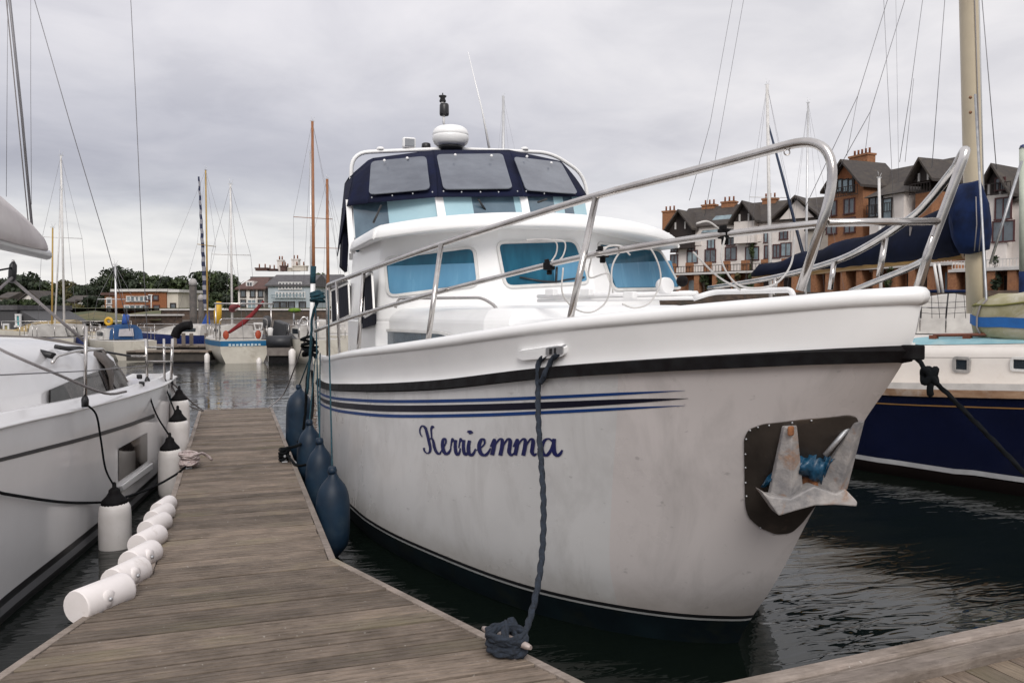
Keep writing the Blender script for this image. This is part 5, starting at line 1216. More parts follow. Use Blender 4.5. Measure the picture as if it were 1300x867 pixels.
# bank of rough grass on the left
f = M(); rows = []
for d, zs in ((86, 0.9), (90, 1.2), (96, 1.6), (103, 1.9)): rows.append([BX(u, d, zs + 0.25 * math.sin(u * 0.07)) for u in (-400, -200, -60, 0, 40, 80, 120, 160, 190, 205)])
f.loft(rows); tag(f.build('grass_bank', grass_m), kind='structure')
quay_m = mat('quay_masonry', (0.125, 0.085, 0.062), 0.9, col2=(0.045, 0.032, 0.026), scale=1.4, stretch=(1, 1, 2.2), dirt=(0.05, 0.05, 0.04), dscale=0.2, dlo=0.5, dhi=0.7, bump=0.6, bscale=3)
def wall_thing(name, label, A, Bp, z0, z1, th, m, cat='wall', cope=None):
    A, Bp = Vector(A), Vector(Bp); ang = math.atan2(Bp.y - A.y, Bp.x - A.x); L_ = (Bp - A).length
    t = thing(name, label, cat, (A.x, A.y, z0), ang)
    M().box((L_ / 2, th / 2, (z1 - z0) / 2), (L_, th, z1 - z0)).build('masonry', m, t, world=False)
    if cope: M().box((L_ / 2, th / 2 - 0.05, z1 - z0 + 0.09), (L_ + 0.2, th + 0.3, 0.18)).build('coping', cope, t, world=False)
    return t
stone_pale = mat('pale_render', (0.60, 0.585, 0.57), 0.85, col2=(0.52, 0.50, 0.48), scale=0.8)
wall_thing('quay_wall', 'dark stone quay wall along the far left shore below the white houses', BX(205, 101, 0), BX(440, 101, 0), 0.3, 2.15, 1.2, quay_m, cope=stone_pale)
wall_thing('quay_wall', 'tall brown stone quay wall below the apartments on the right', BX(780, 92, 0), BX(1700, 66, 0), -0.5, 3.95, 2.0, quay_m)
f = M().loft([[BX(u, d1, 3.85) for u, d1 in ((780, 93), (1100, 84), (1700, 67.5))], [BX(u, d1, 3.9) for u, d1 in ((780, 140), (1100, 140), (1700, 140))]])
tag(f.build('quayside', mud_m), kind='structure')

# ------------------------------------------------------------------ houses
render_w = mat('white_render', (0.74, 0.69, 0.65), 0.8, col2=(0.66, 0.61, 0.575), scale=0.6, dirt=(0.50, 0.46, 0.42), dscale=0.35, dlo=0.55, dhi=0.8)
render_c = mat('cream_render', (0.62, 0.57, 0.49), 0.85, col2=(0.54, 0.49, 0.42), scale=0.6, dirt=(0.42, 0.38, 0.32), dscale=0.3)
render_b = mat('grey_blue_render', (0.40, 0.45, 0.48), 0.8, col2=(0.34, 0.39, 0.42), scale=0.6)
brick_m = mat('orange_brick', (0.345, 0.165, 0.080), 0.9, col2=(0.235, 0.100, 0.048), scale=5, dirt=(0.20, 0.10, 0.06), dscale=0.5)
brick_r = mat('bright_brick', (0.30, 0.115, 0.048), 0.9, col2=(0.20, 0.075, 0.032), scale=5, dirt=(0.25, 0.11, 0.06), dscale=0.4)
slate = mat('brown_slate', (0.062, 0.050, 0.043), 0.75, col2=(0.033, 0.027, 0.025), scale=2.2, stretch=(1, 1, 2), dirt=(0.085, 0.070, 0.052), dscale=0.6, bump=0.4, bscale=6)
slate_g = mat('grey_slate', (0.105, 0.10, 0.105), 0.75, col2=(0.065, 0.06, 0.063), scale=2.2, bump=0.3, bscale=6)
slate_r = mat('red_brown_tile', (0.115, 0.060, 0.050), 0.8, col2=(0.07, 0.038, 0.032), scale=2.5, bump=0.3, bscale=6)
darkwood = mat('dark_stained_timber', (0.030, 0.020, 0.018), 0.7, col2=(0.016, 0.011, 0.010), scale=5)
redfr = mat('maroon_frame', (0.075, 0.024, 0.024), 0.6); whfr = mat('white_frame', (0.68, 0.67, 0.66), 0.5)
pane_m = mat('window_pane', (0.045, 0.052, 0.062), 0.08, col2=(0.10, 0.12, 0.14), scale=0.7, coat=0.5, lo=0.45, hi=0.6)
pane_l = mat('blind_pane', (0.25, 0.33, 0.36), 0.12, col2=(0.13, 0.17, 0.20), scale=0.9, coat=0.4)
pot_m = mat('terracotta_pot', (0.36, 0.125, 0.058), 0.85)
def house(name, label, A, Bp, z0, ze, zr_, dep, wm, rm, cat='house', hip=0.0, over=0.35, group=None, gable_front=False, flat=False):
    A, Bp = Vector(A), Vector(Bp); ang = math.atan2(Bp.y - A.y, Bp.x - A.x); L_ = math.hypot(Bp.x - A.x, Bp.y - A.y)
    t = thing(name, label, cat, (A.x, A.y, z0), ang, group); he = ze - z0; hr = zr_ - z0; t['len'] = L_
    f = M()
    if flat:
        f.box((L_ / 2, dep / 2, he / 2), (L_, dep, he)).build('wall', wm, t, world=False)
        M().box((L_ / 2, dep / 2, he + 0.15), (L_ + over * 2, dep + over * 2, 0.34)).build('roof', rm, t, world=False)
        return t
    if gable_front:   # ridge runs away from the viewer
        f.prism([(0, 0, 0), (L_, 0, 0), (L_, 0, he), (L_ / 2, 0, hr - 0.05), (0, 0, he)], (0, dep, 0)); f.build('wall', wm, t, world=False)
        g = M(); k = (hr - he) / (L_ / 2)
        for s in (0, 1):
            x0 = -over if s == 0 else L_ + over; g.prism([(x0, -over, he - over * k), (L_ / 2, -over, hr), (L_ / 2, -over, hr + 0.22), (x0, -over, he - over * k + 0.22)], (0, dep + over * 2, 0))
        g.build('roof', rm, t, world=False)
    else:
        f.prism([(0, 0, 0), (0, 0, he), (hip, dep / 2, hr - 0.05) if False else (0, dep / 2, hr - 0.05 if not hip else he), (0, dep, he), (0, dep, 0)], (L_, 0, 0)); f.build('wall', wm, t, world=False)
        g = M(); k = (hr - he) / (dep / 2); ya, yb_ = -over, dep + over; zl = he - over * k; o = over
        top = [(-o + hip, dep / 2, hr), (L_ + o - hip, dep / 2, hr)]
        g.add([(-o, ya, zl), (L_ + o, ya, zl), (L_ + o, yb_, zl), (-o, yb_, zl), *top, (-o, ya, zl + .2), (L_ + o, ya, zl + .2), (L_ + o, yb_, zl + .2), (-o, yb_, zl + .2), (top[0][0], top[0][1], hr + .2), (top[1][0], top[1][1], hr + .2)],
              [[6, 7, 11, 10], [8, 9, 10, 11], [9, 6, 10], [7, 8, 11], [0, 1, 7, 6], [2, 3, 9, 8], [1, 2, 8, 7], [3, 0, 6, 9], [0, 3, 2, 1]])
        g.build('roof', rm, t, world=False)
    return t
def win(t, x, z, w, h, fm=None, pm=None, y=0.0, bars=1):
    p = M().box((x, y - 0.02, z), (w, 0.06, h)).build('window', pm or pane_m, t, world=False)
    f = M(); e = 0.13
    f.box((x, y - 0.05, z + h / 2), (w + e, 0.14, e)).box((x, y - 0.07, z - h / 2), (w + e * 1.6, 0.2, e))
    for k in range(bars + 2): f.box((x - w / 2 + w * k / (bars + 1), y - 0.05, z), (e if k in (0, bars + 1) else e * 0.7, 0.13, h - e))
    f.build('window_frame', fm or whfr, p, world=False)
    return p
def win_px(t, u, v, w, h, fm=None, pm=None, bars=1, y=0.0):
    # put a window on the facade plane of house t where the photograph shows it
    q = Matrix.Rotation(t.rotation_euler.z, 3, 'Z'); n = q @ Vector((0, -1, 0)); p = plane_hit(u, v, t.location + q @ Vector((0, y, 0)), n); l = q.transposed() @ (p - t.location)
    return win(t, l.x, l.z, w, h, fm, pm, y, bars), l
def local_px(t, u, v, y=0.0):
    q = Matrix.Rotation(t.rotation_euler.z, 3, 'Z'); n = q @ Vector((0, -1, 0)); p = plane_hit(u, v, t.location + q @ Vector((0, y, 0)), n); return q.transposed() @ (p - t.location)
def chimney(t, x, y, z0, z1, w=1.5, d=0.9, m=None, pots=3):
    c = M().box((x, y, (z0 + z1) / 2), (w, d, z1 - z0)); c.box((x, y, z1 - 0.12), (w + 0.2, d + 0.2, 0.24)); o = c.build('chimney', m or brick_m, t, world=False)
    for k in range(pots): M().lathe([(0.14, 0), (0.12, 0.65), (0.15, 0.7)], (x - w / 2 + w * (k + 0.5) / pots, y, z1), None, 8).build('chimney_pot', pot_m, o, world=False)
    return o
def rail_(t, x0, x1, z, y, m, h=1.0, n=None):
    n = n or max(2, int((x1 - x0) / 0.35)); f = M().box(((x0 + x1) / 2, y, z + h), (x1 - x0, 0.07, 0.08)).box(((x0 + x1) / 2, y, z + 0.06), (x1 - x0, 0.07, 0.08))
    for k in range(n + 1): f.box((lerp(x0, x1, k / n), y, z + h / 2), (0.05, 0.05, h))
    return f.build('balcony_rail', m, t, world=False)

# --- white terrace of apartments, right background
A_, B_ = BX(857, 121, 0), BX(1034, 108, 0)
wt = house('apartment_terrace', 'long white rendered apartment terrace with dark timber gables and brick chimneys', A_, B_, 6.9, 14.2, 17.2, 9.0, render_w, slate, 'apartments')
LN = wt['len']
for u, v in ((890, 301), (915, 296), (946, 289), (967, 283), (989, 279), (1012, 274)): pass
rowsw = [[(856, 314, 1.2), (878, 313, 1.3), (903, 309, 1.3), (928, 305, 1.4), (954, 303, 1.4), (974.5, 301, 1.1), (995, 297, 1.3)], [(856, 331, 1.4), (879, 326, 1.9), (902, 325, 1.9), (928, 322, 1.9), (955, 322, 2.2), (975, 320, 1.1), (986, 319, 1.1), (998, 317, 1.6)]]
for r_i, rw in enumerate(rowsw):
    for k, (u, v, w) in enumerate(rw): win_px(wt, u, v, w * 0.85, 1.45 if r_i == 0 else 1.75, redfr, pane_l if (k + r_i) % 3 == 2 else pane_m)
def gable(t, u0, u1, vb, vt, proj, wm, rm, tm, zb=None):
    # cross gable with deep timber eaves projecting from the facade
    a, b = local_px(t, u0, vb, -proj), local_px(t, u1, vb, -proj); top = local_px(t, (u0 + u1) / 2, vt, -proj); w = b.x - a.x; xm = (a.x + b.x) / 2; zb_ = a.z if zb is None else zb; zt_ = top.z
    r = M(); k = 0.5
    for s in (-1, 1): r.prism([(xm + s * (w / 2 + k), -proj - 0.9, zb_ - 0.3), (xm, -proj - 0.9, zt_), (xm, -proj - 0.9, zt_ + 0.3), (xm + s * (w / 2 + k), -proj - 0.9, zb_)], (0, proj + 5.5, 0))
    o = r.build('gable_roof', rm, t, world=False)
    M().prism([(xm - w / 2, -proj, zb_), (xm + w / 2, -proj, zb_), (xm, -proj, zt_ - 0.1)], (0, proj + 4, 0)).build('gable_timber', tm, o, world=False)
    for s in (-1, 1): M().box((xm + s * w * 0.22, -proj - 0.06, lerp(zb_, zt_, 0.35 if s == 0 else 0.2)), (0.22, 0.12, (zt_ - zb_) * 0.4)).build('gable_stud', stone_pale if tm is darkwood else darkwood, o, world=False)
    return a, b, top, o
for u0, u1, vb, vt in ((850, 878, 292, 269), (932, 958, 282, 258)):
    a, b, tp_, o = gable(wt, u0, u1, vb, vt, 1.2, render_w, slate, darkwood)
    M().box(((a.x + b.x) / 2, -0.6, lerp(0, a.z, 0.80)), (b.x - a.x, 1.25, a.z * 0.4)).build('gable_wall', darkwood if u0 == 850 else render_w, wt, world=False)
# small white wall dormers and a glazed dormer
for u, vb, vt, w in ((880, 303, 287, 2.6), (955, 298, 276, 2.6)):
    a = local_px(wt, u, vb, -0.1); b = local_px(wt, u, vt, -0.1)
    M().prism([(a.x - w / 2, -0.12, a.z - 1), (a.x + w / 2, -0.12, a.z - 1), (a.x + w / 2, -0.12, a.z), (a.x - w / 2 + .3, -0.12, b.z), (a.x - w / 2, -0.12, b.z)], (0, 1.5, 0)).build('wall_dormer', render_w, wt, world=False)
a = local_px(wt, 910, 284, 0.3); o = M().prism([(a.x - 2.2, -0.2, a.z - 1.2), (a.x + 1.6, -0.2, a.z - 1.2), (a.x + 1.8, 1.2, a.z + 1.2), (a.x - 0.6, 1.2, a.z + 1.2)], (0, 1.4, 0)).build('glazed_dormer', pane_l, wt, world=False)
for u, vt in ((857, 269), (901, 260), (926, 256), (978, 252)):
    a = local_px(wt, u, vt, 4.5); chimney(wt, a.x, 4.5 if u != 857 else 3.0, 7.0, a.z, 2.0 if u != 978 else 1.9, 1.2, brick_m, 3)
a = local_px(wt, 1003, 252, 3.4); b = local_px(wt, 1034, 283, -0.6)
o = M()
for s in (-1, 1): o.prism([(LN - 2.4 + s * 3.2, -1.2, 7.2), (LN - 2.4, -1.2, 10.0), (LN - 2.4, -1.2, 10.3), (LN - 2.4 + s * 3.2, -1.2, 7.5)], (0, 7.5, 0))
o = o.build('end_gable_roof', slate, wt, world=False); M().prism([(LN - 2.4 - 2.3, -0.5, 7.3), (LN - 2.4 + 2.3, -0.5, 7.3), (LN - 2.4, -0.5, 9.75)], (0, 6, 0)).build('gable_wall', render_w, o, world=False)
# brick arcade and white balcony in front, with shrubs
def podium(A, Bp, z0, z1, label, nb):
    t = thing('brick_arcade', label, 'arcade', (A.x, A.y, z0), math.atan2(Bp.y - A.y, Bp.x - A.x)); L_ = (Bp - A).length; h = z1 - z0
    M().box((L_ / 2, 1.0, h / 2), (L_, 1.4, h)).build('back_wall', brick_m, t, world=False)
    for k in range(nb + 1): M().box((L_ * k / nb, -0.4, h / 2), (0.8, 1.4, h)).build('pier', brick_m, t, world=False)
    for k in range(nb): M().box((L_ * (k + 0.5) / nb, 0.27, h * 0.42), (L_ / nb * 0.45, 0.06, h * 0.7)).build('garage_door', pane_l if k % 3 == 1 else darkwood, t, world=False)
    M().box((L_ / 2, 0.2, h + 0.12), (L_ + 0.6, 3.0, 0.26)).build('balcony_slab', stone_pale, t, world=False)
    return t, L_, h
pd1, L1, h1 = podium(BX(845, 117, 0), BX(1040, 102, 0), 3.9, 7.0, 'brick arcade with garage doors under a white balcony below the white terrace', 8)
for k in range(7): M().box((L1 * (k + 0.5) / 8, -0.6, h1 + 0.9), (0.9, 0.7, 1.5)).build('brick_planter', brick_m, pd1, world=False)
rail_(pd1, 0, L1, h1 + 0.25, -1.1, darkwood, 0.9, 50)
# --- orange brick apartment block
A_, B_ = BX(1022, 108, 0), BX(1205, 91, 0)
ob = house('apartment_block', 'orange brick apartment block with brown slate gables and balconies', BX(1068, 101, 0), BX(1172, 90, 0), 6.5, 15.2, 18.8, 9.0, brick_m, slate, 'apartments')
Lo = ob['len']
a, b, tp_, o = gable(ob, 1052, 1096, 243, 206, 1.6, brick_m, slate, brick_r)
M().box(((a.x + b.x) / 2, -0.55, a.z / 2), (b.x - a.x, 2.1, a.z)).build('gable_wall', brick_m, ob, world=False)
gx0, gx1 = a.x, b.x
for u in (1058.5, 1066, 1073.5, 1081): win_px(ob, u, 236, 0.85, 1.5, darkwood, pane_l, 0, -1.62)
rail_(ob, gx0 + 0.2, gx1 - 0.2, local_px(ob, 1070, 251, -1.7).z, -2.3, darkwood, 1.1)
for u, v in ((1056, 265), (1078.5, 262), (1056, 288), (1079, 286)): win_px(ob, u, v, 1.6, 1.75, redfr, pane_m, 1, -1.62)
# right hand timber gable
a, b, tp_, o = gable(ob, 1160, 1186, 232, 204, 1.4, brick_m, slate, darkwood)
M().box(((a.x + b.x) / 2, -0.4, a.z / 2 - 0.6), (b.x - a.x - 0.5, 2.0, a.z - 1.2)).build('gable_wall', brick_m, ob, world=False)
rail_(ob, a.x, b.x, local_px(ob, 1172, 246, -1.6).z, -2.0, darkwood, 1.1)
# white rendered bay with hipped roof in the middle
a, b = local_px(ob, 1104, 290, -2.2), local_px(ob, 1147, 290, -2.2); zt_ = local_px(ob, 1120, 249, -2.2).z; zr2 = local_px(ob, 1120, 232, -2.2).z
M().box(((a.x + b.x) / 2, -0.9, zt_ / 2), (b.x - a.x, 2.6, zt_)).build('bay_wall', render_w, ob, world=False)
x0, x1 = a.x - 0.5, b.x + 0.5
M().add([(x0, -2.7, zt_), (x1, -2.7, zt_), (x1, 0.6, zt_), (x0, 0.6, zt_), (x0 + 1.6, -0.4, zr2), (x1 - 2.0, -0.4, zr2), (x1 - 2.0, 0.6, zr2), (x0 + 1.6, 0.6, zr2)], [[0, 1, 5, 4], [1, 2, 6, 5], [3, 0, 4, 7], [4, 5, 6, 7], [0, 3, 2, 1], [2, 3, 7, 6]]).build('bay_roof', slate, ob, world=False)
win_px(ob, 1112, 263, 1.9, 2.2, darkwood, pane_m, 1, -2.22); win_px(ob, 1127, 266, 1.2, 2.4, darkwood, pane_l, 0, -2.22)
rail_(ob, a.x, a.x + 3.6, local_px(ob, 1112, 272, -2.2).z, -2.7, darkwood, 1.0)
for u, vt, w in ((1094.5, 197, 3.0), (1190, 214, 2.7)):
    y_ = 4.5 if u < 1100 else 6.0; a = local_px(ob, u, vt, y_); chimney(ob, a.x, y_, 8.0, a.z, w, 1.3, brick_m, 5)
# low white wing with slate roof left of it, and lean-to roofs to the right
lw_ = house('apartment_wing', 'pale rendered wing with a low slate roof left of the orange block', BX(1024, 107.5, 0), BX(1056, 104, 0), 6.8, 12.6, 14.6, 6.0, render_c, slate, 'apartments')
rw_ = house('apartment_wing', 'slate roofed lower wing between the orange block and the cream mast', BX(1140, 92, 0), BX(1212, 86.5, 0), 6.0, 10.4, 13.4, 7.0, brick_m, slate, 'apartments')
for u in (1150, 1170, 1192): win_px(rw_, u, 292, 1.3, 1.6, redfr, pane_m)
pd2, L2, h2 = podium(BX(1040, 101, 0), BX(1215, 84, 0), 3.9, 6.7, 'brick arcade with garage doors below the orange apartment block', 8)
rail_(pd2, 0, L2, h2 + 0.25, -1.1, stone_pale, 0.9, 50)
# --- white gabled block at the right edge
wr_ = house('apartment_block', 'white rendered gabled block right of the cream mast', BX(1247, 84, 0), BX(1420, 74, 0), 5.6, 13.0, 16.2, 8.0, render_w, slate, 'apartments')
a, b, tp_, o = gable(wr_, 1246, 1280, 250, 212, 1.0, render_w, slate, darkwood)
M().box(((a.x + b.x) / 2, -0.3, a.z / 2), (b.x - a.x, 1.6, a.z)).build('gable_wall', render_w, wr_, world=False)
rail_(wr_, a.x - .3, a.x + 3.0, local_px(wr_, 1255, 249, -1.0).z, -1.5, darkwood, 1.1)
for u, v, w, h in ((1274, 265, 1.5, 2.1), (1274, 294, 2.0, 2.0), (1270, 234, 0.9, 1.2), (1318, 265, 1.4, 2.0), (1318, 294, 1.4, 2.0)): win_px(wr_, u, v, w, h, redfr, pane_m, 1, -1.12)
pd3, L3, h3 = podium(BX(1215, 83, 0), BX(1440, 70, 0), 3.9, 5.9, 'brick arcade with flat white parapet below the right gabled block', 8)
rail_(pd3, 0, L3, h3 + 0.25, -1.1, stone_pale, 0.8, 50)
# --- left background
fo = house('office_building', 'flat roofed orange brick office with pale bands among trees at left', BX(146, 110.5, 0), BX(212, 109.5, 0), 1.6, 4.65, 5, 9, brick_r, stone_pale, 'office', flat=True)
for v, ws in ((379.5, ((167, 1.3), (172, 1.3), (177, 1.3), (182, 1.3))), (391, ((165, 1.5), (172, 1.5), (179, 1.5)))):
    for u, w in ws: win_px(fo, u, v, w, 0.65, whfr, pane_l, 0)
for u in (189, 198): win_px(fo, u, 378, 0.7, 0.6, redfr, pane_m, 0)
for u in (186, 199): win_px(fo, u, 391, 0.8, 0.7, redfr, pane_m, 0)
fo2 = house('office_building', 'older red brick wing at the left end of the flat roofed office', BX(134, 110.9, 0), BX(146.5, 110.6, 0), 1.6, 4.2, 5, 7, brick_m, slate_r, 'office', flat=True)
for v in (382, 392): win_px(fo2, 139, v, 0.7, 0.8, whfr, pane_m, 0)
fo3 = house('office_building', 'cream rendered stair block at the right end of the office', BX(212.3, 109.7, 0), BX(227, 109.5, 0), 1.6, 4.55, 5, 6, render_c, stone_pale, 'office', flat=True)
win_px(fo3, 220, 390, 0.7, 1.0, darkwood, pane_m, 0)
wh1 = house('house', 'white house with red-brown hipped roof beside the quay', BX(303, 117, 0), BX(336, 116.6, 0), 2.2, 5.2, 6.75, 7, render_w, slate_r, 'house', hip=1.0)
for u, v in ((309, 373), (321, 373), (331, 373), (309, 385), (331, 385)): win_px(wh1, u, v, 0.7, 0.95, darkwood, pane_m, 0)
win_px(wh1, 320, 386, 1.2, 1.2, whfr, pane_l)
a = local_px(wh1, 318, 361, 0.8); M().box((a.x, 1.2, a.z), (1.2, 1.2, 0.9)).build('dormer', render_w, wh1, world=False); win(wh1, a.x, a.z, 0.8, 0.6, whfr, pane_m, 0.58)
bh = house('house', 'grey-blue quayside house with glazed upper balcony and grey roof', BX(341, 115, 0), BX(394, 114.4, 0), 2.2, 5.6, 7.05, 8, render_b, slate_g, 'house', hip=0.0)
for k in range(7): win_px(bh, 356 + k * 4.2, 363, 0.38, 0.95, whfr, pane_m, 0)
for k in range(9): win_px(bh, 352 + k * 4.2, 374.5, 0.38, 0.75, whfr, pane_l, 0)
for u in (351, 360, 370, 384): win_px(bh, u, 388, 0.9, 1.0, darkwood, pane_m, 0)
rail_(bh, 0.8, bh['len'] - 0.5, local_px(bh, 360, 379, -1).z, -0.9, pane_l, 0.5, 24)
cb = house('large_house', 'big cream house with tall chimneys rising behind the quay houses', BX(322, 149, 0), BX(392, 148.2, 0), 2.5, 7.9, 8.3, 10, render_c, slate_g, 'house', flat=True)
for u, vt, w, m_ in ((333, 340, 2.2, slate_r), (343, 341, 1.6, slate_r), (350.5, 329, 1.0, render_w), (358, 337, 1.0, slate_r), (371, 328, 1.3, render_w), (379, 337, 2.6, render_c), (365, 339, 2.6, render_c)):
    a = local_px(cb, u, vt, 5); chimney(cb, a.x, 5 + (u % 3), 7.0, a.z, w, 1.2, m_, 2)
hs2 = house('house', 'dark roofed house half hidden behind the cruiser stern', BX(388, 127, 0), BX(424, 126.5, 0), 2.4, 5.6, 7.6, 8, render_w, slate_g, 'house')
win_px(hs2, 399, 372, 1.2, 1.3, whfr, pane_m)
for i, (u0, u1, d, ze, zr2, wm, lbm) in enumerate(((28, 52, 118, 3.7, 4.8, render_w, 'white cottage with a pale gable among the dark trees at far left'), (86, 97, 122, 3.4, 4.2, brick_m, 'small red brick house below the trees at far left'), (101, 109, 122, 3.6, 4.2, render_w, 'little white house between trees left of the office'), (0, 12, 126, 4.0, 4.8, render_w, 'white house at the extreme left behind the grey shed'))):
    hh = house('cottage', lbm, BX(u0, d, 0), BX(u1, d - 0.1, 0), 1.8, ze, zr2, 5, wm, slate, 'house', gable_front=(i == 0))
    for q in (0.25, 0.7): win(hh, hh['len'] * q, (ze - 1.8) * 0.55, 0.6, 0.8, whfr, pane_m, 0, 0)
shed_m = mat('grey_cladding', (0.066, 0.065, 0.067), 0.6, col2=(0.050, 0.049, 0.052), scale=1, stretch=(6, 6, 0.5))
sh_ = house('shed', 'dark grey clad harbour shed at the left edge', BX(-60, 58.4, 0), BX(22, 58, 0), 0.2, 2.15, 2.45, 6, shed_m, slate_g, 'shed', over=0.15, flat=True)
win_px(sh_, 27 - 3, 407, 0.3, 0.8, whfr, mat('teal_poster', (0.05, 0.30, 0.32), 0.5), 0); win_px(sh_, 9, 420, 0.35, 0.9, whfr, mat('green_poster', (0.20, 0.30, 0.12), 0.5, col2=(0.45, 0.25, 0.12), scale=3), 0)
M().prism([(sh_['len'], 0.2, 0), (sh_['len'] + 1.5, 0.2, 0), (sh_['len'] + 1.5, 0.2, 1.15), (sh_['len'], 0.2, 1.95)], (0, 5.6, 0)).build('lean_to', shed_m, sh_, world=False)

# ------------------------------------------------------------------ trees and shrubs
leaf_mats = [mat('dark_evergreen_leaves', (0.030, 0.045, 0.018), 0.7, col2=(0.010, 0.018, 0.008), scale=0.6), mat('mid_green_leaves', (0.058, 0.082, 0.026), 0.7, col2=(0.022, 0.036, 0.012), scale=0.6), mat('autumn_green_leaves', (0.105, 0.088, 0.028), 0.7, col2=(0.045, 0.045, 0.015), scale=0.6)]
bark = mat('bark', (0.060, 0.046, 0.036), 0.9)
def tree(u, d, zb, vt, w_px, kind, label, seed, flat=1.0, trunk=0.22, cat='tree', name='tree', group=None, nleaf=520, ls=None):
    rr = random.Random(seed); base = BX(u, d, zb); top = 2.05 + (395 - vt) / FPX * d; H = top - zb; Rw = w_px / 2 / FPX * d
    t = thing(name, label, cat, tuple(base), 0, group)
    f = M().tube([(0, 0, -0.3), (rr.uniform(-.1, .1) * Rw, 0, H * 0.35), (rr.uniform(-.15, .15) * Rw, 0, H * 0.8)], [H * 0.035, H * 0.026, H * 0.008], 7)
    for k in range(6):
        a = rr.uniform(0, 6.28); z = H * rr.uniform(0.25, 0.6); f.tube([(0, 0, z), (Rw * .45 * math.cos(a), Rw * .45 * math.sin(a), z + H * .18), (Rw * .75 * math.cos(a), Rw * .75 * math.sin(a), z + H * .25)], [H * 0.014, H * 0.009, H * 0.004], 5)
    f.build('trunk', bark, t, world=False)
    lobes = []
    for k in range(17 if name == 'tree' else 5):
        a = rr.uniform(0, 6.28); q = math.sqrt(rr.random()); zz = rr.uniform(trunk + 0.12, 0.86); env = math.sin(math.pi * min(1, max(0.08, (zz - trunk * 0.5) / (1 - trunk * 0.5)))) ** (0.6 * flat)
        lobes.append((Vector((Rw * 0.62 * q * math.cos(a) * (0.6 + 0.4 * env), Rw * 0.62 * q * math.sin(a), zz * H)), Rw * rr.uniform(0.30, 0.50), H * rr.uniform(0.12, 0.2)))
    lobes.append((Vector((rr.uniform(-.2, .2) * Rw, 0, H * 0.86)), Rw * 0.42, H * 0.13))
    g = M(); s0 = ls or max(0.20, Rw * 0.10)
    for k in range(nleaf):
        c, rx, rz2 = rr.choice(lobes); n = Vector((rr.gauss(0, 1), rr.gauss(0, 1), rr.gauss(0, 1))); n.normalize(); q = rr.uniform(0.55, 1.0) ** 0.5 * (1.12 if rr.random() < 0.12 else 1)
        p = c + Vector((n.x * rx * q, n.y * rx * q, n.z * rz2 * q)); a1 = (n + Vector((rr.gauss(0, .6), rr.gauss(0, .6), rr.gauss(0, .6)))).normalized(); x = a1.orthogonal().normalized(); y = a1.cross(x); s = s0 * rr.uniform(0.6, 1.5); an = rr.uniform(0, 6.28)
        x, y = x * math.cos(an) + y * math.sin(an), y * math.cos(an) - x * math.sin(an)
        g.add([p - x * s, p + y * s * 0.62 + x * s * .1, p + x * s, p - y * s * 0.62], [[0, 1, 2, 3]])
    g.build('crown', leaf_mats[kind], t, world=False)
    return t
TR = [(-14, 135, 2.4, 352, 50, 1, 'green tree cut by the left edge of the picture'), (8, 140, 2.6, 354, 46, 0, 'dark round tree at the left edge behind the shed'), (36, 138, 2.6, 346, 52, 0, 'broad dark tree with a flat top at far left'), (62, 140, 2.6, 356, 34, 1, 'mid green tree left of the tall pale masts'), (86, 142, 2.6, 355, 38, 2, 'yellowing tree behind the small brick house'), (106, 135, 2.5, 362, 34, 0, 'dark bushy tree just left of the office'),
      (122, 140, 2.6, 352, 38, 0, 'dark tree rising over the left end of the office'), (134, 148, 2.8, 350, 30, 1, 'narrow green tree over the office roof'), (146, 150, 3, 339, 38, 0, 'tallest pine above the office with a flat spreading top'), (162, 152, 3, 341, 36, 0, 'second pine with open crown above the office'), (178, 150, 3, 345, 36, 0, 'dark pine crown right of the two tall pines'),
      (196, 148, 3, 350, 38, 1, 'rounded green tree above the right part of the office'), (214, 146, 3, 351, 36, 0, 'dark tree over the cream stair block'), (232, 144, 2.8, 350, 40, 1, 'full green tree left of the tall piling'), (252, 146, 2.8, 345, 40, 0, 'dark tree behind the striped furled sail'), (270, 146, 2.8, 344, 40, 1, 'green tree between the two nearer masts'), (288, 144, 2.8, 346, 36, 0, 'dark tree left of the white house'), (301, 140, 2.6, 350, 26, 1, 'small green tree touching the white house roof'),
      (226, 120, 2.4, 374, 30, 1, 'low green tree behind the pilings'), (248, 122, 2.4, 371, 32, 0, 'low dark tree beside the pilings'), (274, 120, 2.4, 371, 32, 1, 'low tree left of the white house at quay level'), (291, 119, 2.4, 376, 22, 0, 'dark bush beside the white house wall'), (70, 118, 2.2, 376, 40, 0, 'low dark bushes in front of the left trees'), (120, 117, 2.2, 376, 28, 0, 'low dark bush beside the office wing'), (96, 116, 2.2, 386, 34, 2, 'low brownish bush before the small houses'), (44, 118, 2.2, 380, 34, 1, 'low green bush beside the white cottage'), (14, 118, 2.2, 380, 40, 0, 'low dark bushes above the grey shed'),
      (406, 150, 2.8, 346, 40, 1, 'green tree behind the wooden mast'), (428, 150, 2.8, 350, 44, 0, 'dark tree behind the cruiser stern')]
for i, (u, d, zb, vt, w, k, lbm) in enumerate(TR): tree(u, d, zb, vt, w, k, lbm, 100 + i, trunk=0.22 if 'pine' in lbm else 0.05, nleaf=1500)
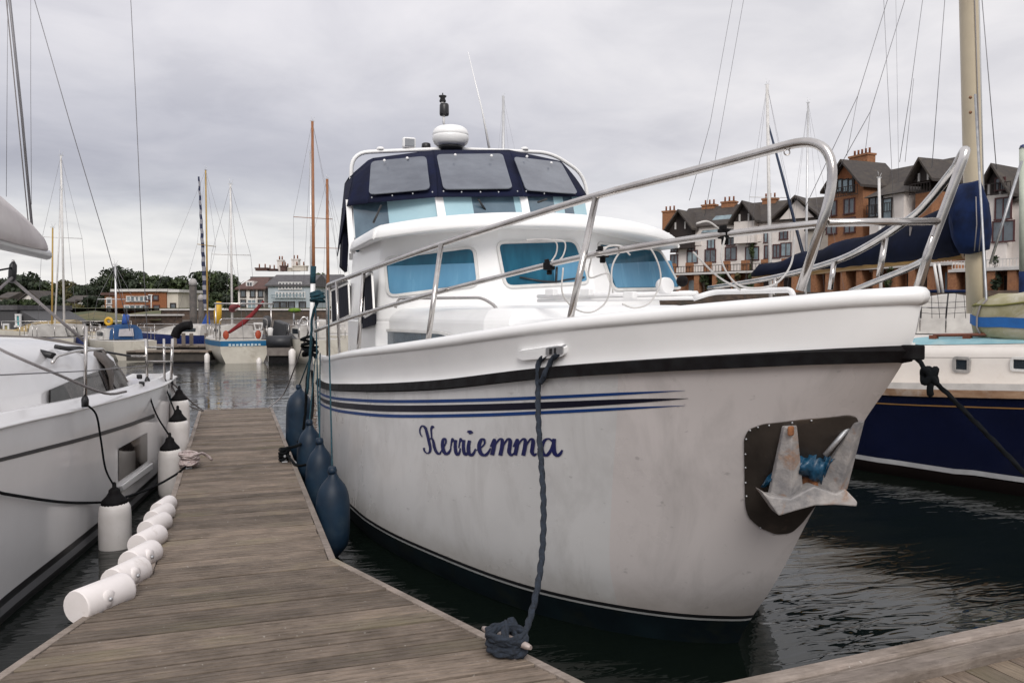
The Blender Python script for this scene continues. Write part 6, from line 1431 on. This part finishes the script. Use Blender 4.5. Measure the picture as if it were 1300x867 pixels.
for i, (u, d, vt, w, k, lbm) in enumerate(((893, 112, 345, 14, 1, 'green shrub before the brick arcade at its left end'), (915, 110, 347, 12, 1, 'rounded shrub under the white balcony'), (936, 108, 346, 14, 2, 'yellow green shrub near the end of the blue boom'), (951, 107, 348, 10, 1, 'small shrub beside the blue boom end'), (1128, 90, 337, 18, 1, 'hedge like shrub under the orange block'), (1262, 79, 325, 14, 0, 'dark shrub beside the cream mast'), (953, 113, 307, 8, 1, 'potted bush on the white terrace balcony'))):
    tree(u, d, 3.9 if vt > 320 else 7.0, vt, w, k, lbm, 300 + i, trunk=0.02, cat='shrub', name='shrub', nleaf=170, ls=0.22)

# ------------------------------------------------------------------ other boats
def boat(name, label, u, d, rz, L_, bm, fb, hm, cm, mast_v=None, mu=None, spar_m=None, cover=None, stripe=None, boom=True, cat='sailing boat', group=None, cabin=True, mr=0.05, rake=0.0, stays=True, spreader=True):
    base = BX(u, d, 0); t = thing(name, label, cat, tuple(base), rz, group)
    # bow towards local +y, stern towards -y, mast near the middle
    sec = [(-L_ / 2, 0.78), (-L_ * 0.3, 0.95), (0, 1.0), (L_ * 0.22, 0.80), (L_ * 0.40, 0.38), (L_ / 2, 0.02)]
    rows = []
    for y, w in sec:
        sh = fb * (1 + 0.18 * max(0, y / L_ * 2)); b = bm / 2 * w
        rows.append([Vector((x, y + (0.1 * fb if z > 0 else 0) * (y > L_ * .3), z)) for x, z in ((-b, sh), (-b * .97, sh * .45), (-b * .78, 0.0), (-b * .3, -0.3), (b * .3, -0.3), (b * .78, 0.0), (b * .97, sh * .45), (b, sh))])
    f = M().loft(rows); f.add(rows[0], [list(range(8))]); h = f.build('hull', hm, t, world=False)
    M().loft([[r[0] - ZZ * .02, r[7] - ZZ * .02] for r in rows], smooth=False).build('deck', cm, t, world=False)
    if stripe:
        for s in (0, 1):
            i0, i1 = (0, 1) if s == 0 else (7, 6); M().loft([[lerp(r[i0], r[i1], q) + Vector((0.008 if s else -0.008, 0, 0)) for r in rows] for q in (0.08, 0.48)], smooth=True).build('stripe', stripe, h, world=False)
        r = rows[0]; M().prism([lerp(r[0], r[1], .08), lerp(r[7], r[6], .08), lerp(r[7], r[6], .48), lerp(r[0], r[1], .48)], (0, -0.012, 0)).build('transom_band', stripe, h, world=False)
    if cabin:
        ch = 0.42 * fb + 0.12; rr_ = []
        for y, k in ((-L_ * 0.12, 1.0), (L_ * 0.02, 1.0), (L_ * 0.18, 0.8), (L_ * 0.30, 0.25)): rr_.append([Vector((x, y, fb + z)) for x, z in ((-bm * .33 * (0.6 + 0.4 * k), 0), (-bm * .28 * (0.6 + 0.4 * k), ch * k), (0, ch * 1.15 * k), (bm * .28 * (0.6 + 0.4 * k), ch * k), (bm * .33 * (0.6 + 0.4 * k), 0))])
        c = M().loft(rr_, smooth=False); c.add(rr_[0], [[0, 1, 2, 3, 4]]); c.build('cabin', cm, t, world=False)
        for s in (-1, 1): M().box((s * bm * .31, 0, fb + ch * .55), (0.03, L_ * .16, ch * .38)).build('cabin_window', dglass, t, world=False)
    sr = M()
    for s in (-1, 1):
        pts = [Vector((s * bm * .46 * w, y, fb * 1.05)) for y, w in ((-L_ * .48, .8), (-L_ * .3, .95), (0, .98), (L_ * .25, .72), (L_ * .45, .25))]
        sr.tube([p + ZZ * .5 for p in pts], 0.012, 5)
        for p in pts: sr.tube([p, p + ZZ * .5], 0.014, 5)
    sr.build('guard_rails', steel, t, world=False)
    if mast_v is not None:
        my = L_ * 0.08; top = 2.05 + (395 - mast_v) / FPX * d
        q = Matrix.Rotation(-rz, 3, 'Z')
        mb = Vector((0, my, fb * .9)) if mu is None else q @ (BX(mu, d, fb * .9) - base)
        mtp = Vector((mb.x + rake, mb.y, top)); sp = spar_m or alu
        m_ = M().tube([mb, mtp], [mr, mr * .75], 8).build('mast', sp, t, world=False)
        M().box(mtp + Vector((0, 0, 0.03)), (0.22, 0.03, 0.03)).tube([mtp, mtp + Vector((0.12, 0, 0.22))], 0.008, 4).tube([mtp, mtp + Vector((-0.06, 0, 0.3))], 0.006, 4).build('masthead_fitting', alu, m_, world=False)
        hh = lerp(mb, mtp, 0.55)
        if spreader: M().tube([hh + Vector((-bm * .34, 0, 0)), hh + Vector((bm * .34, 0, 0))], 0.018, 5).build('spreader', sp, m_, world=False)
        if stays:
            for e in ((-bm * .46, 0), (bm * .46, 0), (0, L_ * .47), (0, -L_ * .47)):
                mid = [hh + Vector((math.copysign(bm * .34, e[0]), 0, 0))] if e[0] and spreader else []
                M().tube([mtp] + mid + [Vector((e[0], e[1] + my * (e[1] == 0), fb))], 0.0065, 4).build('stay', wire, t, world=False)
        if boom:
            g0 = mb + ZZ * (0.5 * fb + 0.75); g1 = g0 + Vector((0, -L_ * .36, 0.12)); M().tube([g0, g1], 0.04, 6).build('boom', sp, t, world=False)
            if cover: M().tube([lerp(g0, g1, k / 6) + ZZ * (.10 + .02 * math.sin(k * 2)) for k in range(7)], [.15, .17, .15, .13, .11, .09, .05], 8).build('sail_cover', cover, t, world=False)
    return t, base
hull_w = mat('white_boat_hull', (0.60, 0.565, 0.49), 0.4, col2=(0.50, 0.465, 0.40), scale=1.5, dirt=(0.33, 0.29, 0.23), dscale=1.2, dlo=0.55, dhi=0.8); deck_w = mat('pale_boat_deck', (0.56, 0.54, 0.51), 0.6, col2=(0.40, 0.38, 0.36), scale=2.5)
hull_n = mat('blue_boat_hull', (0.018, 0.030, 0.12), 0.3); red_c = mat('red_sail_cover', (0.21, 0.014, 0.018), 0.9, col2=(0.10, 0.008, 0.010), scale=5, bump=0.6, bscale=12); blue_c = mat('blue_sail_cover', (0.018, 0.07, 0.30), 0.8); gold = mat('yellow_spar', (0.42, 0.27, 0.07), 0.5); tblue = mat('transom_blue', (0.012, 0.13, 0.28), 0.4); orange_p = mat('orange_plastic', (0.36, 0.055, 0.018), 0.6); yellow_p = mat('yellow_plastic', (0.62, 0.36, 0.02), 0.5)
wspar = mat('white_spar', (0.70, 0.68, 0.66), 0.4); wood_sp = mat('varnished_wood_spar', (0.34, 0.14, 0.055), 0.45, col2=(0.22, 0.085, 0.035), scale=2)
# blue banded cruiser showing its transom
bA, baseA = boat('sailing_boat', 'small white sailing boat with blue banded transom and a rolled red sail', 297, 35.5, 0.12, 6.4, 2.35, 0.92, hull_w, deck_w, 236, 295, wspar, red_c, tblue)
for k in range(9): M().box((-0.55 + k * 0.14, -3.225, 0.72), (0.09, 0.012, 0.075 if k % 3 else 0.1)).build('name_letter', mat('faded_lettering', (0.55, 0.66, 0.70), 0.5), bA, world=False)
for x, m_ in ((-0.62, orange_p), (0.62, orange_p)): M().ball((x, -2.6, 1.10), 0.12, 8, (1, .6, 1.5)).build('lifebuoy', m_, bA, world=False)
M().box((0.98, -3.3, 0.55), (0.16, 0.2, 1.0)).lathe([(0.05, -.5), (0.1, 0.2), (0.12, 0.35), (0.05, 0.4)], (0.98, -3.3, 1.0), None, 8).build('outboard', wspar, bA, world=False)
M().tube(fillet([(-0.9, -3.1, 0.9), (-0.9, -3.1, 1.75), (0.9, -3.1, 1.75), (0.9, -3.1, 0.9)], .15), 0.022, 6).build('pushpit', steel, bA, world=False)
M().tube([(-1.0, -2.2, 2.35), (1.3, -2.2, 2.35)], 0.035, 6).tube([(-0.95, -2.2, .9), (-0.95, -2.2, 2.35)], 0.025, 6).tube([(1.2, -2.2, .9), (1.2, -2.2, 2.35)], 0.025, 6).build('stern_gallows', steel, bA, world=False)
M().tube([(-0.5, -2.6, 1.2), (0.1, -2.3, 1.6), (0.5, -2.1, 1.95), (0.95, -1.9, 2.45)], [.06, .11, .09, .05], 8).build('rolled_red_sail', red_c, bA, world=False)
for u, v, d, h in ((233 + 30, 458, 33.0, 0.62), (329, 462, 32.8, 0.5), (366, 462, 33, 0.5)):
    p = P(u, v, d=d); o = M().lathe([(0.04, -h / 2), (.1, -h / 2 + .08), (.11, h / 2 - .1), (.04, h / 2)], p, None, 10).build('small_fender', fend_w); tag(o, {263: 'small white fender at the left quarter of the blue banded boat', 329: 'small white fender right of the blue banded transom', 366: 'small white fender by the grey inflatable'}[u], 'fender')
bB, _ = boat('sailing_boat', 'navy hulled sailing boat with yellow mast and striped furled sail', 247, 42, 1.0, 7.0, 2.3, 0.85, hull_n, deck_w, 218, 264, gold, blue_c, mr=0.05, boom=False)
tw = M(); 
n = 26
for k in range(n):
    t0 = k / n; t1 = (k + 1) / n
pts = [P(268.5 + 0.5 * math.sin(k * 1.9) - 2.6 * (1 - k / 36) * 0 - k * 0.09, 392 - k * 4.7, d=42.1) for k in range(37)]
tw.tube(pts, [0.045 + 0.075 * (1 - k / 36) for k in range(37)], 8); furl = tw.build('furled_sail', mat('striped_furled_sail', (0.50, 0.50, 0.52), 0.8), bB)
sm = MATS['striped_furled_sail']; t_ = sm.node_tree; tcn = [n_ for n_ in t_.nodes if n_.type == 'TEX_COORD'][0]; sp_ = N(t_, 'ShaderNodeSeparateXYZ'); t_.links.new(tcn.outputs['Object'], sp_.inputs[0])
ss = math_(t_, 'SINE', math_(t_, 'MULTIPLY', sp_.outputs['Z'], 13.0)); lt = math_(t_, 'GREATER_THAN', ss, 0.0); t_.links.new(mixc(t_, lt, (0.27, 0.27, 0.30), (0.020, 0.026, 0.065)), t_.nodes['Principled BSDF'].inputs['Base Color'])
M().add([P(269, 393, d=42), P(272, 423, d=42), P(259, 431, d=42.3), P(262, 415, d=42.2)], [[0, 1, 2, 3]]).build('hanging_sail', blue_c, bB).modifiers.new('t', 'SOLIDIFY').thickness = 0.12
o = M().tube([P(276, 412, d=41), P(276.5, 396, d=41), P(278, 383, d=41)], [.16, .19, .12], 10).build('horseshoe_buoy', yellow_p); tag(o, 'yellow padded lifebuoy cover upright beside the blue sail', 'lifebuoy')
# grey inflatable with dark seat console and outboard
rib = thing('inflatable_boat', 'grey inflatable boat with dark console and tall outboard on its stern', 'inflatable', tuple(BX(352, 34, 0)))
rub_m = mat('grey_hypalon', (0.055, 0.055, 0.060), 0.6); dk = mat('black_seat_vinyl', (0.022, 0.023, 0.028), 0.5)
M().tube(spline([P(338, 437, d=33), P(341, 430, d=34.5), P(356, 428, d=36), P(369, 430, d=34.5), P(372, 437, d=33)], 5), 0.24, 10).build('tube', rub_m, rib)
M().tube([P(340, 434, d=32.7), P(370, 434, d=32.7)], 0.25, 10).build('stern_tube', dk, rib)
M().prism([P(343, 428, d=34.4), P(364, 428, d=34.4), P(362, 411, d=34.4), P(348, 406, d=34.4)], FH * 0.7).build('console', dk, rib, bevel=0.05)
M().lathe([(0.05, 0.5), (0.08, 0.9), (0.14, 0.95), (0.16, 1.2), (0.13, 1.38), (0.04, 1.42)], BX(339, 33.5, 0.45), None, 12).build('outboard', rub_m, rib)
M().prism([P(338, 440, d=32.6), P(371, 440, d=32.6), P(370, 452, d=32.6), P(339, 452, d=32.6)], FH * 1.5).build('float_box', mat('weathered_float', (0.19, 0.165, 0.15), 0.8, col2=(0.12, 0.10, 0.09), scale=3), rib, bevel=0.03)
M().prism([P(341, 452, d=32.7), P(369, 452, d=32.7), P(369, 462, d=32.7), P(341, 462, d=32.7)], FH * 1.4).build('float_base', blackrub, rib)
o = thing('trailer_bracket', 'white framed trailer bracket between the blue banded boat and the inflatable', 'bracket', tuple(BX(329, 35, 0.9)))
for du, dv in ((0, 0), (0, 10)): M().tube([P(323 + du, 411 + dv, d=35), P(333 + du, 411 + dv, d=35), P(332, 419 + dv, d=35), P(324, 419 + dv, d=35)], 0.06, 6, closed=True).build('frame', wspar, o)
# white motor boat at the cruiser's quarter
bD, bDb = boat('motor_boat', 'cream motor boat with tall rails seen just left of the cruiser stern', 393, 34, 0.2, 5.0, 1.9, 0.95, hull_w, deck_w, cat='motor boat')
M().tube(fillet([P(370, 432, d=32.5), P(370, 412, d=32.5), P(376, 400, d=32.5), P(384, 412, d=32.5), P(384, 432, d=32.5)], .3), 0.04, 8).build('rail_arch', steel, bD)
for u in (380, 388, 393): M().tube([P(u, 402, d=32.4), P(u, 432, d=32.4)], 0.025, 6).build('rail_post', steel, bD)
o = M().lathe([(0.05, -.35), (.13, -.25), (.14, .25), (.05, .35)], P(371, 454, d=32.2), None, 10).build('small_fender', fend_w); tag(o, 'small upright white fender on the pontoon behind the cruiser', 'fender')
hv = thing('cover_on_post', 'bright green hi-vis cover on a post behind the rails', 'cover', tuple(BX(373, 60, 1.6))); M().ball(P(374, 394, d=60), .34, 8, (1.35, .6, .5)).build('cover', mat('hi_vis_green', (0.17, 0.28, 0.025), 0.8, col2=(0.07, 0.14, 0.02), scale=4), hv); M().tube([P(373, 396, d=60), P(373, 412, d=60)], 0.06, 6).build('post', dullsteel, hv)
# tall wooden mast and its neighbours behind the cruiser
boat('sailing_boat', 'sailing boat with tall orange wooden mast half hidden by the cruiser stern', 412, 40, 0.2, 8.5, 2.8, 1.0, hull_w, deck_w, 157, 399, wood_sp, mr=0.085, boom=False)
boat('sailing_boat', 'older boat with varnished mast and crosstrees behind the cruiser', 428, 46, 0.1, 9, 2.9, 1.0, hull_n, deck_w, 229, 417, wood_sp, mr=0.10, boom=False)
boat('sailing_boat', 'sailing boat whose thin grey mast stands beside the orange wooden mast', 408, 44, 0.1, 8, 2.7, 1.0, hull_w, deck_w, 196, 396, alu, mr=0.06, boom=False, spreader=False, stays=False)
boat('sailing_boat', 'distant boat whose grey mast rises behind the flybridge', 655, 60, 0.3, 9, 3, 1.1, hull_w, deck_w, 126, 639, alu, mr=0.13, boom=False, spreader=False)
# left background boats
bE, _ = boat('sailing_boat', 'small boat with blue sprayhood beyond the left yacht', 148, 37, 0.35, 6.2, 2.2, 0.8, hull_w, deck_w, 337, 148, alu, mr=0.05, boom=False)
ho = M(); rows = []
for dd, s in ((36.0, 1.0), (36.8, .95)):
    rows.append([P(u, v, d=dd) for u, v in ((130, 431), (131, 420), (136, 413.5), (148, 411.5), (160, 413), (166, 419), (168, 431))])
ho.loft(rows); ho.add(rows[0], [list(range(7))]); ho.build('sprayhood', mat('bright_blue_canvas', (0.018, 0.075, 0.20), 0.8, col2=(0.012, 0.05, 0.14), scale=3), bE)
M().prism([P(139, 418, d=35.9), P(155, 417, d=35.9), P(156, 427, d=35.9), P(138, 427, d=35.9)], FH * -0.02).build('hood_window', mat('milky_vinyl', (0.40, 0.38, 0.40), 0.3), bE)
M().tube([P(149, 412, d=36.2), P(152, 400, d=36.3)], 0.14, 8).build('furled_sail', blue_c, bE)
lbo = M().tube([P(138, 408, d=36) + RT * (.135 * math.cos(a)) + UP * (.135 * math.sin(a)) for a in [k * math.pi / 8 for k in range(16)]], 0.062, 8, closed=True).build('lifebuoy', yellow_p); tag(lbo, 'round yellow lifebuoy above the blue sprayhood', 'lifebuoy')
boat('sailing_boat', 'boat with the tallest pale mast in the left background', 84, 40, 0.3, 7.5, 2.5, 0.9, hull_w, deck_w, 200, 82, wspar, mr=0.055, boom=False)
boat('sailing_boat', 'boat with a shorter yellowish mast at far left', 60, 38, 0.2, 7.0, 2.4, 0.9, hull_w, deck_w, 290, 66, gold, mr=0.045, boom=False, rake=0.12, spreader=False, stays=False)
boat('sailing_boat', 'boat with a leaning thin mast between two others at far left', 74, 39, 0.2, 7.0, 2.4, 0.9, hull_n, deck_w, 242, 69, wspar, mr=0.04, boom=False, rake=0.42, spreader=False, stays=False)
boat('fishing_boat', 'low cream workboat with brown wheelhouse left of the blue sprayhood', 76, 41, 1.3, 6.5, 2.4, 1.0, hull_w, mat('buff_cabin', (0.36, 0.27, 0.13), 0.6), cat='work boat')
# right background boats
bR, _ = boat('sailing_boat', 'yacht with a white mast and dark furled jib behind the cruiser pulpit', 985, 40, -0.2, 9, 2.9, 1.1, hull_w, deck_w, 112, 979, wspar, mr=0.10, boom=False, rake=-0.35)
M().tube([P(973, 155, d=40), P(990, 210, d=39.6), P(1026, 335, d=39)], [0.05, 0.07, 0.09], 6).build('furled_jib', mat('dark_furled_jib', (0.03, 0.045, 0.085), 0.8), bR)
for px in ([(1003, -20), (974, 150), (948, 250)], [(1017, -20), (983, 185), (968, 270)]): M().tube([P(u, v, d=30) for u, v in px], 0.009, 5).build('stay', wire, bR)
boat('sailing_boat', 'yacht with a slim grey mast in front of the white terrace', 1030, 46, -0.2, 9, 2.9, 1.1, hull_w, deck_w, 134, 1022, alu, mr=0.075, boom=False, spreader=False)
boat('sailing_boat', 'yacht with a pale short mast topped by a lamp before the orange block', 1112, 36, -0.1, 8, 2.7, 1.1, hull_w, deck_w, 228, 1119, wspar, mr=0.075, boom=False, spreader=False, stays=False, rake=-0.25)
boat('motor_boat', 'white motor boat with rails seen beyond the cruiser bow', 1196, 19, -0.5, 6.0, 2.3, 1.55, hull_w, deck_w, cat='motor boat')
boat('motor_boat', 'white motor boat with dark window band behind the covered dinghy', 1275, 24, -1.2, 6.5, 2.4, 1.5, hull_w, mat('pale_canvas_top', (0.55, 0.45, 0.36), 0.7), cat='motor boat')
nt_ = M()
a0, a1 = P(1168, 371, d=15), P(1236, 374, d=15)
ns = thing('guard_netting', 'blue edged guard rail netting of the boat beyond the cruiser bow', 'netting', tuple(P(1200, 400, d=15)))
M().tube([P(1168, 370, d=15), P(1238, 370, d=15)], 0.03, 6).build('blue_edge', royal, ns)
for v in (383, 390, 397): M().tube(spline([P(1168, v, d=15), P(1190, v + 1.5, d=15), P(1214, v + .5, d=15), P(1236, v - 1, d=15)], 4), 0.005, 5).build('line', blackpl, ns)
for k in range(7): M().tube([P(1170 + k * 11 + 2 * math.sin(k * 2.3), 370, d=15), P(1169 + k * 11.3 + 3 * math.sin(k * 1.3), 404, d=15)], 0.005 if k % 3 else 0.014, 5).build('post', blackpl, ns)
for u0, u1 in ((1186, 1192), (1192, 1197)): M().tube([P(u0, 335, d=14.8), P(u1, 372, d=14.8)], 0.025, 6).build('white_strut', wspar, ns)

# ------------------------------------------------------------------ pilings, far pontoon, tyre arch, end post
conc_p = mat('grey_pile_steel', (0.095, 0.085, 0.080), 0.8, col2=(0.05, 0.045, 0.042), scale=2, dirt=(0.16, 0.13, 0.11), dscale=1.5)
for u, vt, r, d, lbm in ((246, 354, .20, 47, 'taller dark mooring pile with pale rounded cap'), (256, 374, .17, 52, 'shorter dark mooring pile with pale rounded cap')):
    b = BX(u, d, -0.5); top = 2.05 + (395 - vt) / FPX * d; t = thing('mooring_pile', lbm, 'pile', tuple(b), group='mooring piles')
    M().tube([b, Vector((b.x, b.y, top - .25))], r, 14).build('shaft', conc_p, t); M().lathe([(r * 1.12, -.3), (r * 1.15, -.12), (r * .8, .05), (.02, .12)], Vector((b.x, b.y, top - .1)), None, 14).build('cap', mat('pale_pile_cap', (0.36, 0.34, 0.33), 0.6), t)
pst = thing('mooring_pile', 'pale slim pile with dark blue foot at the right edge', 'pile', tuple(BX(1299, 15, 0))); M().tube([P(1299, 188, d=15), P(1299, 345, d=15)], .065, 12).build('shaft', mat('pale_green_post', (0.50, 0.54, 0.45), 0.5), pst); M().tube([P(1299, 345, d=15), P(1299, 420, d=15)], .07, 12).build('foot', royal, pst); M().lathe([(.07, -.03), (.05, .03), (.01, .05)], P(1299, 187, d=15), None, 10).build('cap', hull_n, pst)
fp = thing('far_pontoon', 'weathered pontoon walkway crossing behind the moored boats at left', 'pontoon', tuple(BX(280, 38, 0)))
for i in range(26):
    u0, u1 = 120 + i * 12, 120 + i * 12 + 11.4; a, b = BX(u0, 37.2, .42), BX(u1, 37.2, .42); M().prism([a, b, b + FH * 2.0, a + FH * 2.0], (0, 0, 0.07)).build('deck_panel', plank_m, fp)
M().prism([BX(118, 37.3, .1), BX(432, 37.3, .1), BX(432, 37.3, .42), BX(118, 37.3, .42)], FH * 1.6).build('beam', mat('wet_beam', (0.06, 0.05, 0.042), 0.8, col2=(0.03, 0.026, 0.022), scale=3), fp)
for k, u in enumerate((222, 233, 243, 262)): M().box(BX(u, 37.6, .75), (.16, .16, .6)).build('bollard', timber_m, fp)
fin = thing('far_pontoon', 'nearer pontoon finger beside the navy hulled boat at left', 'pontoon', tuple(BX(225, 33, 0)))
for i in range(9):
    u0 = 160 + i * 11.6; a, b = BX(u0, 33, .40), BX(u0 + 11.2, 33, .40); M().prism([a, b, b + FH * 1.1, a + FH * 1.1], (0, 0, 0.06)).build('deck_panel', plank_m, fin)
M().prism([BX(160, 33.1, .06), BX(264, 33.1, .06), BX(264, 33.1, .40), BX(160, 33.1, .40)], FH * .9).build('beam', MATS['wet_beam'], fin)
ar = M().tube(spline([P(222, 428, d=36.5), P(226, 419, d=36.5), P(234, 414, d=36.5), P(243, 413, d=36.5)], 5), 0.20, 10).build('tyre_fender', blackrub); tag(ar, 'big black rubber arch fender on the far pontoon', 'fender')
# row of parked vehicles and figures is too small to make out; a slipway wall and rail on the left shore
sl_ = wall_thing('slipway_wall', 'sloping grey stone slipway wall left of the pilings', BX(166, 84, 0), BX(232, 90, 0), 0.3, 1.55, 1.0, quay_m, cope=stone_pale)
lp_ = thing('lamp_post', 'slim pale lamp post before the orange office', 'lamp post', tuple(BX(192, 104, 2.3))); M().tube([P(192, 400, d=104), P(192, 375, d=104)], .07, 6).build('pole', wspar, lp_); M().box(P(191, 374.5, d=104), (.5, .2, .12)).build('lamp_head', wspar, lp_)
